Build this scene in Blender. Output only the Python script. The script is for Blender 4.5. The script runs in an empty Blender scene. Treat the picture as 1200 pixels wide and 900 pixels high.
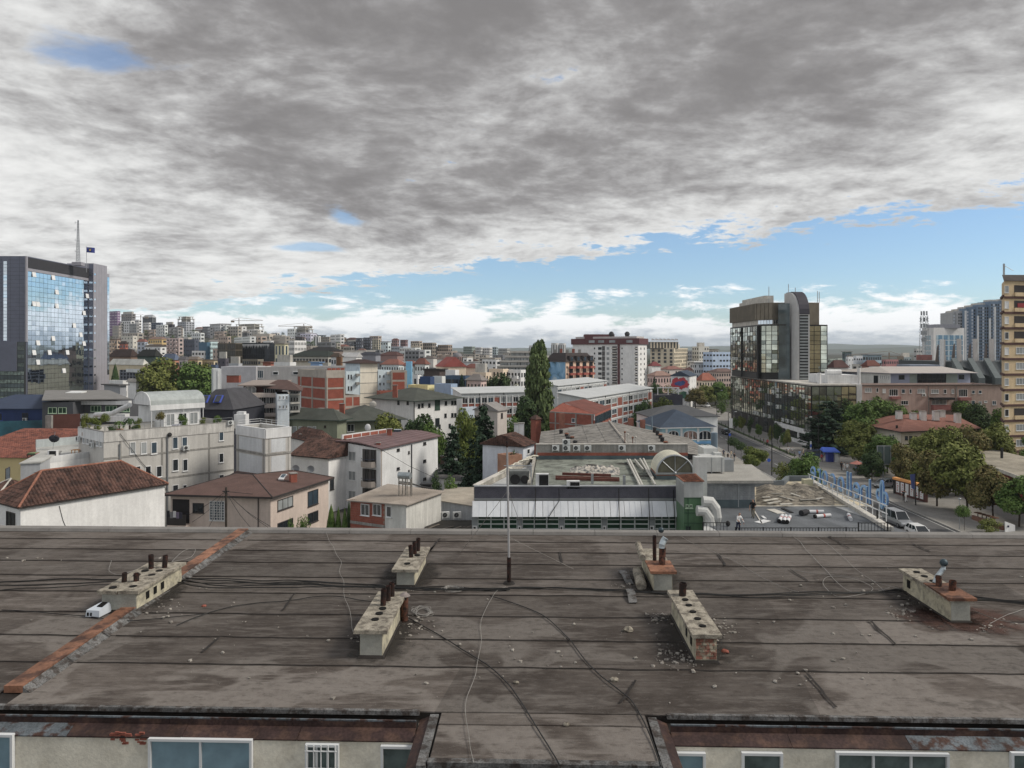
import bpy,math,random
import mathutils
V_=mathutils.Vector;mn_=mathutils.noise;SF='st''uff';AB='apartment_''block';AT='apartment_''tower';HS='hou''se';RO='rou''nd';BU='bu''sh';MU='MULTI''PLY';BG_='build''ing';GN='gre''en'
U=lambda z:V_((0,0,z))
from math import cos as cs,sin as sn,pi as PI
random.seed(7)
SC=bpy.context.scene
COL=SC.collection
rg=range;en=enumerate
R=math.radians
F=860.
HOR=410.
CZ=24.
cam=bpy.data.cameras.new('camera');camo=bpy.data.objects.new('camera',cam);COL.objects.link(camo)
camo.location=(0,0,CZ);camo.rotation_euler=(R(90),0,0)
cam.sensor_width=36.;cam.lens=F/1200*36;cam.shift_y=-(450-HOR)/1200
cam.clip_start=.1;cam.clip_end=60000
SC.camera=camo
SC.view_settings.view_transform='Standard';SC.view_settings.look='None'
SC.view_settings.exposure=.42;SC.view_settings.gamma=1.
SC.cycles.use_denoising=True
SC.cycles.max_bounces=6;SC.cycles.diffuse_bounces=3;SC.cycles.glossy_bounces=3
SC.cycles.transmission_bounces=2;SC.cycles.volume_bounces=1;SC.cycles.transparent_max_bounces=4
SC.cycles.sample_clamp_indirect=4.
SUN_EL,SUN_AZ=R(42),R(96)
sd=V_((sn(SUN_AZ)*cs(SUN_EL),cs(SUN_AZ)*cs(SUN_EL),sn(SUN_EL)))
sun=bpy.data.lights.new('sun','SUN');sun.energy=2.1;sun.angle=R(18);sun.color=(1.,.93,.82)
suno=bpy.data.objects.new('sun',sun);COL.objects.link(suno)
suno.rotation_euler=sd.to_track_quat('Z','Y').to_euler()
W=bpy.data.worlds.new('World');SC.world=W;W.use_nodes=True
nt=W.node_tree;nt.nodes.clear()
class NG:
 """tiny helper to write node maths"""
 def __init__(s,nt):s.nt=nt
 def n(s,t,**k):
  x=s.nt.nodes.new(t)
  for a,b in k.items():setattr(x,a,b)
  return x
 def put(s,sock,v):
  if isinstance(v,bpy.types.NodeSocket):s.nt.links.new(v,sock)
  else:sock.default_value=v
 def m(s,op,a,b=.0,c=None,clamp=False):
  x=s.n('ShaderNodeMath',operation=op,use_clamp=clamp)
  s.put(x.inputs[0],a);s.put(x.inputs[1],b)
  if c is not None:s.put(x.inputs[2],c)
  return x.outputs[0]
 def ss(s,v,a,b,o0=.0,o1=1.):
  x=s.n('ShaderNodeMapRange',interpolation_type='SMOOTHSTEP')
  s.put(x.inputs['Value'],v);s.put(x.inputs['From Min'],a);s.put(x.inputs['From Max'],b)
  s.put(x.inputs['To Min'],o0);s.put(x.inputs['To Max'],o1)
  return x.outputs[0]
 def comb(s,x,y,z):
  c=s.n('ShaderNodeCombineXYZ');s.put(c.inputs[0],x);s.put(c.inputs[1],y);s.put(c.inputs[2],z);return c.outputs[0]
 def noise(s,vec,scale,detail=4,rough=.55,dist=.0,out=0):
  x=s.n('ShaderNodeTexNoise');s.put(x.inputs['Vector'],vec);s.put(x.inputs['Scale'],scale)
  s.put(x.inputs['Detail'],detail);s.put(x.inputs['Roughness'],rough);s.put(x.inputs['Distortion'],dist)
  return x.outputs[out]
 def mix(s,f,a,b):
  x=s.n('ShaderNodeMix',data_type='RGBA');s.put(x.inputs[0],f)
  s.put(x.inputs[6],a);s.put(x.inputs[7],b);return x.outputs[2]
 def add(s,a,b):
  x=s.n('ShaderNodeVectorMath',operation='ADD');s.put(x.inputs[0],a);s.put(x.inputs[1],b);return x.outputs[0]
 def mul(s,a,b):
  x=s.n('ShaderNodeVectorMath',operation=MU);s.put(x.inputs[0],a);s.put(x.inputs[1],b);return x.outputs[0]
g=NG(nt)
tc=g.n('ShaderNodeTexCoord');sep=g.n('ShaderNodeSeparateXYZ');nt.links.new(tc.outputs['Generated'],sep.inputs[0])
dx,dy,dz=sep.outputs
zc=g.m('MAXIMUM',dz,.012)
X=g.m('DIVIDE',dx,zc);Y=g.m('DIVIDE',dy,zc)
zs=g.m('ADD',zc,.13);P=g.mul(g.comb(g.m('DIVIDE',dx,zs),g.m('DIVIDE',dy,zs),g.m(MU,dz,1.5)),(1.7,1.7,1.7))
warp=g.noise(P,.35,3,.5,0,1)
wv=g.add(P,g.mul(g.add(warp,(-.5,-.5,-.5)),(.9,.9,.9)))
nA=g.noise(wv,.62,7,.58)
nB=g.noise(g.add(wv,(13.1,4.2,0)),2.3,9,.61)
nD=g.noise(g.add(wv,(2.2,8.8,3)),7.5,7,.62)
nC=g.noise(g.add(wv,(3.7,21.,0)),.3,2,.5)
Xc=g.m('MINIMUM',g.m('MAXIMUM',X,-9.),5.)
Xp=g.m('MAXIMUM',Xc,.0)
edge=g.m('SUBTRACT',8.35,g.m('ADD',g.m(MU,Xc,.62),g.m(MU,g.m('MINIMUM',Xc,.0),.55)))
edge=g.m('SUBTRACT',edge,g.m(MU,g.m(MU,Xp,Xp),.11))
d=g.m('SUBTRACT',edge,Y)
dn=g.m('ADD',g.m(MU,d,.42),g.m('ADD',g.m(MU,g.m('SUBTRACT',nB,.5),3.),g.m(MU,g.m('SUBTRACT',nD,.5),1.8)))
deck=g.ss(dn,-.08,.36)
gapn=g.m('ADD',g.m(MU,nA,.65),g.m(MU,nB,.35))
gapfar=g.ss(Y,-1.,1.5)
gap=g.ss(gapn,g.m('ADD',.40,g.m(MU,gapfar,-.045)),g.m('ADD',.445,g.m(MU,gapfar,-.045)))
deck=g.m(MU,deck,gap)
for gx,gy,sx,sy in((-1.40,2.50,4.2,6.),(-1.25,5.4,7.,2.3),(-1.9,7.2,3.,2.6)):
 gl_=g.n('ShaderNodeVectorMath',operation='LENGTH');g.put(gl_.inputs[0],g.comb(g.m(MU,g.m('SUBTRACT',X,gx),sx),g.m(MU,g.m('SUBTRACT',Y,gy),sy),.0))
 deck=g.m(MU,deck,g.ss(g.m('ADD',gl_.outputs['Value'],g.m(MU,g.m('SUBTRACT',nB,.5),3.)),.30,1.15,.25,1.))
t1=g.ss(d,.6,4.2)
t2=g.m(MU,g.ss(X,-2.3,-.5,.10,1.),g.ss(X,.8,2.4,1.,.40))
t3=g.ss(d,7.,10.5,1.,.30)  # thins unseen cloud past overhead so walls facing the camera get more light
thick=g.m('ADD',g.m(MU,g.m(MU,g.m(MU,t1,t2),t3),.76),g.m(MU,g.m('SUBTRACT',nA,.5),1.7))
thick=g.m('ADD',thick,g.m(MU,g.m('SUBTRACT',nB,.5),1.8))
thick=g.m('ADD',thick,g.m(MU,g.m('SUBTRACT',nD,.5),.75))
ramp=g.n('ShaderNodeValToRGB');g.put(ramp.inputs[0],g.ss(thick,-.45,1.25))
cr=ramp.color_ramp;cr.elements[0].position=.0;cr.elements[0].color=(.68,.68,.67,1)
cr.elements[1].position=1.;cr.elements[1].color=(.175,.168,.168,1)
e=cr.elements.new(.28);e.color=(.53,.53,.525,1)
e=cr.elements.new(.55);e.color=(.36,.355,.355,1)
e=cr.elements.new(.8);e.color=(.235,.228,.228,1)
q=g.comb(g.m(MU,g.m('ARCTAN2',dx,dy),.7),.0,g.m(MU,dz,2.6))
cu=g.noise(q,13.,9,.64,.2)
cu2=g.noise(g.add(q,(5.,0,.02)),30.,8,.64)
cth=g.m('ADD',cu,g.m(MU,g.m('SUBTRACT',.058,dz),5.))
cum=g.ss(cth,.46,.58)
csh=g.m('ADD',g.m(MU,cu2,.8),g.m(MU,g.ss(dz,.0,.06),.45))
cucol=g.mix(g.ss(csh,.40,.64),(.40,.45,.51,1),(.84,.85,.86,1))
sky=g.n('ShaderNodeTexSky',sky_type='NISHITA');sky.sun_disc=False
sky.sun_elevation=SUN_EL;sky.sun_rotation=SUN_AZ;sky.altitude=500;sky.air_density=1.;sky.dust_density=.6;sky.ozone_density=2.
SKY_S=.10
skyc=g.mix(.06,g.mul(sky.outputs[0],(.80,.92,1.02)),(5.2,5.9,6.5,1))
S10=(1/SKY_S,)*3
c1=g.mix(cum,skyc,g.mul(cucol,S10))
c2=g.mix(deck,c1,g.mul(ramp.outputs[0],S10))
low=g.ss(dz,-.02,.003)
c3=g.mix(low,(1.6,1.7,1.8,1),c2)
bg=g.n('ShaderNodeBackground');g.put(bg.inputs[0],c3);bg.inputs[1].default_value=SKY_S
out=g.n('ShaderNodeOutputWorld');nt.links.new(bg.outputs[0],out.inputs[0])
def px(x,D):return(x-600)/F*D
def pz(y,D):return CZ-(y-HOR)/F*D
def pt(x,D):return V_((px(x,D),D,0))
def onz(x,y,z):
 D=(CZ-z)*F/(y-HOR);return V_((px(x,D),D,z))
def lin(c):return c/12.92 if c<=.04045 else((c+.055)/1.055)**2.4
def C(r,gg,b,k=1.5):
 c=[lin(v/255)*k for v in(r,gg,b)];m=.3*c[0]+.55*c[1]+.15*c[2]
 return tuple(min(.82,v+(m-v)*.24)for v in c)+(1,)
_M={}
def M(name,col,rough=.85,metal=0.,var=.10,scale=.6,bump=0.,spec=.3,stk=0.,obj=0.,fine=0.,tint=None):
 """procedural surface: base colour broken up by noise, optional rain streaks, relief and per-object variation"""
 if name in _M:return _M[name]
 m=bpy.data.materials.new(name);m.use_nodes=True;t=m.node_tree;h=NG(t)
 b=t.nodes['Principled BSDF'];b.inputs['Roughness'].default_value=rough;b.inputs['Metallic'].default_value=metal
 b.inputs['Specular IOR Level'].default_value=spec
 geo=h.n('ShaderNodeNewGeometry');pos=geo.outputs['Position']
 n1=h.noise(pos,scale,5,.6)
 f=h.ss(n1,.3,.7,1-var,1+var)
 if fine:
  f=h.m(MU,f,h.ss(h.noise(pos,scale*14,3,.6),.3,.7,1-fine,1+fine))
 if stk:
  sp=h.mul(pos,(1.,1.,.10));s1=h.noise(sp,2.2,4,.65)
  f=h.m(MU,f,h.ss(s1,.42,.62,1-stk,1))
 if obj:
  oi=h.n('ShaderNodeObjectInfo');f=h.m(MU,f,h.ss(oi.outputs['Random'],0,1,1-obj,1+obj))
 c=h.n('ShaderNodeRGB');c.outputs[0].default_value=col
 base=c.outputs[0]
 if tint:base=h.mix(h.ss(h.noise(pos,scale*2.3,4,.6),.45,.62),base,tint)
 v=h.n('ShaderNodeVectorMath',operation='SCALE');h.put(v.inputs[0],base);h.put(v.inputs['Scale'],f)
 t.links.new(v.outputs[0],b.inputs['Base Color'])
 if bump:
  bp=h.n('ShaderNodeBump');bp.inputs['Strength'].default_value=min(1,bump);bp.inputs['Distance'].default_value=.03
  t.links.new(h.noise(pos,scale*20,4,.6),bp.inputs['Height']);t.links.new(bp.outputs[0],b.inputs['Normal'])
 _M[name]=m;return m
def wl_(r,gg,b,k=1.5,stk=.14,q=1.22):return M(f'render_{r}_{gg}_{b}',C(r,gg,b,k*q),.9,var=.07,scale=.35,stk=stk*.6,fine=.04)
def glassm(name,col,rough=.06,spec=.6,metal=0.):return M(name,col,rough,metal,var=.25,scale=.25,spec=spec)
class MB:
 def __init__(s):s.v=[];s.f=[]
 def Q(s,*p):
  i=len(s.v);s.v+=[tuple(q)for q in p];s.f.append(tuple(rg(i,i+len(p))))
 def hexa(s,b,t):
  i=len(s.v);s.v+=[tuple(q)for q in b]+[tuple(q)for q in t]
  s.f+=[(i+3,i+2,i+1,i),(i+4,i+5,i+6,i+7)]+[(i+k,i+(k+1)%4,i+4+(k+1)%4,i+4+k)for k in rg(4)]
 def box(s,x0,y0,z0,x1,y1,z1):
  s.hexa([(x0,y0,z0),(x1,y0,z0),(x1,y1,z0),(x0,y1,z0)],[(x0,y0,z1),(x1,y0,z1),(x1,y1,z1),(x0,y1,z1)])
 def prism(s,pts,z0,z1,top=True,bottom=False):
  n=len(pts);i=len(s.v)
  a=z0 if isinstance(z0,(list,tuple))else[z0]*n;b=z1 if isinstance(z1,(list,tuple))else[z1]*n
  s.v+=[(p[0],p[1],a[k])for k,p in en(pts)]+[(p[0],p[1],b[k])for k,p in en(pts)]
  for k in rg(n):
   j=(k+1)%n;s.f.append((i+k,i+j,i+n+j,i+n+k))
  if top:s.f.append(tuple(i+n+k for k in rg(n)))
  if bottom:s.f.append(tuple(i+k for k in reversed(rg(n))))
 def B(s,fc,s0,s1,o0,o1,z0,z1):
  p=fc.pt
  s.hexa([p(s0,o1,z0),p(s1,o1,z0),p(s1,o0,z0),p(s0,o0,z0)],[p(s0,o1,z1),p(s1,o1,z1),p(s1,o0,z1),p(s0,o0,z1)])
 def cyl(s,p0,p1,r0,r1=None,n=10,caps=True):
  r1=r0 if r1 is None else r1;p0=V_(p0);p1=V_(p1);ax=(p1-p0).normalized()
  a=ax.orthogonal().normalized();b=ax.cross(a);i=len(s.v)
  for p,r in((p0,r0),(p1,r1)):
   for k in rg(n):
    t=2*PI*k/n;s.v.append(tuple(p+a*(r*cs(t))+b*(r*sn(t))))
  for k in rg(n):s.f.append((i+k,i+(k+1)%n,i+n+(k+1)%n,i+n+k))
  if caps:s.f+=[tuple(i+k for k in reversed(rg(n))),tuple(i+n+k for k in rg(n))]
 def Tb(s,pts,r,n=5):
  pts=[V_(p)for p in pts];i0=len(s.v);m=len(pts)
  for k,p in en(pts):
   ax=(pts[min(k+1,m-1)]-pts[max(k-1,0)]).normalized()
   a=ax.cross(U(1))
   a=a.normalized()if a.length>1e-3 else V_((1,0,0));b=ax.cross(a)
   rr=r[k]if isinstance(r,(list,tuple))else r
   for j in rg(n):
    t=2*PI*j/n;s.v.append(tuple(p+a*(rr*cs(t))+b*(rr*sn(t))))
  for k in rg(m-1):
   for j in rg(n):
    a0=i0+k*n+j;a1=i0+k*n+(j+1)%n
    s.f.append((a0,a1,a1+n,a0+n))
  s.f+=[tuple(i0+j for j in reversed(rg(n))),tuple(i0+(m-1)*n+j for j in rg(n))]
 def ball(s,c,r,nu=10,nv=6,sq=(1,1,1),jit=0.):
  c=V_(c);i=len(s.v)
  for a in rg(nv+1):
   for b in rg(nu):
    t=PI*a/nv;p=2*PI*b/nu;q=r*(1+random.uniform(-jit,jit))
    s.v.append((c.x+q*sq[0]*sn(t)*cs(p),c.y+q*sq[1]*sn(t)*sn(p),c.z+q*sq[2]*cs(t)))
  for a in rg(nv):
   for b in rg(nu):
    s.f.append((i+a*nu+b,i+(a+1)*nu+b,i+(a+1)*nu+(b+1)%nu,i+a*nu+(b+1)%nu))
 def mesh(s,name,mat,off=(0,0,0),smooth=False):
  me=bpy.data.meshes.new(name);o=V_(off)
  me.from_pydata([(x-o.x,y-o.y,z-o.z)for x,y,z in s.v],[],s.f)
  if mat:me.materials.append(mat)
  if smooth:me.polygons.foreach_set('use_smooth',[True]*len(me.polygons))
  me.update();return me
class Face:
 """a wall seen from outside: A bottom left, B bottom right"""
 def __init__(s,A,B):
  s.A=V_((A[0],A[1],0));s.B=V_((B[0],B[1],0));dd=s.B-s.A
  s.L=dd.length;s.u=dd.normalized();s.n=V_((s.u.y,-s.u.x,0));s.rz=math.atan2(s.u.y,s.u.x)
 def pt(s,a,o,z):
  p=s.A+s.u*a+s.n*o;return V_((p.x,p.y,z))
def link(o):COL.objects.link(o);return o
def props(o,label=None,cat=None,group=None,kind=None):
 for k,v in(('label',label),('category',cat),('group',group),('kind',kind)):
  if v:o[k]=v
 return o
class T:
 """one thing: an Empty at its base that parents its parts"""
 def __init__(s,name,label,cat,loc,group=None):
  s.loc=V_(loc);s.o=link(bpy.data.objects.new(name,None));s.o.location=s.loc;s.o.empty_display_size=.5
  props(s.o,label,cat,group)
 def p(s,name,mb,mat,parent=None,label=None,kind=None,smooth=False):
  if not mb.v:return None
  o=link(bpy.data.objects.new(name,mb.mesh(name,mat,s.loc,smooth)));o.parent=parent or s.o
  return props(o,label,None,None,kind)
 def q(s,name,a,*r,**k):
  mb=MB();getattr(mb,a[0])(*a[1:]);return s.p(name,mb,*r,**k)
 def inst(s,name,me,loc,rz=0,parent=None,label=None,scale=None):
  o=link(bpy.data.objects.new(name,me));o.parent=parent or s.o
  o.location=V_(loc)-(s.loc if parent is None else U(0));o.rotation_euler=(0,0,rz)
  if scale:o.scale=scale
  return props(o,label)
def so_(name,label,cat,mb,mat,loc=None,group=None,kind=None,smooth=False):
 if loc is None:
  xs=[v[0]for v in mb.v];ys=[v[1]for v in mb.v];loc=((min(xs)+max(xs))/2,(min(ys)+max(ys))/2,min(v[2]for v in mb.v))
 o=link(bpy.data.objects.new(name,mb.mesh(name,mat,loc,smooth)));o.location=loc
 return props(o,label,cat,group,kind)
def su_(name,mb,mat,smooth=False,kind='structure'):
 o=link(bpy.data.objects.new(name,mb.mesh(name,mat,(0,0,0),smooth)));o['kind']=kind;return o
def fit(x0,D0,xl,xr,th,dl=None,dr=None):
 """rectangle on the ground: near corner seen at column x0 and distance D0, its right wall turned th degrees,
    wall ends seen at columns xl and xr (or given lengths)"""
 c,s=cs(R(th)),sn(R(th));X0=px(x0,D0)
 t2=(xr-600)/F;t1=(xl-600)/F
 w=dr if dr else(t2*D0-X0)/(c-t2*s)
 dd=dl if dl else(t1*D0-X0)/(-s-t1*c)
 Cn=V_((X0,D0,0));Rr=Cn+V_((c,s,0))*w;L=Cn+V_((-s,c,0))*dd
 global FQ
 FQ=[L,Cn,Rr,L+(Rr-Cn)];return FQ
_win={}
def winmesh(w,h,style,fm,gm):
 k=(round(w,2),round(h,2),style,fm.name,gm.name)
 if k in _win:return _win[k]
 fr,gl=MB(),MB();b=.04 if fm.name=='white_window_plastic' else .07;o=.07
 def bx(x0,x1,z0,z1,y1=o):fr.box(x0,-y1,z0,x1,.0,z1)
 hw,hh=w/2,h/2
 bx(-hw,-hw+b,-hh,hh);bx(hw-b,hw,-hh,hh);bx(-hw+b,hw-b,hh-b,hh);bx(-hw+b,hw-b,-hh,-hh+b)
 bx(-hw-.06,hw+.06,-hh-.06,-hh,.14)
 n={'plain':1,'thin':1,'two':2,'three':3,'grid':2,'four':4}[style]
 for i in rg(1,n):bx(-hw+w*i/n-b*.4,-hw+w*i/n+b*.4,-hh+b,hh-b,o*.8)
 if style=='grid':bx(-hw+b,hw-b,hh*.35,hh*.35+b*.7,o*.7)
 gl.Q((-hw+b,-.02,-hh+b),(hw-b,-.02,-hh+b),(hw-b,-.02,hh-b),(-hw+b,-.02,hh-b))
 _win[k]=(fr.mesh('window',fm),gl.mesh('pane',gm));return _win[k]
def wd_(t,fc,s,z,w,h,fm,gm,style='plain',off=.0):
 a,b=winmesh(w,h,style,fm,gm)
 o=t.inst('window',a,fc.pt(s,off,z),fc.rz);t.inst('pane',b,(0,0,0),0,o);return o
def gz_(t,fc,spec,gm,name='glazing',fm=None,depth=.05,parent=None):
 """many small windows of a far wall: real panes (and frames) joined into one part"""
 mb,fb=MB(),MB()
 for s,z,w,h in spec:
  if fm:
   fb.B(fc,s-w/2-.1,s+w/2+.1,-.02,depth,z-h/2-.1,z+h/2+.1)
  mb.B(fc,s-w/2,s+w/2,-.02,depth+.04,z-h/2,z+h/2)
 t.p(name,mb,gm,parent,kind=SF)
 if fm:t.p('window_frame',fb,fm,parent,kind=SF)
def grid(L,z0,z1,cols,rows,w,h,skip=0.,m=1.):
 o=[]
 for r in rg(rows):
  for c in rg(cols):
   if skip and random.random()<skip:continue
   o.append((m+(L-2*m)*(c+.5)/cols,z0+(z1-z0)*(r+.55)/rows,w,h))
 return o
GLD=glassm('window_glass_dark',(.025,.03,.036,1));GLB=glassm('window_glass_blue',(.05,.075,.10,1),.05)
GLC=glassm('window_glass_curtained',(.30,.32,.33,1),.12,.5);GLG=glassm('window_glass_green',(.03,.07,.045,1),.06)
WFR=M('white_window_frame',(.72,.73,.74,1),.5,var=.05);DFR=M('dark_window_frame',(.05,.045,.045,1),.5,var=.1)
CONC=M('weathered_concrete',C(126,124,120),.92,var=.18,scale=.5,stk=.2,bump=.2,fine=.08)
CL_=M('pale_concrete',C(168,164,156),.92,var=.14,scale=.5,stk=.16,fine=.06)
DK_=M('dark_metal',(.035,.035,.037,1),.55,.4,var=.2);ST_=M('galvanised_steel',(.38,.40,.42,1),.45,.7,var=.15)
WH=M('white_paint',(.72,.73,.74,1),.7,var=.08,stk=.12);BLK_=M('black_rubber',(.015,.015,.016,1),.7)
BK_=M('red_hollow_brick',C(142,74,56,1.25),.92,var=.16,scale=1.2,fine=.14,bump=.3)
TILEM=M('clay_roof_tile',C(98,68,58,1.),.85,var=.28,scale=.7,fine=.25,tint=C(66,48,43,1.))
RUST=M('rusted_metal',C(128,76,48,1.25),.8,.2,var=.3,scale=1.5,fine=.25,tint=C(92,50,34,1.2))
# === ground, hill, roads
def hill(x,y):
 D=max(y,1.);r=x/D
 def s(a,b,v):
  t=min(1,max(0,(v-a)/(b-a)));return t*t*(3-2*t)
 lft=s(.10,-.42,r)
 h=46*s(300,1050,D)*lft
 h+=10*s(700,1500,D)*(1-lft)
 return h-40*s(1700,3500,D)*lft-8*s(1700,3500,D)
gm=MB()
ys=[-400,-100,0,40,80,120,160,200,240,280,320,360,400,450,500,560,620,700,780,860,950,1050,1150,1300,1500,1800,2200,2800,3500,4500,6000,8000,10500]
NX=60
for y in ys:
 for i in rg(NX+1):
  t=(i/NX-.5)*2;xx=math.copysign(abs(t)**1.6,t)*min(10500,max(abs(y),300)*1.6)
  gm.v.append((xx,y,hill(xx,y)if y<9000 else-20))
for j in rg(len(ys)-1):
 for i in rg(NX):
  a=j*(NX+1)+i;gm.f.append((a,a+1,a+NX+2,a+NX+1))
su_('ground',gm,M('town_ground',C(92,90,82,.62),.95,var=.25,scale=.05,fine=.12,tint=(.045,.055,.03,1)),True)
BV=V_((.045,1,0))
def al_(X100,D):return V_((X100+.045*(D-100),D,0))
def strip(name,xa,xb,D0,D1,z0,z1,mat,n=1,kind='structure'):
 mb=MB()
 a,b,c,dd=al_(xa,D0),al_(xb,D0),al_(xb,D1),al_(xa,D1)
 mb.prism([a,b,c,dd],z0,z1)
 o=su_(name,mb,mat,False,kind);return o
ASPH=M('asphalt',(.105,.105,.108,1),.9,var=.18,scale=.15,fine=.12)
PAVE=M('pavement_concrete',(.25,.24,.225,1),.9,var=.14,scale=.3,fine=.1)
PAVE2=M('pavement_light',(.30,.285,.26,1),.9,var=.12,scale=.3,fine=.1)
KERB=M('kerb_stone',(.34,.33,.31,1),.9,var=.12)
RX0,RX1=46.8,59.
strip('road',RX0,RX1,50,520,-.2,.02,ASPH)
strip('pavement',RX1+.25,74,60,520,-.2,.15,PAVE)
strip('kerb',RX1,RX1+.25,60,520,-.2,.16,KERB)
strip('pavement_near_side',36,RX0-.25,60,520,-.2,.15,PAVE2)
strip('kerb_near_side',RX0-.25,RX0,60,520,-.2,.16,KERB)
LINE=M('road_paint',(.55,.55,.53,1),.8,var=.2,scale=2)
mk=MB()
for k in rg(0,70):
 D0=62+k*6
 for xx in((RX0+RX1)/2,):
  a,b,c,dd=al_(xx-.07,D0),al_(xx+.07,D0),al_(xx+.07,D0+3),al_(xx-.07,D0+3)
  mk.Q(*[(p.x,p.y,.026)for p in(a,b,c,dd)])
for xx in(RX0+.5,RX1-.5):
 a,b,c,dd=al_(xx-.06,60),al_(xx+.06,60),al_(xx+.06,420),al_(xx-.06,420)
 mk.Q(*[(p.x,p.y,.026)for p in(a,b,c,dd)])
su_('road_marking',mk,LINE)
sm=MB();sm.prism([al_(20,186),al_(RX0-.5,186),al_(RX0-.5,204),al_(20,204)],.1,.17);su_('side_street',sm,ASPH)
zb=MB()
for k in rg(8):
 D0=187+k*2.1
 zb.Q(*[(p.x,p.y,.178)for p in(al_(RX0-5.5,D0),al_(RX0-1.8,D0),al_(RX0-1.8,D0+.9),al_(RX0-5.5,D0+.9))])
su_('zebra_crossing_marking',zb,LINE)
GRASS=M('grass',(.045,.07,.022,1),.95,var=.35,scale=.6,fine=.3)
vg=MB();vg.prism([al_(60.2,165),al_(61.,165),al_(61.,250),al_(60.2,250)],.1,.32);su_('verge',vg,GRASS)
pk=MB();pk.prism([al_(78,96),al_(140,96),al_(150,176),al_(79,176)],-.1,.10);su_('park_lawn',pk,M('park_soil',(.10,.085,.055,1),.95,var=.4,scale=.25,fine=.25,tint=(.05,.075,.025,1)))
def ridge(name,D,pts,col,dep):
 mb=MB();n=120;rows=7
 for j in rg(rows):
  t=j/(rows-1)
  for i in rg(n+1):
   xx=-D*.95+1.9*D*i/n;col_px=600+xx/D*F
   yy=None
   for(x0,y0),(x1,y1)in zip(pts,pts[1:]):
    if x0<=col_px<=x1:yy=y0+(y1-y0)*(col_px-x0)/(x1-x0)
   if yy is None:yy=pts[0][1]if col_px<pts[0][0]else pts[-1][1]
   h=max(0,(HOR-yy)/F*D)+CZ
   h*=1+.10*mn_.noise(V_((xx/D*14,3.1*D,0)))+.05*mn_.noise(V_((xx/D*45,t*3,D)))
   prof=sn(PI*.5*min(1,t*2))if t<=.5 else cs(PI*.5*(t-.5)*2)
   mb.v.append((xx,D+(t-.5)*dep+60*mn_.noise(V_((xx/200,t,0))),-20+h*prof))
 for j in rg(rows-1):
  for i in rg(n):
   a=j*(n+1)+i;mb.f.append((a,a+1,a+n+2,a+n+1))
 su_(name,mb,M(name+'_woods',col,.95,var=.3,scale=.002),True)
ridge('mountain',9000,[(-400,404),(600,406),(900,403),(960,401),(985,400.5),(1010,402),(1035,401.5),(1060,402.5),(1080,405),(1140,404),(1400,400),(2000,402)],(.05,.07,.05,1),2400)
ridge('mountain_foothill',6000,[(-400,408),(500,409),(880,407),(1000,406),(1050,404.5),(1085,403.5),(1150,404),(1300,402),(2000,405)],(.05,.065,.04,1),1500)
hz=MB();hz.box(-11000,-800,-90,11000,10800,190)
hm=bpy.data.materials.new('haze_air');hm.use_nodes=True;hn=hm.node_tree;hn.nodes.clear()
ho=hn.nodes.new('ShaderNodeOutputMaterial');hv=hn.nodes.new('ShaderNodeVolumePrincipled')
hv.inputs['Color'].default_value=(.80,.88,.97,1);hv.inputs['Density'].default_value=7.5e-5;hv.inputs['Anisotropy'].default_value=.1
hn.links.new(hv.outputs[0],ho.inputs['Volume'])
HAZE=su_('haze',hz,hm,False,SF)
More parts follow.
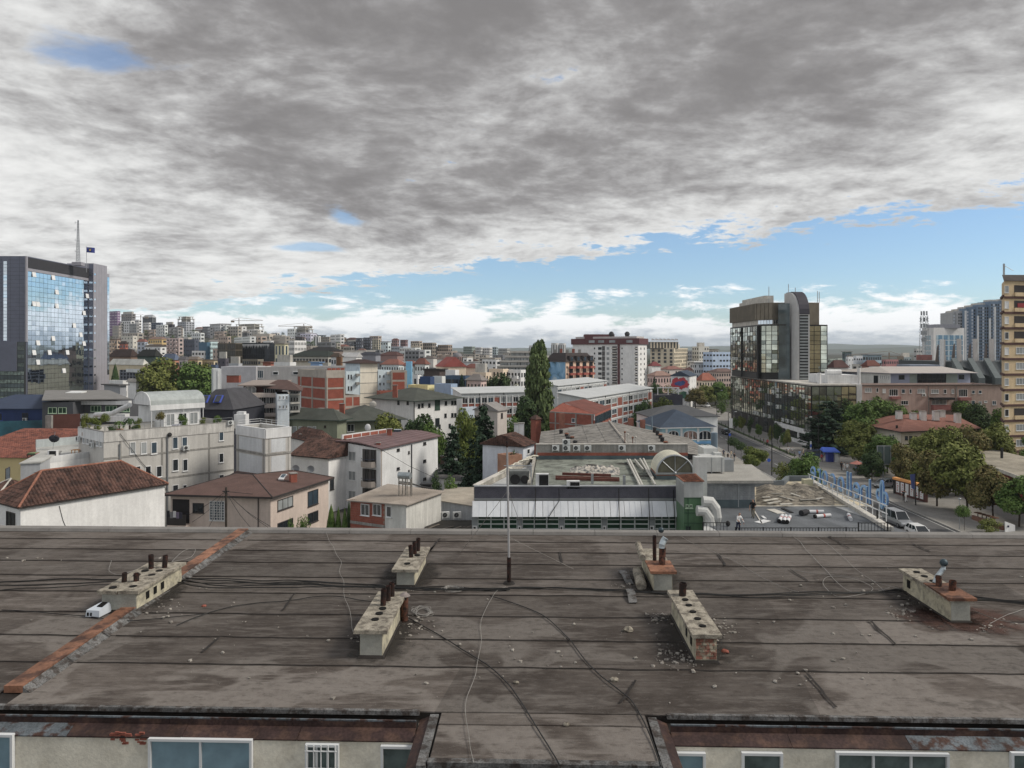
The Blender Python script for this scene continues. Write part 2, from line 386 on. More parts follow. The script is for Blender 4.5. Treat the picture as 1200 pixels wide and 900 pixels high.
# === the flat roof in front
ZR=18.
ya=25/F
RA=V_((1,-ya,0)).normalized();RB=V_((ya,1,0)).normalized()
def rp(x,y,dz=.0):return onz(x,y,ZR+dz)
def rc(a,b,z):
 p=RA*a+RB*b;return V_((p.x,p.y,z))
def ab(p):return p.dot(RA),p.dot(RB)
B_FAR=ab(rp(600,626))[1];B_NEAR=ab(rp(600,836))[1];B_PROJ=ab(rp(630,895))[1]
PA0=ab(rp(516,836))[0];PA1=ab(rp(756,836))[0]
AL,AR=-26.,26.
roofT=T('flat_roofed_building','long apartment block with worn grey felt roof and rusted eaves right below the viewer',BG_,rc(0,(B_FAR+B_NEAR)/2,0))
FELT=bpy.data.materials.new('roofing_felt');FELT.use_nodes=True
def felt_nodes(m,light):
 t=m.node_tree;h=NG(t);b=t.nodes['Principled BSDF'];b.inputs['Roughness'].default_value=.88;b.inputs['Specular IOR Level'].default_value=.25
 geo=h.n('ShaderNodeNewGeometry');pos=geo.outputs['Position'];oi=h.n('ShaderNodeObjectInfo')
 col=h.mix(h.ss(h.noise(pos,.55,5,.62),.36,.64),(.066,.054,.047,1),(.116,.099,.088,1))
 sp=h.mul(pos,(.45,2.2,1));col=h.mix(h.ss(h.noise(sp,1.6,6,.68),.47,.66),col,(.165,.146,.133,1))
 st=h.mul(pos,(.12,3.,1));col=h.mix(h.m(MU,h.ss(h.noise(st,2.6,5,.7),.52,.70),.65),col,(.045,.037,.032,1))
 pl=h.ss(h.noise(h.add(pos,(7.3,1.1,0)),.33,3,.5,.6),.50,.535)
 pl=h.m(MU,pl,h.ss(h.noise(pos,5.,4,.7),.30,.60,.45,1.))
 col=h.mix(h.m(MU,pl,light),col,(.21,.19,.174,1))
 sc_=h.noise(h.mul(pos,(3.2,9.,1)),1.,5,.7);col=h.mix(h.m(MU,h.ss(sc_,.50,.68),.55),col,(.175,.157,.143,1));col=h.mix(h.m(MU,h.ss(sc_,.47,.33),.5),col,(.042,.035,.031,1))
 spk=h.ss(h.noise(pos,38,2,.5),.66,.74);col=h.mix(h.m(MU,spk,.35),col,(.27,.26,.24,1))
 mos=h.ss(h.noise(h.add(pos,(0,9,0)),1.1,4,.7),.60,.72);col=h.mix(h.m(MU,mos,.5),col,(.043,.036,.031,1))
 v=h.n('ShaderNodeVectorMath',operation='SCALE');h.put(v.inputs[0],col);h.put(v.inputs['Scale'],h.ss(oi.outputs['Random'],0,1,.72,1.04))
 t.links.new(v.outputs[0],b.inputs['Base Color'])
 bp=h.n('ShaderNodeBump');bp.inputs['Strength'].default_value=.55;bp.inputs['Distance'].default_value=.02
 hh=h.m('ADD',h.noise(pos,60,3,.6),h.m(MU,h.noise(pos,5,4,.6),2.2))
 t.links.new(hh,bp.inputs['Height']);t.links.new(bp.outputs[0],b.inputs['Normal'])
felt_nodes(FELT,.35)
FELT2=bpy.data.materials.new('roofing_felt_silted');FELT2.use_nodes=True;felt_nodes(FELT2,.8)
TAR=M('tar',(.026,.022,.020,1),.75,var=.3,scale=3,bump=.3)
MAROON=M('flaking_maroon_metal',C(62,44,42,1.),.65,.15,var=.35,scale=1.6,fine=.25,tint=C(84,60,50,.9))
FLAKE=M('flaking_pale_paint',(.13,.13,.13,1),.8,var=.4,scale=2.5,fine=.35,tint=(.05,.042,.038,1))
PLAST=M('cream_render',C(190,184,168,1.35),.92,var=.14,scale=1.2,fine=.07,bump=.25,tint=C(182,175,158,1.33))
BLUEF=M('flaking_blue_paint',C(104,114,122,.8),.7,.1,var=.3,scale=2.2,fine=.25,tint=C(70,46,38,1.))
sl=MB()
out_l=[rc(AL,B_NEAR,0),rc(PA0,B_NEAR,0),rc(PA0,B_PROJ,0),rc(PA1,B_PROJ,0),rc(PA1,B_NEAR,0),rc(AR,B_NEAR,0),rc(AR,B_FAR,0),rc(AL,B_FAR,0)]
sl.prism(out_l,ZR-.35,ZR-.02,True,True);roofT.p('roof_slab',sl,TAR)
JA=ab(rp(175,700))
def jointA(b):
 p,q=rp(24,806),rp(288,622);(a0,b0),(a1,b1)=ab(p),ab(q);return a0+(a1-a0)*(b-b0)/(b1-b0)
seams=[B_NEAR]+[ab(rp(300,yy))[1]for yy in(779,747,719.5,695,676,659,645,633)]+[B_FAR]
def wavy(a,b,amp=.035):return b+amp*mn_.noise(V_((a*1.3,b*7,2)))+amp*.6*mn_.noise(V_((a*5.1,b*3,9)))
def felt_piece(a0,a1,b0,b1,lift,mat,slant=(0,0)):
 mb=MB();n=max(2,int((a1-a0)/.5));lo,hi=[],[]
 for i in rg(n+1):
  t=i/n;aa=a0+(a1-a0)*t;sh0=slant[0]*(1-t)+slant[1]*t
  lo.append((aa,wavy(aa,b0)));hi.append((aa+sh0*(b1-b0),wavy(aa,b1,.01)+.05))
 N=n+1;i0=0
 for z in(0,1):
  for aa,bb in lo:mb.v.append(tuple(rc(aa,bb,ZR-.02+z*.022+lift)))
  for aa,bb in hi:mb.v.append(tuple(rc(aa,bb,ZR-.02+z*.012)))
 for i in rg(n):
  mb.f.append((2*N+i,2*N+i+1,3*N+i+1,3*N+i));mb.f.append((i,i+1,2*N+i+1,2*N+i))
 mb.f+=[(0,2*N,3*N,N),(n,N+n,3*N+n,2*N+n)]
 roofT.p('felt_strip',mb,mat,kind=None)
for k in rg(len(seams)-1):
 b0,b1=seams[k],seams[k+1];ja=jointA((b0+b1)/2);jd=(jointA(b1)-jointA(b0))/(b1-b0)
 m=FELT2 if k in(0,1,2)else FELT
 cuts=[ja+.2]
 while cuts[-1]<AR-3:cuts.append(cuts[-1]+random.uniform(5.5,11))
 cuts[-1]=AR
 for c0,c1 in zip(cuts,cuts[1:]):
  felt_piece(c0,c1,b0,b1,.006+random.uniform(0,.01),m if random.random()<.75 else FELT,(jd if c0==cuts[0]else .15,.15 if c1<AR else 0))
 cuts=[ja-.2]
 while cuts[-1]>AL+3:cuts.append(cuts[-1]-random.uniform(5.5,11))
 cuts[-1]=AL
 for c0,c1 in zip(cuts,cuts[1:]):
  felt_piece(c1,c0,b0,b1,.006+random.uniform(0,.01),m,(.0,jd if c0==cuts[0]else .1))
felt_piece(PA0+.02,PA1-.02,B_PROJ,(B_PROJ+B_NEAR)/2+.35,.008,FELT2);felt_piece(PA0+.02,PA1-.02,(B_PROJ+B_NEAR)/2+.35,B_NEAR+.02,.010,FELT)
for k in rg(1,len(seams)-1):
 mb=MB();a=AL;b=seams[k];ptsl=[]
 while a<AR:
  w=.006+.024*abs(mn_.noise(V_((a*.9,b,4))))+.012*abs(mn_.noise(V_((a*6,b,1))))
  ptsl.append((a,wavy(a,b)-.012,w));a+=.25
 for sd_ in(-1,1):
  mb=MB()
  for(a0,q0,w0),(a1,q1,w1)in zip(ptsl,ptsl[1:]):
   if sd_*((a0+a1)/2-jointA(q0))>.4:mb.Q(rc(a0,q0-w0,ZR+.003),rc(a1,q1-w1,ZR+.003),rc(a1,q1,ZR+.0225),rc(a0,q0,ZR+.0225))
  roofT.p('tar_seam',mb,TAR)
def ribbon(pts_px,w,mat,name,z=.034,n=14,thing=roofT):
 mb=MB();P3=[rp(*p)for p in pts_px];line=[]
 for p,q in zip(P3,P3[1:]):
  for i in rg(n):line.append(p.lerp(q,i/n))
 line.append(P3[-1])
 for i in rg(len(line)-1):
  dd=(line[i+1]-line[i]).normalized();s_=V_((dd.y,-dd.x,0))
  w0=w*(.6+abs(mn_.noise(line[i]*3)));w1=w*(.6+abs(mn_.noise(line[i+1]*3)));zz=U(z)
  o0=s_*(.05*mn_.noise(line[i]*2));o1=s_*(.05*mn_.noise(line[i+1]*2))
  mb.Q(line[i]+o0-s_*w0+zz,line[i]+o0+s_*w0+zz,line[i+1]+o1+s_*w1+zz,line[i+1]+o1-s_*w1+zz)
 thing.p(name,mb,mat)
for a_ in([(330,717),(348,696)],[(946,791),(979,831)],[(1018,728),(1050,757)],[(925,668),(947,682)],[(745,799),(728,826)],[(970,628),(995,644)],[(500,652),(515,632)],[(237,766),(258,748)],[(842,650),(850,664)],[(656,648),(658,661)],[(1070,638),(1090,648)],[(490,660),(510,640)]):
 ribbon(a_,.03,TAR,'tar_patch')
cp=MB();n=26
for i in rg(n):
 a0=AL+(AR-AL)*i/n;a1=AL+(AR-AL)*(i+1)/n-.012
 w=.004*mn_.noise(V_((i*3.3,0,0)))
 m1=MB();m1.hexa([rc(a0,B_FAR-.10,ZR+.005),rc(a1,B_FAR-.10,ZR+.005),rc(a1,B_FAR+.2,ZR+.0),rc(a0,B_FAR+.2,ZR)],[rc(a0,B_FAR-.06,ZR+.10+w),rc(a1,B_FAR-.06,ZR+.10+w),rc(a1,B_FAR+.2,ZR+.12+w),rc(a0,B_FAR+.2,ZR+.12+w)])
 roofT.p('coping',m1,M('coping_sheet',C(150,146,142,.72),.75,var=.12,scale=1.2,fine=.06))
RUSTO=M('orange_rusted_sheet',C(148,98,68,1.05),.7,.2,var=.28,scale=1.3,fine=.16,tint=C(96,64,50,1.),obj=.18)
for i in rg(9):
 b0=ab(rp(20,812))[1]+(B_FAR-.1-ab(rp(20,812))[1])*i/9;b1=ab(rp(20,812))[1]+(B_FAR-.1-ab(rp(20,812))[1])*(i+1)/9+.05
 a0,a1=jointA(b0),jointA(b1);hgt=.13;w=.17
 m1=MB();m1.hexa([rc(a0-w,b0,ZR),rc(a0+w,b0,ZR),rc(a1+w,b1,ZR),rc(a1-w,b1,ZR)],[rc(a0-w,b0,ZR+hgt-.012),rc(a0+w,b0,ZR+hgt),rc(a1+w,b1,ZR+hgt+.006),rc(a1-w,b1,ZR+hgt)])
 roofT.p('joint_cover',m1,RUSTO)
 m2=MB();m2.hexa([rc(a0+w+.002,b0,ZR+.01),rc(a0+w+.16,b0,ZR+.0),rc(a1+w+.16,b1,ZR+.0),rc(a1+w+.002,b1,ZR+.01)],[rc(a0+w+.002,b0,ZR+.11),rc(a0+w+.03,b0,ZR+.08),rc(a1+w+.03,b1,ZR+.08),rc(a1+w+.002,b1,ZR+.11)])
 roofT.p('joint_upstand',m2,FLAKE)
def eave(a0,a1):
 b=B_NEAR
 def bar(name,mat,prof,n):
  for i in rg(n):
   s0=a0+(a1-a0)*i/n;s1=a0+(a1-a0)*(i+1)/n-.008;mb=MB()
   jig=.006*mn_.noise(V_((i*2.7+a0,1,len(name))))
   q=[[rc(s_,b+o,ZR+z+jig)for o,z in prof]for s_ in(s0,s1)]
   for j in rg(len(prof)):
    k=(j+1)%len(prof);mb.Q(q[0][j],q[1][j],q[1][k],q[0][k])
   mb.Q(*q[0][::-1]);mb.Q(*q[1]);roofT.p(name,mb,BLUEF if name=='eaves_sheet' and i%7==2 else mat)
 n=max(1,int((a1-a0)/1.9))
 bar('gutter_strip',BLUEF,[(-.345,.045),(-.375,.045),(-.375,.022),(-.345,.022)],n)
 bar('roof_edge_trim',FLAKE,[(.03,.03),(-.05,.035),(-.06,-.03),(.03,-.03)],n)
 bar('gutter',M('gutter_black',(.016,.014,.013,1),.7),[(-.06,-.10),(-.34,-.11),(-.34,-.14),(-.06,-.13)],1)  # gutter trough in one even near-black colour
 bar('fascia',MAROON,[(-.34,.02),(-.37,.02),(-.37,-.085),(-.34,-.085)],n)
 bar('eaves_sheet',MAROON,[(-.375,-.07),(-.62,-.155),(-.62,-.175),(-.375,-.09)],n+1)
eave(AL,PA0-.34);eave(PA1+.34,AR)
BW=B_NEAR-.60
for sgn,a_ in((-1,PA0),(1,PA1)):
 mb=MB();a0,a1=sorted((a_+sgn*.02,a_+sgn*.16));mb.box(0,0,0,0,0,0);mb=MB()
 mb.hexa([rc(a0,B_PROJ-.1,ZR-.4),rc(a1,B_PROJ-.1,ZR-.4),rc(a1,B_NEAR-.06,ZR-.4),rc(a0,B_NEAR-.06,ZR-.4)],[rc(a0,B_PROJ-.1,ZR+.0),rc(a1,B_PROJ-.1,ZR-.0),rc(a1,B_NEAR-.06,ZR-.0),rc(a0,B_NEAR-.06,ZR+.0)])
 roofT.p('side_flashing',mb,FLAKE)
 a0,a1=sorted((a_+sgn*.165,a_+sgn*.335));mb=MB()
 hi,lo=(ZR-.03,ZR-.10)if sgn>0 else(ZR-.10,ZR-.03)
 mb.hexa([rc(a0,B_PROJ-.1,hi-.02),rc(a1,B_PROJ-.1,lo-.02),rc(a1,B_NEAR-.06,lo-.02),rc(a0,B_NEAR-.06,hi-.02)],[rc(a0,B_PROJ-.1,hi),rc(a1,B_PROJ-.1,lo),rc(a1,B_NEAR-.06,lo),rc(a0,B_NEAR-.06,hi)])
 roofT.p('side_gutter',mb,MAROON)
roofT.q('roof_edge_trim',('hexa',[rc(PA0,B_PROJ-.06,ZR-.1),rc(PA1,B_PROJ-.06,ZR-.1),rc(PA1,B_PROJ,ZR-.1),rc(PA0,B_PROJ,ZR-.1)],[rc(PA0,B_PROJ-.06,ZR+.03),rc(PA1,B_PROJ-.06,ZR+.03),rc(PA1,B_PROJ+.05,ZR+.035),rc(PA0,B_PROJ+.05,ZR+.035)]),FLAKE)
wl=MB()
for a0,a1,bf,z1 in((AL,PA0-.2,BW,ZR-.18),(PA1+.2,AR,BW,ZR-.18),(PA0-.1,PA1+.1,B_PROJ+.12,ZR-.36)):
 wl.prism([rc(a0,bf,0),rc(a1,bf,0),rc(a1,B_NEAR+.4,0),rc(a0,B_NEAR+.4,0)],0,z1)
wl.prism([rc(AL,B_NEAR+.4,0),rc(AR,B_NEAR+.4,0),rc(AR,B_FAR,0),rc(AL,B_FAR,0)],0,ZR-.36);roofT.p('wall',wl,PLAST)
fcL=Face(rc(AL,BW,0),rc(PA0-.3,BW,0));fcR=Face(rc(PA1+.3,BW,0),rc(AR,BW,0))
GLBL=M('window_pale_blue_curtain',(.20,.30,.36,1),.25,var=.12,scale=3,spec=.5);GLDC=M('window_grey_curtain',(.10,.13,.13,1),.2,var=.3,scale=3,spec=.5)
PVC=M('white_window_plastic',(.66,.68,.70,1),.45,var=.06)
def eave_window(fc,x0,x1,style,gm,ytop=868,fm=PVC,h=1.3):
 D=BW
 for _ in rg(3):
  p=fc.A;s0=None
 def at(xp):
  t=(xp-600)/F;A,u=fc.A,fc.u
  return(t*A.y-A.x)/(u.x-t*u.y)
 s0,s1=at(x0),at(x1);Dm=fc.pt((s0+s1)/2,0,0).y;zt=pz(ytop,Dm)
 lin_=MB();lin_.B(fc,s0-.05,s1+.05,.002,.03,zt-h,zt+.03)
 wd_(roofT,fc,(s0+s1)/2,zt-h/2,s1-s0,h,fm,gm,style,.004)
eave_window(fcL,-60,18,'two',GLBL,858);eave_window(fcL,176,297,'two',GLBL,864);eave_window(fcL,359,398,'three',GLDC,870);eave_window(fcL,447,486,'plain',GLDC,872)
eave_window(fcR,782,826,'plain',GLBL,880);eave_window(fcR,868,916,'plain',GLDC,880);eave_window(fcR,978,1110,'three',GLDC,880);eave_window(fcR,1182,1260,'two',GLDC,880)
bars=MB()
s0=None
def wall_at(fc,xp):
 t=(xp-600)/F;return(t*fc.A.y-fc.A.x)/(fc.u.x-t*fc.u.y)
for k in rg(5):
 s_=wall_at(fcL,362+k*8.3);bars.cyl(fcL.pt(s_,.12,16.4),fcL.pt(s_,.12,ZR-.19),.012,n=6)
for z in(17.72,17.45,17.2):bars.cyl(fcL.pt(wall_at(fcL,360),.12,z),fcL.pt(wall_at(fcL,397),.12,z),.012,n=6)
roofT.p('window_grille',bars,WH)
mb=MB()
rr=random.Random(4)
for k in rg(26):
 s_=wall_at(fcL,128+rr.random()*40);z=pz(866+rr.random()*14,BW)
 mb.B(fcL,s_,s_+.05+.06*rr.random(),-.01,.012,z,z+.02+.02*rr.random())
roofT.p('exposed_brickwork',mb,BK_,kind=SF)
CREAM=M('chimney_render',C(182,174,146,1.15),.92,var=.16,scale=2.2,fine=.1,bump=.3,tint=C(150,144,126,1.15),stk=.2)
SHADR=M('chimney_shaded_render',C(150,150,140,1.15),.92,var=.16,scale=2.5,fine=.1,bump=.3)
CAPM=M('chimney_cap_concrete',C(150,142,126,1.15),.93,var=.25,scale=3,fine=.22,bump=.6,tint=C(112,104,92,1.1))
PIPE=M('black_flue_pipe',(.028,.021,.020,1),.6,.3,var=.4,scale=6,fine=.3,tint=C(70,40,32,1))
PIPER=M('rusted_flue_pipe',C(96,58,42,1.1),.7,.3,var=.4,scale=6,fine=.3,tint=(.03,.024,.022,1))
VOID=M('void_shade',(.006,.006,.006,1),.95)  # near-black colour imitates the dark inside flues, vents and case slots
def stain(a,b,ra,rb,col,name,amt):
 m=bpy.data.materials.get(name)or bpy.data.materials.new(name)
 if not m.use_nodes:
  m.use_nodes=True;t=m.node_tree;h=NG(t);p=t.nodes['Principled BSDF'];p.inputs['Base Color'].default_value=col;p.inputs['Roughness'].default_value=.9;tc_=h.n('ShaderNodeTexCoord');v=h.n('ShaderNodeVectorMath',operation='LENGTH');h.put(v.inputs[0],h.mul(h.add(tc_.outputs['Generated'],(-.5,-.5,0)),(2,2,0)));geo=h.n('ShaderNodeNewGeometry');ns=h.noise(geo.outputs['Position'],2.6,6,.7)
  h.put(p.inputs['Alpha'],h.m(MU,h.ss(h.m('ADD',v.outputs['Value'],h.m(MU,h.m('SUBTRACT',ns,.5),1.7)),.45,1.,1,0),amt))
 mb=MB();n=14
 for j in rg(n+1):
  for i in rg(n+1):mb.v.append(tuple(rc(a+ra*(2*i/n-1),b+rb*(2*j/n-1),ZR+.028)))
 for j in rg(n):
  for i in rg(n):k=j*(n+1)+i;mb.f.append((k,k+1,k+n+2,k+n+1))
 roofT.p(name,mb,m)
def ch_(label,xl,xr,y,length,h,capt=.075,over=.07,pipes=(),holes=(),slots=(),front=None,split=False,capm=CAPM,wallm_=CREAM,rot=0):
 p,q=rp(xl,y),rp(xr,y);(a0,b0),(a1,_)=ab(p),ab(q);b1=b0+length;am=(a0+a1)/2
 mb=MB();gapw=.012
 def ring(x0,y0,x1,y1,z):return[rc(x0,y0,z),rc(x1,y0,z),rc(x1,y1,z),rc(x0,y1,z)]
 mb.hexa(ring(a0,b0,a1,b1,ZR-.01),ring(a0+.01,b0+.01,a1-.01,b1-.01,ZR+h));ch=roofT.p('chimney',mb,wallm_,None,label)
 fr=MB();fr.hexa(ring(a0+.012,b0-.012,a1-.012,b0-.001,ZR+.06),ring(a0+.012,b0-.004,a1-.012,b0+.02,ZR+h-.005));
 if front is not BK_:roofT.p('render_panel',fr,SHADR,ch)  # grey front face carries the chimney's shade in its colour
 else:
  nb,rows=3,6
  for r_ in rg(rows):
   for k in rg(nb+(r_%2)):
    w=(a1-a0)/nb;x0=a0+(k-.5*(r_%2))*w;x1=x0+w-.012;x0=max(x0,a0+.01);x1=min(x1,a1-.01)
    if x1-x0<.03:continue
    z0=ZR+.08+r_*(h-.1)/rows;z1=z0+(h-.1)/rows-.012;o=.012+.01*random.random()
    bb=MB();bb.hexa(ring(x0,b0-o,x1,b0+.02,z0),ring(x0,b0-o,x1,b0+.02,z1))
    roofT.p('brick',bb,M('old_chimney_brick',C(150,92,72,1.2),.92,var=.25,scale=5,fine=.2,obj=.3,tint=C(165,155,130,1.1)),ch)
 sk=MB();sk.hexa(ring(a0-.06,b0-.07,a1+.06,b1+.05,ZR+.0),ring(a0-.004,b0-.015,a1+.004,b1+.005,ZR+.055));stain(am,(b0+b1)/2,(a1-a0)*.5+.55,length*.5+.55,(.026,.022,.019,1),'dirt_stain',.8);roofT.p('tar_skirt',sk,TAR,ch)
 halves=((a0-over,am-gapw),(am+gapw,a1+over))if split else((a0-over,a1+over),)
 z0,z1=ZR+h+.002,ZR+h+capt
 for i,(x0,x1)in en(halves):
  cb=MB();m_,nn=10,5;i0=0
  dz_=.012*i
  for layer,z in((0,z0),(1,z1)):
   for jj in rg(m_+1):
    for ii in rg(nn+1):
     aa=x0+(x1-x0)*ii/nn;bb=b0-over+(length+2*over)*jj/m_
     ed=(ii in(0,nn))or(jj in(0,m_));jt=.016 if ed else 0
     cb.v.append(tuple(rc(aa+jt*mn_.noise(V_((aa*9,bb*9,layer))),bb+jt*mn_.noise(V_((bb*9,aa*9,layer+5))),z+dz_+(.008*mn_.noise(V_((aa*7,bb*7,3)))if layer else 0))))
  S=(m_+1)*(nn+1)
  for jj in rg(m_):
   for ii in rg(nn):
    a_=jj*(nn+1)+ii;cb.f.append((S+a_,S+a_+1,S+a_+nn+2,S+a_+nn+1));cb.f.append((a_,a_+nn+1,a_+nn+2,a_+1))
  rim=[jj for jj in rg(nn+1)]+[k*(nn+1)+nn for k in rg(1,m_+1)]+[m_*(nn+1)+k for k in rg(nn-1,-1,-1)]+[k*(nn+1)for k in rg(m_-1,0,-1)]
  for k in rg(len(rim)):cb.f.append((rim[k],rim[(k+1)%len(rim)],S+rim[(k+1)%len(rim)],S+rim[k]))
  roofT.p('cap_slab',cb,capm,ch)
 def on(fa,fb):return am+fa*(a1-a0)/2,b0+fb*length
 for fa,fb in holes:
  x,y_=on(fa,fb);hb=MB();c=rc(x,y_,z1+.012);r0=min(.085,(a1-a0)*.17)
  hb.cyl(c+U(-.03),c+U(.008),r0,n=14);roofT.p('flue_hole',hb,VOID,ch)
 for fa,fb,hh,rad,mm in pipes:
  x,y_=on(fa,fb);pb=MB();n=14;c=rc(x,y_,0);tl=V_((random.uniform(-.02,.02),random.uniform(-.02,.02),0))
  for rr_,zz,zz2 in((rad,z1-.03,z1+hh),):
   for k in rg(n):
    t0,t1=2*PI*k/n,2*PI*(k+1)/n
    def cc(r_,t_,z_,top):
     e_=tl*(1 if top else 0);return(c.x+r_*cs(t_)+e_.x,c.y+r_*sn(t_)+e_.y,z_)
    pb.Q(cc(rr_,t0,zz,0),cc(rr_,t1,zz,0),cc(rr_,t1,zz2,1),cc(rr_,t0,zz2,1))
    pb.Q(cc(rr_*.86,t1,zz2-.12,1),cc(rr_*.86,t0,zz2-.12,1),cc(rr_*.86,t0,zz2,1),cc(rr_*.86,t1,zz2,1))
    pb.Q(cc(rr_,t0,zz2,1),cc(rr_,t1,zz2,1),cc(rr_*.86,t1,zz2,1),cc(rr_*.86,t0,zz2,1))
    pb.Q(cc(rr_*1.06,t0,zz2-.05,1),cc(rr_*1.06,t1,zz2-.05,1),cc(rr_*1.06,t1,zz2-.035,1),cc(rr_*1.06,t0,zz2-.035,1))
   pb.Q(*[cc(rr_*.86,2*PI*k/n,zz2-.11,1)for k in rg(n)])
  roofT.p('flue_pipe',pb,mm,ch)
 for fb in slots:
  side=-1 if am>0 else 1
  x=a1 if side>0 else a0;bb=b0+fb*length;sb=MB()
  x0,x1=sorted((x-side*.03,x+side*.006));sb.hexa(ring(x0,bb-.07,x1,bb+.07,ZR+h*.38),ring(x0,bb-.07,x1,bb+.07,ZR+h*.78));roofT.p('vent_slot',sb,VOID,ch)
 return ch,(a0,a1,b0,b1,z1)
ch1,g1=ch_('cream double chimney stack beside the rusty joint cover',119,161,717.5,2.15,.43,pipes=((-.55,.28,.22,.058,PIPE),(.1,.30,.20,.062,PIPE),(-.35,.78,.34,.062,PIPE),(.42,.80,.32,.062,PIPE)),holes=((-.6,.08),(-.5,.52),(-.45,.68),(.45,.12),(.4,.52),(.42,.68)),slots=(.22,.38,.54),split=True)
ch2,g2=ch_('long cream chimney stack with three open flues and flaking cap',421.5,448.5,771,2.1,.50,pipes=((-.15,.62,.34,.06,PIPE),(.05,.76,.32,.06,PIPE),(.18,.90,.30,.06,PIPE)),holes=((-.1,.22),(-.05,.38),(.0,.52)),over=.10)
ch3,g3=ch_('shorter chimney stack near the far edge with three black flues',464.5,486,688,1.95,.40,pipes=((-.1,.52,.32,.058,PIPE),(.1,.68,.33,.058,PIPE),(.25,.84,.34,.058,PIPE)),holes=((-.1,.2),(.5,.6)),over=.10)
ch4,g4=ch_('chimney stack with rust red cap and two leaning flues',766,788,694.5,2.,.46,pipes=((-.3,.42,.66,.05,PIPE),(.25,.25,.45,.085,PIPER)),holes=(),over=.06,capm=CAPM)
ch5,g5=ch_('chimney stack with exposed brick end and five open flues',815,840,777,2.45,.50,pipes=((-.1,.88,.28,.08,PIPE),),holes=((.05,.14),(.0,.30),(-.05,.46),(-.05,.62),(-.08,.76)),slots=(.16,.34),front=BK_,over=.08)
ch6,g6=ch_('rust stained chimney stack with bent silver cowl pipe',1114,1137,730,2.1,.48,pipes=((-.3,.35,.25,.065,PIPER),(.35,.22,.24,.075,PIPER)),holes=((.1,.55),(.05,.72),(-.0,.88)),slots=(.86,),over=.07)
def rust_plate(ch,gq,f0,f1):
 a0,a1,b0,b1,z1=gq;mb=MB();L=b1-b0
 mb.hexa([rc(a0-.09,b0-.09,z1-.045),rc(a1+.09,b0-.09,z1-.045),rc(a1+.09,b0+f1*L,z1+.01),rc(a0-.09,b0+f1*L,z1+.01)],[rc(a0-.09,b0-.09,z1+.018),rc(a1+.09,b0-.09,z1+.018),rc(a1+.09,b0+f1*L,z1+.025),rc(a0-.09,b0+f1*L,z1+.025)])
 roofT.p('rusted_cap_sheet',mb,RUSTO,ch)
a_,b_=ab(rp(1130,726));stain(a_,b_,1.5,1.,C(92,56,42,.9),'rust_stain',.75)
rust_plate(ch4,g4,0,.42);rust_plate(ch6,g6,0,.46)
SILV=M('silver_cowl',(.42,.47,.50,1),.4,.6,var=.2,scale=5)
def bent(ch,gq,fa,fb,pts,r,mat,name):
 a0,a1,b0,b1,z1=gq;am=(a0+a1)/2;c=rc(am+fa*(a1-a0)/2,b0+fb*(b1-b0),z1);mb=MB()
 mb.Tb([c+RA*p[0]+RB*p[1]+U(p[2])for p in pts],r,12);return roofT.p(name,mb,mat,ch,smooth=False)
bent(ch6,g6,.15,.45,[(-.08,0,.02),(.0,.05,.16),(.12,.1,.26),(.17,.1,.33),(.17,.1,.40)],.055,SILV,'cowl_pipe')
mb=MB();a0,a1,b0,b1,z1=g6;c=rc((a0+a1)/2+.15*(a1-a0)/2+.18,b0+.45*(b1-b0)+.1,z1+.47);mb.ball(c,.09,14,8);roofT.p('cowl',mb,M('dark_cowl',(.06,.085,.10,1),.5,.4,var=.3,scale=6),ch6,smooth=True)
bent(ch4,g4,.25,.25,[(.0,0,.44),(.0,.0,.52),(.06,.05,.62),(.10,.05,.68)],.08,SILV,'cowl_pipe')
mb=MB();a0,a1,b0,b1,z1=g4;c=rc((a0+a1)/2+.09,b0+.4*(b1-b0),z1+.82);mb.ball(c,.075,12,8);roofT.p('cowl',mb,_M['dark_cowl'],ch4,smooth=True)
for dx_,dyb,dz_ in((-.28,.0,.12),(-.14,.75,.60)):
 mb=MB();a0,a1,b0,b1,z1=g4;s_=rc(a0+dx_,b0+.15+dyb,ZR+dz_);e_=rc(a0+dx_*.8,b0+1.25+dyb*.9,ZR+dz_+.04+(.05 if dyb else 0));mb.cyl(s_,e_,.13 if not dyb else .085,n=14)
 so_('pipe_offcut','grey cement pipe lying along the rust capped stack' if not dyb else 'short cement pipe on top of the rust capped stack','pipe',mb,CAPM)
mb=MB();c=rp(474,728);mb.cyl(c,c+U(.58),.085,n=14);vt=T('vent_pipe','rusty capped vent pipe standing beside the long flaking chimney','vent pipe',c);vt.p('pipe',mb,PIPER)
vt.q('cap',('cyl',c+U(.565),c+U(.64),.13,.03,14),M('zinc_cap',(.30,.26,.25,1),.6,.4,var=.3,scale=5))
c=rp(596.5,684);mt=T('antenna_mast','tall thin steel mast with black foot wired to the roof','mast',c)
mb=MB();mb.cyl(c,c+U(.68),.055,n=12);mt.p('foot_tube',mb,PIPE)
mt.q('pole',('cyl',c+U(.66),c+V_((-.05,0,3.55)),.030,.026,10),M('grey_mast_paint',(.40,.40,.41,1),.5,.3,var=.15,scale=3))
mb=MB();mb.cyl(c+V_((-.05,0,3.5)),c+V_((-.05,0,3.66)),.034,n=10);mt.p('mast_tip',mb,PIPE)
WIRE=M('white_wire',(.27,.26,.245,1),.6,var=.2,scale=4);CABL=M('black_cable',(.02,.02,.02,1),.6,var=.3,scale=4)
for i,e_ in en(((575,626),(672,668),(540,648),(612,622))):
 mb=MB();q=rp(*e_);mb.cyl(c+V_((-.02,0,1.2 if i<2 else 2.4)),q+U(.03),.006,n=5);mt.p('guy_wire',mb,WIRE)
mt.q('base_plate',('cyl',c+U(0),c+U(.05),.16,.12,12),TAR)
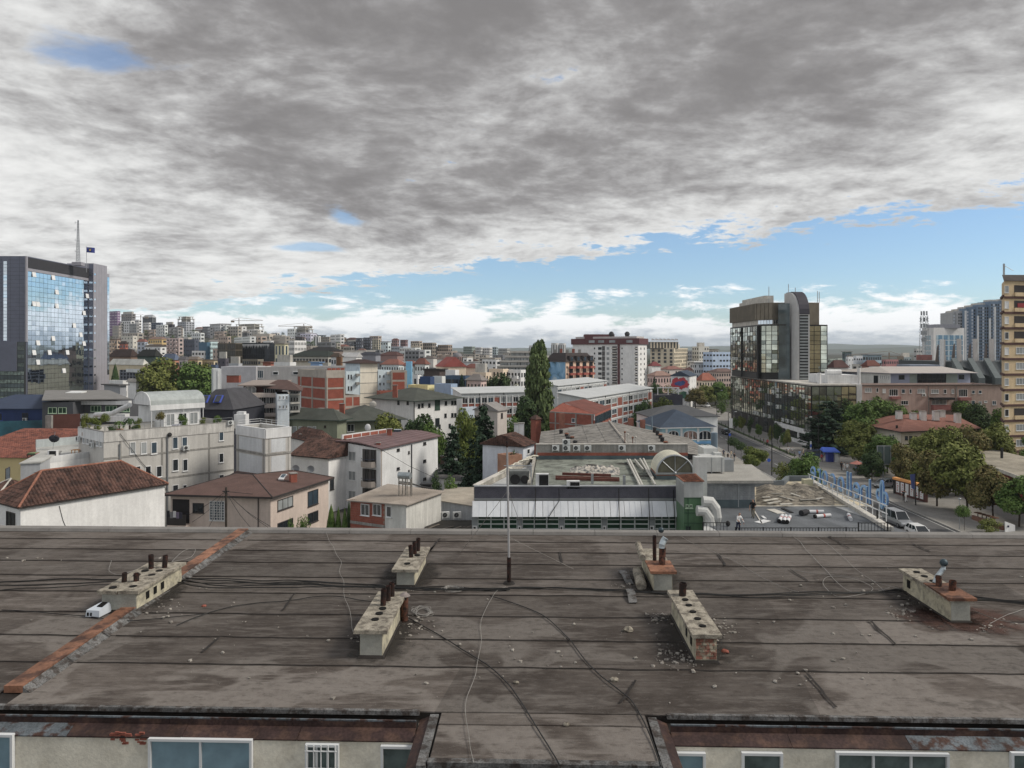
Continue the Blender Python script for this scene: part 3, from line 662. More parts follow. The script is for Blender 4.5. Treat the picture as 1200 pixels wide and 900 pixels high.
def cb_(pxs,r,mat,label,wob=.05,n=14,zz=.03,name='cable',group=None):
 P3=[rp(*p)for p in pxs];line=[]
 for i in rg(len(P3)-1):
  p0=P3[max(i-1,0)];p1=P3[i];p2=P3[i+1];p3=P3[min(i+2,len(P3)-1)]
  for k in rg(n):
   t=k/n;line.append(.5*((2*p1)+(p2-p0)*t+(2*p0-5*p1+4*p2-p3)*t*t+(3*p1-p0-3*p2+p3)*t**3))
 line.append(P3[-1]);o=random.uniform(0,90)
 out_=[]
 for q in line:
  out_.append(V_((q.x+wob*mn_.noise(V_((q.x*.8,q.y*.8,o))),q.y+wob*mn_.noise(V_((q.x*.8,q.y*.8,o+7))),ZR+zz+.02*abs(mn_.noise(q*1.7)))))
 mb=MB();mb.Tb(out_,r*.8,5);return so_(name,label,'cable',mb,mat,group=group)
cg='black cables strung across the flat roof'
for k,(yy,lab)in en(((684,'uppermost black cable running left from the cream double stack'),(687,'second black cable running left from the cream double stack'),(692,'sagging black cable beside the cream double stack'))):
 cb_([(-30,yy+3),(60,yy-2),(150,yy-6),(205,yy-10)],.022-.004*k,CABL,lab,.25,group=cg)
for k in rg(5):
 cb_([(208,678+k*2),(262,680+k*3),(340,683+2.2*k),(430,686+1.6*k),(466,690+k),(540,691+k),(596,692)],.018,CABL,'black cable in the bundle between the double stack and the mast',.22,zz=.03+.012*k,group='bundle of black cables left of the mast')
cb_([(205,735),(250,718),(330,705),(400,700),(470,712)],.014,CABL,'thin black cable curving towards the long flaking stack',.15)
cb_([(0,716),(90,722),(160,728),(240,722)],.012,CABL,'thin black cable below the cream double stack',.12)
for k in rg(3):
 cb_([(598,690),(680,692+k),(745,694+k*1.5),(800,698+k),(900,697+2*k),(1000,695+k),(1070,690+2*k)],.018,CABL,'black cable in the bundle between the mast and the rust stained stack',.2,zz=.03+.012*k,group='bundle of black cables right of the mast')
for k in rg(3):
 cb_([(1135,700+3*k),(1165,703+2*k),(1230,709+3*k)],.02,CABL,'black cable leaving the rust stained stack for the roof end',.1,zz=.03+.012*k,group='black cables beyond the rust stained stack')
cb_([(575,700),(640,725),(700,790),(745,830),(775,900)],.014,CABL,'black cable crossing diagonally to the right eave',.06)
cb_([(480,726),(520,750),(560,775),(600,810),(655,900)],.014,CABL,'black cable running from the vent pipe down to the near edge',.06)
cb_([(556,900),(548,860),(557,800),(566,740),(577,700),(594,690)],.006,WIRE,'pale wire trailing from the mast foot to the near edge',.12,zz=.04)
cb_([(380,622),(395,650),(401,690),(412,735),(416,745)],.006,WIRE,'pale wire running down to the long flaking stack',.1,zz=.05)
cb_([(790,626),(850,655),(920,690),(935,695)],.006,WIRE,'pale wire slanting down from the far edge right of centre',.15)
cb_([(925,625),(965,665),(985,690),(1010,698),(1020,690),(1000,680),(970,678),(964,690),(990,702),(1040,690)],.008,WIRE,'pale looped wire left of the rust stained stack',.1)
cb_([(950,625),(990,655),(1025,685),(1035,697)],.006,WIRE,'straight pale wire ending at the rust stained stack',.1)
cb_([(880,655),(940,672),(1010,680),(1060,692)],.006,WIRE,'long pale wire reaching the rust stained stack',.15)
cb_([(130,660),(128,672),(140,676),(160,670)],.008,WIRE,'pale wire loop behind the cream double stack',.05,zz=.06)
cb_([(200,662),(215,648),(228,646),(224,655),(202,661)],.008,WIRE,'pale wire loop lying by the joint cover',.05,zz=.06)
cb_([(1140,717),(1170,728),(1215,735)],.008,WIRE,'pale wire on rusty stained felt by the roof end',.05)
cb_([(1160,733),(1185,720),(1230,708)],.008,WIRE,'pale wire rising towards the roof end',.05)
rr=random.Random(11)
for cx,cy,w,h_,lab in((531,692,17,5,'tangle of pale wire beside the mast'),(495,719,15,8,'tangle of pale wire beside the rusty vent pipe')):
 pts_=[(cx+w*rr.uniform(.4,1)*cs(t*1.7),cy+h_*rr.uniform(.4,1)*sn(t*1.7+.4*rr.random()))for t in rg(34)]
 cb_(pts_,.005,WIRE,lab,.05,n=8,zz=.05,name='wire_tangle')
db=MB()
spots=[(470,690,40,8,26),(485,735,22,14,60),(425,750,10,12,26),(800,770,34,16,120),(845,740,24,14,60),(775,725,20,10,40),(1060,715,22,14,50),(740,685,30,8,30),(1160,735,24,8,40),(960,790,90,25,16),(190,712,30,10,26),(600,745,260,80,60),(300,720,250,70,46),(1000,720,200,70,50),(40,660,40,12,8)]
for cx,cy,sx,sy,n in spots:
 for k in rg(n):
  x,y=cx+rr.gauss(0,sx*.5),cy+rr.gauss(0,sy*.5)
  if y<632 or y>828:continue
  p=rp(x,y);s_=rr.choice((.010,.012,.018,.022,.03,.045));db.ball(p+U(.02),s_,5,3,(1,rr.uniform(.6,1.4),.6),.3)
su_('debris',db,M('plaster_crumbs',(.33,.31,.28,1),.95,var=.4,scale=5,fine=.2,tint=(.22,.2,.18,1)),kind=SF)
for x,y,s_,mm,lab in((736,740,.10,'w','large pale stone lump by the far side of the brick ended stack'),(605,801,.05,'w','pair of pale stones near the eave left of the mast line'),(850,765,.07,'o','orange brown stone beside the brick ended stack'),(664,850,.05,'w','lone pale stone near the projecting roof edge'),(720,798,.07,'w','pale stone on the diagonal cable'),(239,711,.05,'o','orange crumb of brick beside the joint cover')):
 mb=MB();mb.ball(rp(x,y)+U(s_*.4),s_,8,5,(1.2,.9,.6),.15);so_('stone',lab,'stone',mb,CAPM if mm=='w' else BK_)
c=rp(113,722);bt=T('plastic_case','white plastic case with slotted front beside the cream double stack','case',c)
mb=MB();a_,b_=ab(c);mb.hexa([rc(a_-.18,b_-.12,ZR+.03),rc(a_+.16,b_-.16,ZR+.03),rc(a_+.22,b_+.3,ZR+.03),rc(a_-.06,b_+.34,ZR+.03)],[rc(a_-.17,b_-.1,ZR+.17),rc(a_+.15,b_-.14,ZR+.17),rc(a_+.18,b_+.2,ZR+.24),rc(a_-.03,b_+.24,ZR+.24)]);bt.p('shell',mb,M('dirty_white_plastic',(.55,.60,.66,1),.5,var=.1))
mb=MB()
for k in rg(4):mb.hexa([rc(a_-.14+.075*k,b_-.135,ZR+.05),rc(a_-.10+.075*k,b_-.14,ZR+.05),rc(a_-.10+.075*k,b_-.1,ZR+.05),rc(a_-.14+.075*k,b_-.1,ZR+.05)],[rc(a_-.14+.075*k,b_-.13,ZR+.12),rc(a_-.10+.075*k,b_-.135,ZR+.12),rc(a_-.10+.075*k,b_-.1,ZR+.12),rc(a_-.14+.075*k,b_-.1,ZR+.12)])
bt.p('slot',mb,VOID)
bt.q('dark_opening',('hexa',[rc(a_+.0,b_+.02,ZR+.205),rc(a_+.13,b_+.0,ZR+.2),rc(a_+.15,b_+.18,ZR+.238),rc(a_+.02,b_+.2,ZR+.24)],[rc(a_+.0,b_+.02,ZR+.222),rc(a_+.13,b_+.0,ZR+.218),rc(a_+.15,b_+.18,ZR+.25),rc(a_+.02,b_+.2,ZR+.255)]),VOID)
for x,y,dx_,lab in((728,668,10,'bent strip of pale sheet lying left of the rust capped stack'),(738,690,4,'curled pale sheet scrap beside the rust capped stack')):
 mb=MB();p,q=rp(x,y,.06),rp(x+dx_,y+16,.03);s_=RA*.10
 mid=p.lerp(q,.5)+U(.06)
 for u0,u1 in((p,mid),(mid,q)):mb.Q(u0-s_,u0+s_,u1+s_,u1-s_);mb.Q(u0-s_-U(.012),u1-s_-U(.012),u1+s_-U(.012),u0+s_-U(.012))
 so_('sheet_scrap',lab,'scrap',mb,FLAKE)
# === builders for houses
def of_(pts,d):
 n=len(pts);out_=[]
 for i in rg(n):
  a,b,c=V_(pts[i-1][:2]),V_(pts[i][:2]),V_(pts[(i+1)%n][:2])
  n1=V_(((b-a).y,-(b-a).x)).normalized();n2=V_(((c-b).y,-(c-b).x)).normalized()
  m=(n1+n2);m=m/max(.2,m.length_squared)*2;out_.append(V_((b.x+m.x*d,b.y+m.y*d,0)))
 return out_
def ctr(pts):return sum((V_((p[0],p[1],0))for p in pts),U(0))/len(pts)
DECK=M('flat_roof_felt',C(128,126,122,1.1),.92,var=.22,scale=.35,fine=.12,tint=C(104,101,96,1.1))
DECKL=M('flat_roof_pale',C(160,160,156,1.2),.9,var=.18,scale=.35,fine=.1)
def bld(name,label,pts,zt,wm,cat=BG_,group=None,z0=None,flat=True,par=.5,deck=DECK,cop=None):
 """walls over a footprint (counter-clockwise, pts[0]..pts[2] = left end, near corner, right end); flat roof behind a parapet"""
 z0=-1 if z0 is None else z0
 t=T(name,label,cat,ctr(pts)+V_((0,0,max(z0,0))),group);z=zt if isinstance(zt,(list,tuple))else[zt]*len(pts)
 mb=MB();mb.prism(pts,z0,list(z),top=not flat)
 n=len(pts)
 if flat:
  q=of_(pts,-.22);i=len(mb.v)
  mb.v+=[(p[0],p[1],z[k])for k,p in en(pts)]+[(p.x,p.y,z[k])for k,p in en(q)]+[(p.x,p.y,z[k]-par-.3)for k,p in en(q)]
  for k in rg(n):
   j=(k+1)%n;mb.f+=[(i+k,i+j,i+n+j,i+n+k),(i+n+k,i+n+j,i+2*n+j,i+2*n+k)]
 t.p('wall',mb,wm)
 if flat:
  dk=MB();dk.Q(*[(p.x,p.y,z[k]-par)for k,p in en(of_(pts,-.21))]);t.p('roof',dk,deck)
  if cop:
   cb=MB();o1,o2=of_(pts,.06),of_(pts,-.27)
   for k in rg(n):
    j=(k+1)%n;cb.hexa([(o1[k].x,o1[k].y,z[k]+.003),(o1[j].x,o1[j].y,z[j]+.003),(o2[j].x,o2[j].y,z[j]+.003),(o2[k].x,o2[k].y,z[k]+.003)],[(o1[k].x,o1[k].y,z[k]+.09),(o1[j].x,o1[j].y,z[j]+.09),(o2[j].x,o2[j].y,z[j]+.09),(o2[k].x,o2[k].y,z[k]+.09)])
   t.p('coping',cb,cop)
 t.fL=Face(pts[0],pts[1]);t.fR=Face(pts[1],pts[2]);t.pts=pts;t.z=z
 return t
def slab_roof(t,pts,z,over,th,mat,name='roof',label=None):
 mb=MB();q=of_(pts,over);zz=z if isinstance(z,(list,tuple))else[z]*len(pts)
 mb.prism(q,[v+.01 for v in zz],[v+.01+th for v in zz],True,True);return t.p(name,mb,mat,label=label)
def hp_(t,pts,z,h,over,mat,fas=None,inset=None,gbl=False,axis=None,tiles=False):
 """hipped (or gabled) roof over a rectangle"""
 q=of_(pts,over);a,b,c,d=q
 L1,L2=(b-a).length,(c-b).length
 long1=(L1>=L2)if axis is None else axis=='L'
 if not long1:a,b,c,d=b,c,d,a
 w=(d-a).length;ln=(b-a).length;ins=0 if gbl else(inset if inset is not None else w/2);ins=min(ins,ln*.49)
 u=(b-a)/ln;m0,m1=(a+d)/2+u*ins,(b+c)/2-u*ins
 Z=lambda p,zz:V_((p.x,p.y,zz));mb=MB();ze=z+.14
 A,B_,C_,D_=Z(a,ze),Z(b,ze),Z(c,ze),Z(d,ze);R0,R1=Z(m0,ze+h),Z(m1,ze+h)
 mb.Q(A,B_,R1,R0);mb.Q(C_,D_,R0,R1);mb.Q(B_,C_,R1);mb.Q(D_,A,R0)
 r=t.p('roof',mb,mat)
 fb=MB();fb.prism([a,b,c,d],z,ze-.003,True,True);t.p('eaves',fb,fas or mat)
 if tiles:
  for quad in((A,B_,R1,R0),(C_,D_,R0,R1),(B_,C_,R1),(D_,A,R0)):tile_plane(t,quad,mat,r,tiles)
 return R0,R1,(A,B_,C_,D_),r
def tile_plane(t,poly,mat,parent,size):
 tw,tl=size;A=V_(poly[0]);u=(V_(poly[1])-A).normalized();nrm=u.cross(V_(poly[-1])-A).normalized();w=nrm.cross(u)
 if nrm.dot(V_((0,-.6,.8)))<.12:return
 P2=[((V_(p)-A).dot(u),(V_(p)-A).dot(w))for p in poly];H=max(p[1]for p in P2);mb=MB()
 rows=max(1,int(H/tl))
 for r_ in rg(rows):
  y0,y1=r_*tl,(r_+1)*tl;ym=(y0+y1)/2;xs=[]
  for(x0,v0),(x1,v1)in zip(P2,P2[1:]+P2[:1]):
   if(v0-ym)*(v1-ym)<0:xs.append(x0+(x1-x0)*(ym-v0)/(v1-v0))
  if len(xs)<2:continue
  s0,s1=min(xs),max(xs);k=math.ceil(s0/tw)
  while(k+1)*tw<=s1:
   x0=k*tw;l=.03+.012*random.random();k+=1;e_=.02*(random.random()-.5)
   def p(x,y,o):return A+u*x+w*y+nrm*o
   b0,b1=y0-.04+e_,y1
   i=len(mb.v)
   prof=((.05,0),(.30,.06),(.60,.06),(.95,0))
   for yy,oo in((b0,l),(b1,.008)):
    for f_,o in prof:mb.v.append(tuple(p(x0+f_*tw,yy,oo+o)))
   mb.f+=[(i,i+1,i+5,i+4),(i+1,i+2,i+6,i+5),(i+2,i+3,i+7,i+6),(i+3,i+2,i+1,i)]
 t.p('roof_tile',mb,mat,parent,kind=SF)
def ridge_cap(t,p,q,mat,r=.12,parent=None):
 mb=MB();mb.cyl(V_(p)+U(.02),V_(q)+U(.02),r,n=8);t.p('ridge_cap',mb,mat,parent)
def stack(t,p,w,d,h,mat,cap=True,label=None,rz=0,parent=None):
 mb=MB();c,s=cs(rz),sn(rz)
 def rect(w_,d_):return[(p[0]+x*c-y*s,p[1]+x*s+y*c)for x,y in((-w_,-d_),(w_,-d_),(w_,d_),(-w_,d_))]
 mb.prism(rect(w/2,d/2),p[2]-.6,p[2]+h);o=t.p('chimney',mb,mat,parent,label)
 if cap and parent is None:
  cb=MB();cb.prism(rect(w/2+.08,d/2+.08),p[2]+h+.002,p[2]+h+.1,True,True);t.p('cap',cb,CONC,o)
 return o
_ac={}
def ac_mesh():
 if _ac:return _ac
 b=MB();b.box(-.42,-.16,-.3,.42,.16,.3);b.box(-.40,-.17,-.42,-.34,.17,-.3);b.box(.34,-.17,-.42,.40,.17,-.3)
 f=MB();f.cyl((-.1,-.175,0),(-.1,-.155,0),.24,n=14)
 g_=MB()
 for k in rg(4):g_.cyl((-.1+.21*cs(k*.785),-.185,.21*sn(k*.785)),(-.1-.21*cs(k*.785),-.185,-.21*sn(k*.785)),.012,n=4)
 _ac.update(b=b.mesh('air_conditioner',M('air_conditioner_case',(.60,.62,.62,1),.55,var=.12)),f=f.mesh('fan',BLK_),g=g_.mesh('fan_grille',ST_));return _ac
def ac(t,loc,rz,sc=1.):
 a=ac_mesh();o=t.inst('air_conditioner',a['b'],loc,rz,scale=(sc,)*3);t.inst('fan',a['f'],(0,0,0),0,o);t.inst('fan_grille',a['g'],(0,0,0),0,o);return o
def aT(label,loc,rz,sc=1.,group=None,double=False):
 a=ac_mesh();t=T('air_conditioner',label,'air conditioner',loc,group);t.o.rotation_euler=(0,0,rz);t.o.scale=(sc,)*3
 for k in rg(2 if double else 1):
  for nme,kk in(('case','b'),('fan','f'),('fan_grille','g')):
   o=link(bpy.data.objects.new(nme,a[kk]));o.parent=t.o;o.location=(0,0,.42+.66*k)
 return t
def dr_(t,fc,s,z0,z1,mat=ST_,r=.06):
 mb=MB();mb.cyl(fc.pt(s,.1,z0),fc.pt(s,.1,z1),r,n=8);t.p('drainpipe',mb,mat)
def lg_(t,fc,z,h,o,mat,s0=0,s1=None,name='ledge'):
 mb=MB();mb.B(fc,s0,fc.L if s1 is None else s1,-.01,o,z-h/2,z+h/2);t.p(name,mb,mat)
def fs(fc,x):
 t=(x-600)/F;return(t*fc.A.y-fc.A.x)/(fc.u.x-t*fc.u.y)
def fz(fc,s,y):return pz(y,fc.pt(s,0,0).y)
def wp_(t,fc,x0,x1,y0,y1,fm=WFR,gm=GLD,style='plain',h=None):
 s0,s1=fs(fc,x0),fs(fc,x1);sm=(s0+s1)/2;z1,z0=fz(fc,sm,y0),fz(fc,sm,y1)
 return wd_(t,fc,sm,(z0+z1)/2,abs(s1-s0),z1-z0,fm,gm,style)
def rail(t,pts,z,h,mat,step=1.2,name='railing',r=.025,bars=(.5,1.)):
 mb=MB()
 for p,q in zip(pts,pts[1:]):
  p,q=V_((p[0],p[1],z)),V_((q[0],q[1],z));n=max(1,int((q-p).length/step))
  for k in rg(n+1):
   c=p.lerp(q,k/n);mb.cyl(c,c+U(h),r,n=5)
  for b in bars:mb.cyl(p+U(h*b),q+U(h*b),r,n=5)
 return t.p(name,mb,mat)if isinstance(t,T)else mb
# === left: houses just beyond the roof
WALLW=wl_(196,198,198,1.25);WALLG=wl_(162,160,156,1.18,.14);WALLP=wl_(172,156,146,1.25)
L,Cn,Rr,Bk=fit(24,61,3,193,56,dl=5.6)
zE=pz(596,61)
t=bld('tiled_house','low house with dark brown clay tile hip roof and blank white end wall',FQ,zE,WALLW,HS,flat=False)
R0,R1,ev,rf=hp_(t,t.pts,zE,2.35,.25,TILEM,M('roof_gutter_dark',(.05,.045,.043,1),.6),tiles=(.30,.42))
for p,q in((R0,R1),(ev[0],R0 if(ev[0]-R0).length<(ev[0]-R1).length else R1),(ev[1],min((R0,R1),key=lambda r_:(r_-ev[1]).length)),(ev[2],min((R0,R1),key=lambda r_:(r_-ev[2]).length)),(ev[3],min((R0,R1),key=lambda r_:(r_-ev[3]).length))):ridge_cap(t,p,q,M('ridge_tile',C(140,88,66,1.2),.85,var=.25,scale=3),.10,rf)
wp_(t,t.fL,8,18,600,618,DFR,GLD,'two')
t.q('wall_cable',('Tb',[t.fR.pt(3.,.03,zE-.3),t.fR.pt(3.3,.03,zE-1.6),t.fR.pt(3.9,.03,zE-3.2)],.02),CABL)
w0=L+(Cn-L)*.2;uu=(Cn-L).normalized();vv=V_((-uu.y,uu.x,0))
wing=[L-uu*4.5+vv*.2,L-uu*.02+vv*.2,L-uu*.02+vv*4.6,L-uu*4.5+vv*4.6]
t2=bld('tiled_house_wing','lower tiled wing with pale ridge lines beside the dark brown hip roof',wing,zE-.3,WALLW,HS,flat=False)
R0,R1,ev,rf=hp_(t2,wing,zE-.3,1.5,.25,TILEM,_M['roof_gutter_dark'],tiles=(.30,.42));ridge_cap(t2,R0,R1,CL_,.10,rf);ridge_cap(t2,ev[1],R1,CL_,.08,rf);ridge_cap(t2,ev[0],R0,CL_,.08,rf)
zt=pz(544,84)
L,Cn,Rr,Bk=fit(24,84,5,47,20,dr=None,dl=10)
t=bld('rendered_annex','grey rendered flat annex with pale slab roof at the left of the terrace',FQ,pz(570-26,84),wl_(150,153,158,1.2),flat=False)
slab_roof(t,t.pts,t.z[0],.12,.14,DECKL);wp_(t,t.fL,7,12,548,566,DFR,GLB)
fcp=[V_(p)for p in(pt(47.5,88),pt(139,97),pt(150,112),pt(42,103))]
zf=pz(541,90)
t=bld('terrace_building','low white building with open roof terrace behind a slanting parapet',fcp,zf,WALLW,flat=False,z0=-1)
t.q('parapet',('B',Face(fcp[0],fcp[1]),.02,Face(fcp[0],fcp[1]).L,-.2,.02,zf,zf+.75),WH)
mb=MB();q=of_(fcp,-.02);mb.Q(*[(p.x,p.y,zf+.012)for p in q]);t.p('terrace_floor',mb,DECKL)
t.q('rear_parapet',('B',Face(fcp[3],fcp[2]),0,Face(fcp[3],fcp[2]).L,-.1,.15,zf,zf+1.1),wl_(150,158,160,1.2))
def simple_table(label,p,z,col,w=1.):
 tt=T('terrace_table',label,'table',(p.x,p.y,z));m_=M('wood_'+col,{'orange':C(206,140,60,1.1),'brown':C(120,80,56,1.1),'white':(.6,.6,.6,1)}[col],.7,var=.15)
 tt.q('tabletop',('box',p.x-w/2,p.y-w*.4,z+.68,p.x+w/2,p.y+w*.4,z+.74),m_)
 for sx in(-1,1):
  for sy in(-1,1):
   mb=MB();x,y=p.x+sx*w*.42,p.y+sy*w*.32;mb.box(x-.035,y-.035,z+.015,x+.035,y+.035,z+.68);tt.p('leg',mb,m_)
 return tt
simple_table('orange wooden table by the parapet beside the black heat unit',pt(51,90.5),zf,'orange',1.1);simple_table('orange wooden table in the middle of the white terrace',pt(90,95.5),zf,'orange',1.1)
hu=T('heat_unit','white heat pump with big black square grille on the terrace','heat pump',pt(62,91)+U(zf));p=hu.loc
hu.q('case',('box',p.x-.55,p.y-.25,zf+.015,p.x+.55,p.y+.25,zf+1.25),WH);hu.q('grille',('box',p.x-.3,p.y-.29,zf+.1,p.x+.53,p.y-.252,zf+1.2),BLK_)
cv=T('covered_lounger','green and pink cushions on a dark lounger on the terrace','lounger',pt(43,94)+U(zf+.01));p=cv.loc
cv.q('seat',('box',p.x-1.,p.y-.5,p.z+.25,p.x+1.,p.y+.5,p.z+.38),DK_)
for sx in(-.9,.9):
 for sy in(-.4,.4):
  mb=MB();mb.cyl((p.x+sx,p.y+sy,p.z),(p.x+sx,p.y+sy,p.z+.25),.04,n=6);cv.p('leg',mb,DK_)
cv.q('cushion',('box',p.x-.9,p.y-.45,p.z+.385,p.x+.05,p.y+.45,p.z+.55),M('green_cloth',C(110,128,84,1.1),.9));cv.q('cushion',('box',p.x+.1,p.y-.45,p.z+.385,p.x+.9,p.y+.45,p.z+.5),M('pink_cloth',C(186,120,122,1.1),.9))
pf=T('patio_umbrella','closed dark umbrella leaning at the rear of the terrace','umbrella',pt(62,101)+U(zf+.01));p=pf.loc
mb=MB();mb.cyl(p,p+V_((.3,0,2.4)),.03,n=6);pf.p('pole',mb,ST_);pf.q('cloth',('ball',p+V_((.15,0,1.5)),.6,10,6,(1.1,.7,.8),.15),M('navy_cloth',(.02,.022,.03,1),.9))
for k,(x,D,lab)in en(((101,97.5,'clay planter figure with pale top near the terrace corner'),(106,98,'brown pot beside the planter figure on the terrace'))):
 mb=MB();p=pt(x,D)+U(zf+.016);mb.cyl(p,p+U(.5),.28,.34,10);mb.ball(p+U(.8),.3,8,5,(1,1,1.1),.1);so_('planter',lab,'planter',mb,M('terracotta',C(150,110,80,1.1),.9,var=.3,scale=3))
an=T('tv_antenna','rake shaped television antenna over the ridge of the tiled house','antenna',pt(52,70)+U(8));p=an.loc
mb=MB();mb.cyl(p,p+U(4.6),.03,n=6);an.p('pole',mb,DK_)
for dz_ in(3.4,4.3):
 mb=MB();c=p+U(dz_);mb.cyl(c+V_((-1.,0,0)),c+V_((.35,0,.05)),.02,n=5)
 for k in rg(7):mb.cyl(c+V_((-.9+k*.17,-.25,.01)),c+V_((-.9+k*.17,.25,.01)),.012,n=4)
 an.p('boom',mb,DK_)
L,Cn,Rr,Bk=fit(121.5,90,92,274,48)
ztp=pz(506.5,90)
t=bld('grey_apartment_house','long grey panel apartment house with a planted roof terrace',FQ,ztp,WALLG,'apartment building',par=1.,deck=DECKL,cop=CONC);GH=t
band=MB();band.B(t.fR,.0,t.fR.L,.002,.09,ztp-1.25,ztp-.02);t.p('parapet_band',band,M('stained_white_render',C(180,178,174,1.25),.9,var=.12,scale=.8,stk=.2,fine=.08))
band=MB();band.B(t.fL,0,t.fL.L,.002,.09,ztp-1.25,ztp-.02);t.p('parapet_band',band,WH)
for y0,y1,cols in((518,532,((152,159),(165,172),(177,184))),(512,526,((202,208.5),(213,219.5))),(546,559,((159,165),(170,177),(183,190))),(538,552,((202,209),(214,220))),(568,578,((202,209),(214,219))),(505.5,516.5,((256.5,262),)),(531,542,((256.5,262),)),(556,566,((256.5,262.5),))):
 for x0,x1 in cols:wp_(t,t.fR,x0,x1,y0,y1,WFR,GLD if y0>520 else GLC if x0<170 else GLB)
for y0,y1 in((512,524),(548,560)):
 for x0,x1 in((97,100),(101.5,104.5),(106,109),(113,116),(117.5,120)):wp_(t,t.fL,x0,x1,y0-(120-x0)*.2,y1-(120-x0)*.2,WFR,GLC)
for y in(524,553):
 s_=fs(t.fR,236);lg_(t,t.fR,fz(t.fR,s_,y+2),.22,.06,CONC)
for x in(141,190,245):
 s_=fs(t.fR,x);t.q('panel_joint',('B',t.fR,s_-.12,s_+.12,-.01,.03,-1,ztp-1.27),CONC)
dr_(t,t.fR,fs(t.fR,196),0,ztp-.9,M('grey_drainpipe',(.20,.21,.22,1),.6),.10);dr_(t,t.fR,fs(t.fR,140),0,ztp-1.6,_M['grey_drainpipe'],.09)
t.q('rainwater_head',('ball',t.fR.pt(fs(t.fR,198),.25,ztp-.95),.28,10,6),DK_)
ac(t,t.fR.pt(fs(t.fR,217),.3,fz(t.fR,fs(t.fR,217),524.5)),t.fR.rz,.95);ac(t,t.fL.pt(fs(t.fL,94.5),.3,pz(512,97)),t.fL.rz,1.);ac(t,t.fL.pt(fs(t.fL,110.5),.3,pz(520,93)),t.fL.rz,1.);ac(t,t.fR.pt(fs(t.fR,269),.3,pz(495,102)),t.fR.rz,.9)
t.q('wall_cable',('Tb',[t.fR.pt(fs(t.fR,140),.2,ztp-.3),t.fR.pt(fs(t.fR,165),.1,pz(540,94)),t.fR.pt(fs(t.fR,198),.1,pz(575,97))],.03),CABL)
L2,C2,R2,B2=fit(311,93,277,341,48)
zs=pz(503.5,93)
st=bld('stair_block','grey stair block with white parapet at the right end of the planted roof house',[L2,C2,R2,B2],zs,WALLG,par=.9,deck=DECKL,cop=WH)
for f_ in(st.fL,st.fR):
 st.q('parapet_band',('B',f_,0,f_.L,.002,.12,zs-1.15,zs-.02),WH)
 lg_(st,f_,pz(533,93),.25,.10,CONC);lg_(st,f_,pz(563,93),.3,.12,CONC)
 for s_ in(.5,f_.L-.4):
  st.q('panel_joint',('B',f_,s_-.05,s_+.05,.001,.03,0,zs-1.17),CONC)
 st.q('wall_panel',('B',f_,.8,f_.L-.8,.002,.035,pz(562,93),pz(536,93)),wl_(168,172,176,1.25))
 st.q('wall_panel',('B',f_,.8,f_.L-.8,.002,.035,pz(531,93),zs-1.3),wl_(168,172,176,1.25))
rail(st,[R2+V_((-.3,.2,0)),B2+V_((0,-.3,0)),L2+V_((.3,0,0))],zs+.1,.6,WH)
p=pt(283,104);wt=T('water_tank','white square tank on the roof beside the stair block','tank',(p.x,p.y,ztp-1));wt.q('tank_body',('box',p.x-.8,p.y-.7,ztp-.98,p.x+.8,p.y+.7,ztp+1.),WH);wt.q('lid',('box',p.x-.5,p.y-.5,ztp+1.003,p.x+.5,p.y+.5,ztp+1.35),WH)
zr_=ztp-1.
gu,gv=(Rr-Cn).normalized(),(L-Cn).normalized()
P0=pt(194,106);vw=4.6;vl=6.8
pv=T('roof_pavilion','white pavilion with a pale green barrel vault roof on the grey house','pavilion',(P0.x,P0.y,zr_))
a0=pt(178,101);
pvp=[a0+gv*.0,a0+gu*vl*0+gu*.0,a0+gu*vl,a0+gu*vl+gv*vw]
A_,B_,C_,D_=a0+gv*vw,a0,a0+gu*vl,a0+gu*vl+gv*vw
zv=pz(477,101)
pv.q('wall',('prism',[A_,B_+gu*1.6+gv*.0,C_,D_],zr_+.012,zv),WH)
mb=MB();n=12;rowsv=[]
for k in rg(n+1):
 th_=PI*k/n;o_=B_-gu*.4-gv*.5+gv*(vw+1.)*(1-cs(th_))/2;hh=zv+.25+1.75*sn(th_)**.8
 rowsv.append((V_((o_.x,o_.y,hh)),V_((o_.x,o_.y,hh))+gu*(vl+.8)))
for r0,r1 in zip(rowsv,rowsv[1:]):mb.Q(r0[0],r0[1],r1[1],r1[0])
pv.p('vault_sheet',mb,M('pale_green_sheet',C(152,160,160,1.2),.6,var=.12,scale=.6,fine=.05,stk=.1),smooth=True)
for e_ in(0,1):pv.q('vault_end',('Q',*[r_[e_]for r_ in rowsv]),WH)
pv.q('vault_trim',('Tb',[r_[0]-gu*.02 for r_ in rowsv],.09,6),WH)
fv=Face(B_-gu*.4-gv*.5,C_+gu*.4-gv*.5);pv.q('vault_beam',('B',fv,0,fv.L,-.3,.03,zv-.45,zv+.26),WH)
fq=Face(B_+gu*1.6,C_)
for s_,w,mm in((.9,1.2,GLC),(2.6,1.2,GLD),(4.2,1.2,GLC)):wd_(pv,fq,s_,zr_+1.3,w,1.7,WFR,mm,'two')
for s_ in(.2,4.6,fv.L-.2):
 mb=MB();q=fv.pt(s_,-.12,zr_);mb.cyl(q+U(.012),(q.x,q.y,zv-.44),.06,n=6);pv.p('post',mb,WH)
mb=MB();q0,q1=pt(112,112),pt(152,104);mb.Tb([V_((q0.x,q0.y,pz(486,112))),V_(((q0.x+q1.x)/2,(q0.y+q1.y)/2,pz(484.5,108))),V_((q1.x,q1.y,pz(474.5,104)))],.35,10);so_('rolled_awning','long white rolled awning tube left of the barrel vault','awning',mb,WH)
mb=MB();mb.box(q0.x+1,q0.y+1,zr_+.01,q0.x+6.5,q0.y+1.3,pz(489,112));so_('terrace_screen','low white screen wall behind the terrace plants','screen',mb,WH)
CAPP=pt
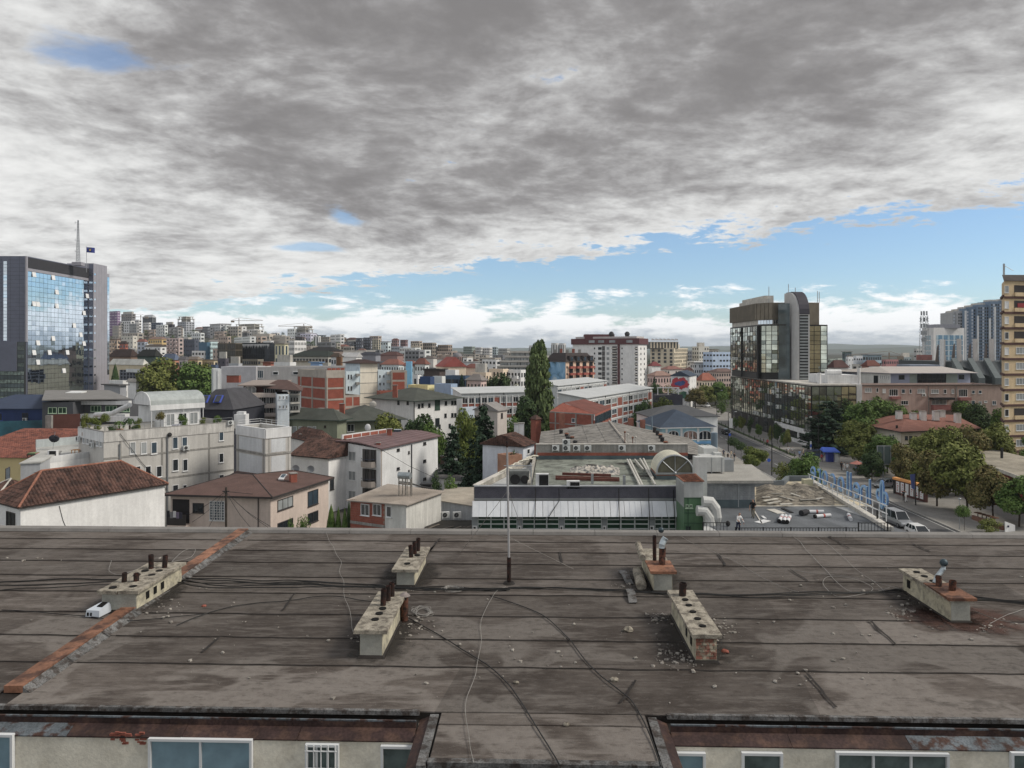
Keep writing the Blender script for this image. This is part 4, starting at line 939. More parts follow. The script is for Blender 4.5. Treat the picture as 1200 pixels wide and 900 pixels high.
rail(GH,[L+gu*.15-gv*.15,Cn+gv*.15+gu*.15,Rr-gu*.15+gv*.15],ztp+.1,.55,ST_,2.2,bars=(1.,))
for k,(x,D,lab)in en(((193,98,'brown terrace table with white cloth nearest the vault post'),(186,97.5,'small brown table at the left of the vault post'))):simple_table(lab,pt(x,D),zr_,'brown',1.2)
for k,(x,D,lab)in en(((203,98.2,'left chair of three under white covers on the roof terrace'),(207,98.6,'middle chair of three under white covers on the roof terrace'),(211,99,'right chair of three under white covers on the roof terrace'))):
 p=pt(x,D);tt=T('covered_chair',lab,'chair',(p.x,p.y,zr_+.01),'chairs under white covers');tt.q('seat',('box',p.x-.28,p.y-.28,zr_+.02,p.x+.28,p.y+.28,zr_+.55),M('white_cover',(.62,.62,.68,1),.9,var=.12,scale=3));tt.q('backrest',('box',p.x-.28,p.y+.15,zr_+.553,p.x+.28,p.y+.28,zr_+1.1),_M['white_cover'])
zp=pz(580.4,82)
A0,A1,A2=pt(200,82.5),pt(317,81),pt(385,92.5)
A3=A2+V_((-13,5.5,0));A4=A0+V_((2.5,11,0))
t=bld('pink_house','two storey pinkish house with dark brown hip roof and a barred window',[A0,A1,A2,A3,A4],zp,WALLP,HS,flat=False);PH=t
ROOFB=M('brown_shingle',C(92,68,62,1.15),.85,var=.14,scale=.6,fine=.16,bump=.3)
q=of_(t.pts,.55);pk_=V_((px(296,89),89,pz(556,89)));pk0=V_((px(278,91),91,pz(554.5,91)));pk1=V_((px(344,95),95,pz(551,95)))
E=[V_((p.x,p.y,zp+.12))for p in q]
mb=MB();mb.Q(E[0],E[1],pk_,pk0);mb.Q(E[1],E[2],pk1,pk_);mb.Q(E[2],E[3],pk1);mb.Q(E[3],E[4],pk0,pk_,pk1);mb.Q(E[4],E[0],pk0);rf=t.p('roof',mb,ROOFB)
t.q('eaves',('prism',q,zp-.1,zp+.117,True,True),DFR)
for a_,b_ in((E[1],pk_),(pk_,pk1),(pk0,pk_),(E[2],pk1),(E[0],pk0)):ridge_cap(t,a_,b_,DK_,.05,rf)
def oR(x,y,D):return V_((px(x,D),D,pz(y,D)))
stack(t,oR(343.5,566,88.5),.75,.75,1.15,BK_,label='orange brick chimney',rz=.6)
mb=MB();c=oR(331,560.5,88.5);mb.hexa([c+V_(v)for v in((-.35,-.5,-.12),(.3,-.6,-.12),(.45,.4,.28),(-.2,.5,.28))],[c+V_(v)for v in((-.35,-.5,.05),(.3,-.6,.05),(.45,.4,.45),(-.2,.5,.45))]);sk_=t.p('skylight',mb,WFR)
t.q('pane',('hexa',[c+V_(v)for v in((-.25,-.4,.055),(.22,-.48,.055),(.34,.3,.42),(-.12,.38,.42))],[c+V_(v)for v in((-.25,-.4,.085),(.22,-.48,.085),(.34,.3,.45),(-.12,.38,.45))]),GLB,sk_)
wp_(t,t.fL,226,239,589.5,601,DFR,GLD,'two');wp_(t,t.fL,246,263.5,587,610,WFR,GLB,'four')
gb=MB();fc=t.fL
for k in rg(7):s_=fs(fc,246.5+k*2.8);gb.B(fc,s_-.03,s_+.03,.1,.14,fz(fc,s_,610),fz(fc,s_,586.5))
for k in rg(8):z=fz(fc,fs(fc,255),587.5+k*3.1);gb.B(fc,fs(fc,246),fs(fc,264),.09,.13,z-.03,z+.03)
t.p('window_grille',gb,WH)
wp_(t,t.fR,325,343,583.5,596,DFR,GLC,'three');wp_(t,t.fR,360.5,372.5,574.5,592,DFR,GLB,'two');wp_(t,t.fR,325,343,610,622,DFR,GLD,'three');wp_(t,t.fR,360.5,372.5,600,612,DFR,GLD,'two')
dr_(t,t.fL,fs(t.fL,303),0,zp-.2,DFR,.06)
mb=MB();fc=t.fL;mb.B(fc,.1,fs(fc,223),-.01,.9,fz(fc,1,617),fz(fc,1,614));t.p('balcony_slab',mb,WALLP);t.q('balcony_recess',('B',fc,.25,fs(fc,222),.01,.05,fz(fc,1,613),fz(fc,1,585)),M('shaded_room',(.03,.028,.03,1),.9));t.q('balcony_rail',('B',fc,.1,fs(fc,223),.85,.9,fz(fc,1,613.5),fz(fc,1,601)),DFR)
rr=random.Random(3)
for k in rg(5):
 mb=MB();s_=fs(fc,203+k*3.6);w=.16;z1=fz(fc,s_,598+rr.uniform(-3,2));mb.B(fc,s_-w,s_+w,.92,.96,z1-.7,z1)
 so_('hanging_clothes',('black top','grey towel','white shirt','purple towel','dark trousers')[k]+' drying on the pink house balcony rail','laundry',mb,M('laundry_%d'%k,((.03,.03,.035,1),(.2,.2,.21,1),(.6,.6,.62,1),(.2,.17,.24,1),(.05,.05,.07,1))[k],.9))
p=pt(265,78);up=T('utility_pole','dark wooden utility pole with slack wires before the pink house','utility pole',p);up.q('pole',('cyl',p,p+V_((0,0,pz(571,78))),.16,.11,8),M('old_wood',(.05,.042,.036,1),.9,var=.3,scale=3))
mb=MB();zt_=pz(575,78);mb.box(p.x-.35,p.y-.12,zt_-.1,p.x+.35,p.y-.0,zt_);up.p('cross_arm',mb,DK_)
for k,(x,y,D)in en(((317,617,74),(325,625,72),(205,610,84),(300,625,70),(225,612,74),(372,578,92),(240,625,72))):
 mb=MB();a_=p+V_((0,-.15,zt_-.05));b_=oR(x,y,D);mid=a_.lerp(b_,.5)-U(.35);mb.Tb([a_,a_.lerp(mid,.5)-U(.05),mid,mid.lerp(b_,.5)-U(.05),b_],.025,4);up.p('wire',mb,CABL)
for k,(x,y,D,lab)in en(((347,549,95,'round grey satellite dish left of two behind the pink roof'),(364.5,549.5,97,'round grey satellite dish right of two behind the pink roof'))):
 c=oR(x,y,D);sdh=T('satellite_dish',lab,'satellite dish',c-U(1.2));mb=MB();mb.cyl(c-U(1.2),c,.03,n=6);sdh.p('pole',mb,ST_);mb=MB()
 for k2 in rg(14):
  t0,t1=2*PI*k2/14,2*PI*(k2+1)/14;r_=.48
  P_=lambda t_,rr_,dd_:c+V_((rr_*cs(t_),-dd_,rr_*sn(t_)))
  mb.Q(P_(t0,r_,.16),P_(t1,r_,.16),P_(t1,r_*.6,.05),P_(t0,r_*.6,.05));mb.Q(P_(t0,r_*.6,.05),P_(t1,r_*.6,.05),P_(t1,.01,0),P_(t0,.01,0))
 sdh.p('dish',mb,M('dish_grey',(.28,.30,.32,1),.5))
L,Cn,Rr,Bk=fit(385,108,342,402,62,dr=9)
z=pz(538,108);t=bld('old_tiled_house','old white house with mossy brown tile gable roof behind the pink house',FQ,z,WALLW,HS,flat=False)
R0,R1,ev,rf=hp_(t,t.pts,z,2.3,.35,TILEM,DFR,gbl=True,axis='L',tiles=(.34,.45));wp_(t,t.fR,386.5,391,560,574,DFR,GLD)
fg=Face(Cn,Rr);mb=MB();
mb.Q(V_((Cn.x,Cn.y,z)),V_((Rr.x,Rr.y,z)),V_(((Cn.x+Rr.x)/2,(Cn.y+Rr.y)/2,z+2.2)));t.p('gable_wall',mb,WALLW)
L,Cn,Rr,Bk=fit(372,122,340,393,40,dr=None)
z=pz(520,122);t=bld('small_tiled_house','small house with red brown tile roof in front of the sage green building',FQ,z,WALLW,HS,flat=False);hp_(t,t.pts,z,1.9,.3,TILEM,DFR,tiles=(.36,.48))
stack(t,oR(354,517,128),.7,.7,1.2,BK_)
L,Cn,Rr,Bk=fit(446,108,397,513,60)
zc=pz(526.5,108);D_L,D_R=L.y,Rr.y
zts=[pz(517.5,D_L),zc,pz(511.5,D_R),pz(509,Bk.y)]
t=bld('white_apartment_house','white apartment house with brown sheet roof and curved corner balconies',FQ,zts,wl_(190,192,196,1.25),'apartment building',flat=False);WA=t
ROOFM=M('brown_metal_roof',C(112,88,90,1.15),.6,.1,var=.12,scale=.5,fine=.06)
q=of_(t.pts,.4);nS=9;rf=None
for k in rg(nS):
 f0,f1=k/nS,(k+1)/nS;mb=MB()
 def edge_(a,b,f,za,zb,bow):p=a.lerp(b,f);return V_((p.x,p.y,za+(zb-za)*f+bow*sn(PI*f)))
 a0_,a1_=edge_(q[0],q[1],f0,zts[0],zts[1],.35),edge_(q[0],q[1],f1,zts[0],zts[1],.35)
 b0_,b1_=edge_(q[3],q[2],f0,zts[3]+.3,zts[2],.5),edge_(q[3],q[2],f1,zts[3]+.3,zts[2],.5)
 up_=U(.16);mb.hexa([a0_,a1_,b1_,b0_],[a0_+up_,a1_+up_,b1_+up_,b0_+up_]);o=t.p('roof_sheet',mb,ROOFM)
 sb=MB();sb.Tb([a1_+up_+U(.03),b1_+up_+U(.03)],.04,4);t.p('standing_seam',sb,ROOFM,o)
for y0,y1 in((529,540),(552,563),(575,586)):wp_(t,t.fL,408.5,417,y0,y1,WFR,GLC,'two')
for k,y in en((527,550,573)):
 s0,s1=fs(t.fL,425),fs(t.fL,441);zz=fz(t.fL,(s0+s1)/2,y+17)
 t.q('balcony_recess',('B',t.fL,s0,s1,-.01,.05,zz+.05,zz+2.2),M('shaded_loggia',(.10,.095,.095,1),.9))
 for x0,x1 in((428,432),(435.5,439.5)):wd_(t,t.fL,(fs(t.fL,x0)+fs(t.fL,x1))/2,zz+1.2,.62,1.9,DFR,GLD,'plain',.052)
 mb=MB();n=8;pr=[]
 for j in rg(n+1):
  a_=PI*j/n;pr.append((s0+(s1-s0)*j/n,.35+.75*sn(a_)**.6))
 for(sa,oa),(sb_,ob)in zip(pr,pr[1:]):mb.hexa([t.fL.pt(sa,oa,zz-.35),t.fL.pt(sb_,ob,zz-.35),t.fL.pt(sb_,0,zz-.35),t.fL.pt(sa,0,zz-.35)],[t.fL.pt(sa,oa,zz+.5),t.fL.pt(sb_,ob,zz+.5),t.fL.pt(sb_,0,zz+.05),t.fL.pt(sa,0,zz+.05)])
 t.p('balcony',mb,wl_(150,140,132,1.2));mb=MB()
 mb.Tb([t.fL.pt(sa,oa-.05,zz+.85)for sa,oa in pr],.03,5);t.p('balcony_rail',mb,M('blue_rail',(.06,.07,.12,1),.5))
for x,y in((466.5,527),(497.5,519.5),(466.5,549),(497.5,540),(497.5,561),(479,530),(479,552)):wp_(t,t.fR,x-(1.6 if x!=479 else .8),x+(1.6 if x!=479 else .8),y-1.4,y+1.6,DFR,GLD)
dr_(t,t.fR,fs(t.fR,482),0,zc-.1,M('black_drainpipe',(.03,.03,.035,1),.5),.07);t.q('corner_pilaster',('B',t.fR,.05,.28,.002,.03,0,zc-.05),wl_(140,130,124,1.2))
bw=MB();f0=Face(L+V_((.4,.3,0)),L.lerp(Bk,.75)+V_((.3,-.3,0)));bw.B(f0,0,f0.L,-.12,.12,zts[0],zts[0]+1.);t.p('rear_parapet',bw,WH)
bp_=MB()
for k in rg(5):bp_.B(f0,.3+k*f0.L/5.1,.1+(k+1)*f0.L/5.1,.122,.15,zts[0]+.35,zts[0]+.85)
t.p('brick_inlay',bp_,BK_,kind=SF)
stack(t,oR(456.5,512.5,117),.7,.7,1.3,BK_,label='red brick chimney further back');stack(t,oR(443.5,526,109.5),.55,.55,.9,BK_,label='red brick chimney at the near corner')
mb=MB();c=oR(466,505,122);mb.box(c.x-.6,c.y-.5,c.z-.3,c.x+.6,c.y+.6,c.z+.25);t.p('skylight',mb,GLB)
mb=MB();c=oR(431,501,121);mb.ball(c,.5,10,6,(1,.35,1.2));t.p('satellite_dish',mb,WH)
mb=MB();a_,b_=oR(447,527,108),oR(516,563,92);mb.Tb([a_,a_.lerp(b_,.5)-U(.25),b_],.03,4);so_('overhead_wire','slack black wire slanting down the white apartment house front','wire',mb,CABL)
L,Cn,Rr,Bk=fit(476,76,411,517,62)
zc=pz(592,76);zts=[pz(587,L.y),zc,pz(577,Rr.y)+.0,pz(569,Bk.y)]
t=bld('small_brick_house','small house half in bare red brick with pale corrugated roof',FQ,zts,wl_(186,186,182,1.2,.3),HS,flat=False);SB=t
mb=MB();mb.B(t.fL,0,fs(t.fL,451),.001,.035,0,zc-.05);brw=t.p('brick_wall',mb,M('mortar',C(150,120,104,1.1),.95))
bk_=MB();Lw=fs(t.fL,451);rws=20
for r_ in rg(rws):
 z0=zc-.12-(r_+1)*.26;nb=int(Lw/.42)
 for k in rg(nb+1):
  s0=max(.01,(k-.5*(r_%2))*.42);s1=min(Lw-.01,(k+1-.5*(r_%2))*.42-.03)
  if s1-s0>.05 and z0>0:bk_.B(t.fL,s0,s1,.03,.055+.01*random.random(),z0,z0+.235)
t.p('brick',bk_,BK_,brw,kind=SF)
for x0,x1 in((423.5,433.5),(437.5,447.5)):
 o=wp_(t,t.fL,x0,x1,590.5,604,WFR,GLD,'two');o.location+=t.fL.n*.06
o=wp_(t,t.fL,453,459,593,606,WFR,GLD);t.q('concrete_beam',('B',t.fL,0,Lw,.057,.10,pz(615,78)-.15,pz(615,78)+.15),CONC)
q=of_(t.pts,.35);mb=MB();mb.prism(q,[z+.01 for z in zts],[z+.12 for z in zts],True,True);rf=t.p('roof',mb,M('pale_corrugated_sheet',C(150,140,130,1.15),.8,var=.14,scale=.6,fine=.1))
cr=MB();nr=30
for k in rg(1,nr):
 f_=k/nr;a_,b_=q[0].lerp(q[1],f_),q[3].lerp(q[2],f_);za,zb=zts[0]+(zts[1]-zts[0])*f_+.13,zts[3]+(zts[2]-zts[3])*f_+.13
 cr.Tb([V_((a_.x,a_.y,za)),V_((b_.x,b_.y,zb))],.035,4)
t.p('corrugation',cr,_M['pale_corrugated_sheet'],rf,kind=SF)
c=oR(475,582,80);hw=T('solar_water_heater','horizontal steel water tank on a leg stand on the corrugated roof','water heater',c)
mb=MB();mb.cyl(c+V_((-.75,.2,2.3)),c+V_((.6,-.2,2.3)),.38,n=14);hw.p('tank',mb,M('dull_steel_tank',(.36,.40,.42,1),.45,.6,var=.2,scale=2))
mb=MB();mb.cyl(c+V_((-.75,.2,1.5)),c+V_((.75,-.25,1.45)),.17,n=10);hw.p('header_pipe',mb,M('stained_steel',(.35,.33,.30,1),.5,.5,var=.3,scale=4))
for x,y in((-.7,.0),(-.35,.4),(.25,-.35),(.55,.1),(.0,.1),(.75,-.3)):
 mb=MB();mb.cyl(c+V_((x,y,.02)),c+V_((x,y,2.)),.06,n=7);hw.p('leg',mb,_M['stained_steel'])
hw.q('pipe',('Tb',[c+V_((.7,-.2,1.45)),c+V_((1.6,.2,1.1)),c+V_((2.9,.6,.75))],.09,6),DK_)
mb=MB();c2=oR(499.5,576,86);mb.box(c2.x-.6,c2.y-.4,c2.z-.2,c2.x+.6,c2.y+.4,c2.z+.85);mb.box(c2.x-.7,c2.y-.5,c2.z+.852,c2.x+.7,c2.y+.5,c2.z+.95);so_('roof_box','black metal box with lid on the corrugated roof','box',mb,DK_)
A0,A1,A2,A3=pt(517,84),pt(553,83),pt(556,96),pt(524,98)
z=pz(592,83.5);zts=[pz(587,84),z,pz(572,96),pz(573,98)]
t=bld('shed','low white shed with tan sheet roof beside the small brick house',[A0,A1,A2,A3],zts,wl_(170,174,178,1.2,.3),flat=False)
q=of_(t.pts,.3);t.q('roof',('prism',q,[v+.01 for v in zts],[v+.11 for v in zts],True,True),M('tan_sheet',C(158,148,132,1.15),.8,var=.15,scale=.7,fine=.1))
for x,lab in((522,'left of two air conditioners by the white shed wall'),(535.5,'right of two air conditioners by the white shed wall')):aT(lab,V_((px(x,82),82,pz(608,82))),.35,1.1)
mb=MB();c=pt(533,79);mb.box(c.x-3.2,c.y-4,0,c.x+3.4,c.y+3,pz(612,81));so_('yard_store','dark flat store roof piled with old boards below the shed','store',mb,M('dark_store',(.05,.046,.042,1),.95,var=.3))
rr=random.Random(8)
for k in rg(9):
 mb=MB();a_=V_((c.x-2.6+.55*k+rr.uniform(-.2,.2),c.y-3+rr.uniform(0,2),pz(612,81)+.06+.05*(k%3)));d_=V_((rr.uniform(.8,2.),rr.uniform(.8,2.2),0));s_=V_((d_.y,-d_.x,0)).normalized()*.09;u_=U(.05)
 mb.hexa([a_-s_,a_+s_,a_+d_+s_,a_+d_-s_],[a_-s_+u_,a_+s_+u_,a_+d_+s_+u_,a_+d_-s_+u_]);so_('board','old grey board in the heap beside the white shed','board',mb,M('grey_boards',(.16,.14,.12,1),.9,var=.3,obj=.4),group='old boards by the shed')
A0,A1,A2,A3=pt(513,112),pt(545,110),pt(549,128),pt(512,130)
z=pz(564,110);zts=[pz(538,130)+0,z,z,pz(543,130)]
t=bld('garage','low garage with dark grey corrugated roof between white house and spruces',[A0,A1,A2,A3],[pz(560,112),z,pz(541,128),pz(541,130)],wl_(165,165,165,1.2),flat=False)
q=of_(t.pts,.25);zz=t.z;mb=MB();mb.prism(q,[v+.01 for v in zz],[v+.1 for v in zz],True,True);rf=t.p('roof',mb,M('dark_fibre_cement',C(86,84,84,1.1),.9,var=.2,scale=.8,fine=.1));cr=MB()
for k in rg(1,16):
 f_=k/16;a_,b_=q[0].lerp(q[1],f_),q[3].lerp(q[2],f_);cr.Tb([V_((a_.x,a_.y,zz[0]+(zz[1]-zz[0])*f_+.1)),V_((b_.x,b_.y,zz[3]+(zz[2]-zz[3])*f_+.1))],.05,4)
t.p('corrugation',cr,_M['dark_fibre_cement'],rf,kind=SF)
mb=MB();f0=Face(A3,A2);mb.B(f0,0,f0.L,-.2,.2,zz[2],zz[2]+.35);t.p('coping',mb,WH)
stack(t,oR(518.5,547,124),.6,.6,1.8,M('dark_brick',C(96,76,66,1.1),.9,var=.2,scale=2))
# === centre: the flat building with the glazed front
FD=70.
zdk=pz(573,FD)
def dk(x,y,dz=0.):return onz(x,y,zdk+dz)
FLP,FRP=pt(556,FD),pt(808,FD)
BKL,BKR=pt(628,89),pt(806,89)
INL=V_((px(621.5,FD+.3),FD+.3,0))
zpar=pz(570.5,FD)
cb=T('glazed_building','flat building with pebble parapet, white panel awning and green glazed front',BG_,pt(690,80))
CB_W=wl_(150,152,152,1.25)
cb.q('wall',('prism',[pt(560,FD+.05),FRP,V_((px(808,FD),89,0)),BKL,],0,zdk-.25),CB_W)
cb.q('roof',('Q',*[V_((p.x,p.y,zdk))for p in(INL+V_((.15,.0,0)),FRP+V_((0,.3,0)),BKR,BKL+V_((.1,0,0)))]),M('greenish_roof_felt',C(118,124,114,1.2),.92,var=.22,scale=.35,fine=.12,tint=C(92,96,88,1.15)))
ff=Face(FLP,FRP)
cb.q('parapet',('B',ff,0,ff.L,-.35,0,pz(586.5,FD),zpar),M('pebbledash',C(84,84,96,1.1),.95,var=.12,scale=1.5,fine=.45,bump=.9))
cb.q('coping',('B',ff,-.05,ff.L+.05,-.42,.06,zpar+.003,zpar+.10),M('pale_coping',C(150,154,160,1.15),.85,var=.15,stk=.1))
for y in(582.5,):
 cb.q('band_trim',('B',ff,0,ff.L,.001,.12,pz(y+3.4,FD),pz(y+1.4,FD)),ST_)
AWN=M('white_metal_panel',C(190,194,200,1.35),.5,.05,var=.05,scale=.5,stk=.05,obj=.05)
ze,zl=pz(586.8,FD),pz(605.6,FD-.8)
s0=fs(ff,554);s1=fs(ff,793);nP=15;cuts=[s0]
rr=random.Random(5)
for k in rg(nP):cuts.append(cuts[-1]+(s1-s0)/nP*rr.choice((.8,1,1,1.2)))
sc_=(s1-s0)/(cuts[-1]-s0);cuts=[s0+(c-s0)*sc_ for c in cuts]
for a_,b_ in zip(cuts,cuts[1:]):
 mb=MB();A,B_=a_+.02,b_-.02;mb.hexa([ff.pt(A,.85,zl),ff.pt(B_,.85,zl),ff.pt(B_,.78,zl),ff.pt(A,.78,zl)],[ff.pt(A,.13,ze),ff.pt(B_,.13,ze),ff.pt(B_,.04,ze),ff.pt(A,.04,ze)])
 o=cb.p('awning_panel',mb,AWN);rb=MB();n=max(2,int((B_-A)/.45))
 for j in rg(1,n):
  q_=A+(B_-A)*j/n;rb.hexa([ff.pt(q_-.012,.875,zl),ff.pt(q_+.012,.875,zl),ff.pt(q_+.012,.85,zl),ff.pt(q_-.012,.85,zl)],[ff.pt(q_-.012,.155,ze),ff.pt(q_+.012,.155,ze),ff.pt(q_+.012,.13,ze),ff.pt(q_-.012,.13,ze)])
 cb.p('rib',rb,AWN,o,kind=SF)
for a_,b_ in((fs(ff,554),fs(ff,554)+.04),):
 cb.q('awning_end',('hexa',[ff.pt(a_-.03,.85,zl),ff.pt(a_,.85,zl),ff.pt(a_,0,zl),ff.pt(a_-.03,0,zl)],[ff.pt(a_-.03,.13,ze),ff.pt(a_,.13,ze),ff.pt(a_,0,ze),ff.pt(a_-.03,0,ze)]),AWN)
zg1,zg0=pz(602,FD),4.6
GGR=M('green_tinted_glass',(.018,.055,.035,1),.08,var=.3,scale=.5,spec=.5);bays=[(560,606),(612,655),(661,705),(711,760),(767,792)]
for k,(x0,x1)in en(bays):
 a_,b_=fs(ff,x0),fs(ff,x1);pass
 gl=MB();gl.B(ff,a_,b_,.012,.03,zg0,zg1);bay=cb.p('glazed_bay',gl,GGR)
 m1=MB();nc=3
 for j in rg(nc+1):s_=a_+(b_-a_)*j/nc;m1.B(ff,s_-.06,s_+.06,.031,.12,zg0,zg1)
 for y in(608.5,613.8,619.5):m1.B(ff,a_+.06,b_-.06,.031,.10,pz(y+.7,FD),pz(y-.7,FD))
 cb.p('glazing_frame',m1,M('white_glazing_frame',(.50,.54,.54,1),.5,var=.06),bay)
 bl=MB()
 for j in rg(9):bl.B(ff,a_+.07,b_-.07,.004,.011,zg0+.4+j*.42,zg0+.55+j*.42)
 cb.p('blind',bl,M('dark_green_blind',(.04,.10,.065,1),.7),bay,kind=SF)
for x0,x1 in((553,560),(606,612),(655,661),(705,711),(760,767)):
 cb.q('pillar',('B',ff,fs(ff,x0),fs(ff,x1),0,.16,0,zg1+.1),M('grey_pillar',C(128,134,138,1.2),.85,var=.1))
 mb=MB();mb.B(ff,fs(ff,x0+.8),fs(ff,x1-.8),.165,.18,pz(621,FD),pz(615.5,FD));pl=cb.p('notice_plate',mb,WH);cb.q('print',('B',ff,fs(ff,x0+2),fs(ff,x1-2.4),.181,.186,pz(619.5,FD),pz(617,FD)),BLK_,pl)
for x,y0,y1 in((627.5,572,622),(655,572,602),(725,572,612),(760,572,610),(789,574,606)):
 mb=MB();a_=ff.pt(fs(ff,x),.07,pz(y0,FD));b_=ff.pt(fs(ff,x-(12 if x==655 else 1)),.95,zl+.1);c_=ff.pt(fs(ff,x-(14 if x==655 else 1)),.9,pz(y1+8,FD));mb.Tb([a_,ff.pt(fs(ff,x),.16,ze),b_,c_],.035,4);cb.p('hanging_cable',mb,CABL)
SW=M('stained_parapet',C(164,160,150,1.2),.9,var=.25,scale=1.2,fine=.2,stk=.3)
ii=Face(INL,BKL);zz1=zdk+.9
cb.q('side_parapet',('B',ii,0,ii.L,-.3,0,zdk-3,zdk+.45),SW)
oo=Face(FLP+V_((.25,.35,0)),BKL+V_((-.2,.4,0)));cb.q('side_wall',('B',oo,0,oo.L,-.35,.05,zdk-4,zdk+.25),SW)
cb.q('coping',('B',oo,-.1,oo.L,-.42,.12,zdk+.253,zdk+.34),CL_)
cb.q('brick_lining',('B',oo,oo.L*.34,oo.L*.72,-.40,-.352,zdk-1.5,zdk+.1),BK_)
rr=random.Random(2)
for k in rg(16):
 mb=MB();f_=.34+.62*k/16;p=oo.pt(oo.L*f_,-.2,zdk+.36);q_=p+V_((rr.uniform(.5,1.4),rr.uniform(.4,1.6),rr.uniform(.0,.25)));mb.Tb([p,p.lerp(q_,.5)+U(.18),q_],.05+.05*rr.random(),5)
 so_('foam_pipe','broken strip of pale pipe lagging along the slanting side wall','pipe lagging',mb,M('pale_foam',C(184,180,166,1.15),.9,var=.25,scale=3,fine=.2),group='torn pipe lagging on the side wall')
fr_=MB();p0=V_((px(594,72),72,zdk));
for a_,b_ in(((-.0,0,0),(-.0,0,1.9)),((2.4,0,0),(2.4,0,1.9)),((-.3,0,1.9),(2.5,0,1.9)),((0,2,0),(0,2,1.9)),((2.4,2,0),(2.4,2,1.9)),((0,0,1.85),(0,2,1.85)),((2.4,0,1.85),(2.4,2,1.85))):fr_.cyl(p0+V_(a_),p0+V_(b_),.05,n=5)
ft=T('cooling_unit','old cooling unit under a bent steel frame in the light well','cooling unit',p0);ft.p('frame',fr_,ST_);ft.q('case',('box',p0.x+.2,p0.y+.4,zdk-.3,p0.x+2.2,p0.y+1.8,zdk+1.3),M('dull_grey_case',C(110,114,112,1.1),.7,.2,var=.25,scale=2,fine=.2));mb=MB();mb.cyl((p0.x+.8,p0.y+.39,zdk+.5),(p0.x+.8,p0.y+.3,zdk+.5),.5,n=14);mb.cyl((p0.x+1.75,p0.y+.39,zdk+.5),(p0.x+1.75,p0.y+.3,zdk+.5),.4,n=14);ft.p('fan',mb,DK_)
cb.q('light_well_floor',('prism',[FLP+V_((.3,.4,0)),INL+V_((-.3,.1,0)),BKL+V_((-.4,.2,0))],zdk-3,zdk-.28),CONC)
bf=Face(BKL,BKR);zb=pz(521,89)
cb.q('rear_wall',('B',bf,0,bf.L,-.3,0,zdk-.1,zb),CONC);mb=MB();mb.B(bf,.2,bf.L,.002,.06,zdk+.45,zdk+.80)
cb.p('brick_course',mb,BK_);cb.q('tar_skirt',('B',bf,0,bf.L,.002,.10,zdk,zdk+.44),M('blue_grey_skirt',C(82,98,104,1.1),.9,var=.2));cb.q('coping',('B',bf,0,bf.L,-.36,.08,zb+.003,zb+.1),CL_)
ws=((651,'far left single air conditioner on the grey rear wall'),(675.5,'single air conditioner right of the double unit on the rear wall'),(688.5,'third small air conditioner from the double unit on the rear wall'),(728.5,'big single air conditioner in the middle of the rear wall'),(763,'air conditioner on the rear wall nearest the vaulted skylight'))
for x,lab in ws:aT(lab,bf.pt(fs(bf,x),.3,zdk+1.),bf.rz,1.,'air conditioners on the rear wall')
aT('tall double fan air conditioner on the grey rear wall',bf.pt(fs(bf,663.5),.3,zdk+.95),bf.rz,1.1,'air conditioners on the rear wall',True)
for x,y,h_,lab in((635.5,572.5,1.1,'white box unit with black grille standing at the pebble parapet'),(672,573.,.45,'low white box unit just right of the tall one at the parapet')):
 p=dk(x,y);tt=T('condenser_unit',lab,'air conditioner',p);tt.q('case',('box',p.x-.62,p.y,zdk+.02,p.x+.62,p.y+.5,zdk+.3+h_),WH);tt.q('grille',('box',p.x-.3,p.y-.02,zdk+.1,p.x+.58,p.y-.002,zdk+.2+h_),BLK_)
for k in rg(3):
 p,q_=dk(651+8*(k==2),562.5-1.7*k+(k==2)),dk(726-10*(k==2),564.5-1.7*k+(k==2));mb=MB();u_=U(.26);d_=V_((0,.22,0));mb.hexa([p,q_,q_+d_,p+d_],[p+u_,q_+u_,q_+d_+u_,p+d_+u_])
 for v in rg(len(mb.v)):mb.v[v]=(mb.v[v][0],mb.v[v][1],mb.v[v][2]+.02+(.27 if k==2 else 0))
 so_('steel_beam',('front','rear','uppermost shorter')[k]+' red brown steel beam of the stack on the greenish roof','beam',mb,M('red_oxide_steel',C(112,62,50,1.15),.7,.1,var=.2,scale=2,stk=.1),group='red brown steel beams')
rr=random.Random(6);mb=MB();n,m_=22,10
for j in rg(m_+1):
 for i in rg(n+1):
  p=dk(668+58*i/n,557-9*j/m_);e_=min(1,min(i,n-i)/3)*min(1,min(j,m_-j)/2)
  mb.v.append((p.x,p.y,zdk+.01+e_*(.22+.7*abs(mn_.noise(V_((i*.45,j*.8,1))))*(.4+i/n))))
for j in rg(m_):
 for i in rg(n):a_=j*(n+1)+i;mb.f.append((a_,a_+1,a_+n+2,a_+n+1))
so_('crumpled_tarpaulin','crumpled grey tarpaulin heap behind the red brown beams','tarpaulin',mb,M('grey_tarpaulin',C(164,158,148,1.15),.8,var=.3,scale=1.,fine=.15,tint=C(84,88,92,1.1)))
for k,(x0,y0,x1,y1)in en(((735,541,750,572),(738,541,753,572),(744,541,754,553),(750,540,768,571),(754,540,765,563))):
 p,q_=dk(x0,y0),dk(x1,y1);mb=MB();mb.cyl(p+U(.25),q_+U(.25),.11,n=7)
 for f_ in(.1,.5,.9):c_=p.lerp(q_,f_);mb.box(c_.x-.1,c_.y-.1,zdk+.01,c_.x+.1,c_.y+.1,zdk+.16)
 so_('roof_pipe',('leftmost','second','third short','fourth','rightmost short')[k]+' white insulated pipe on the greenish roof by the skylight','pipe',mb,M('pipe_insulation',C(176,174,166,1.2),.8,var=.15,scale=2,fine=.1),group='white pipes on the greenish roof')
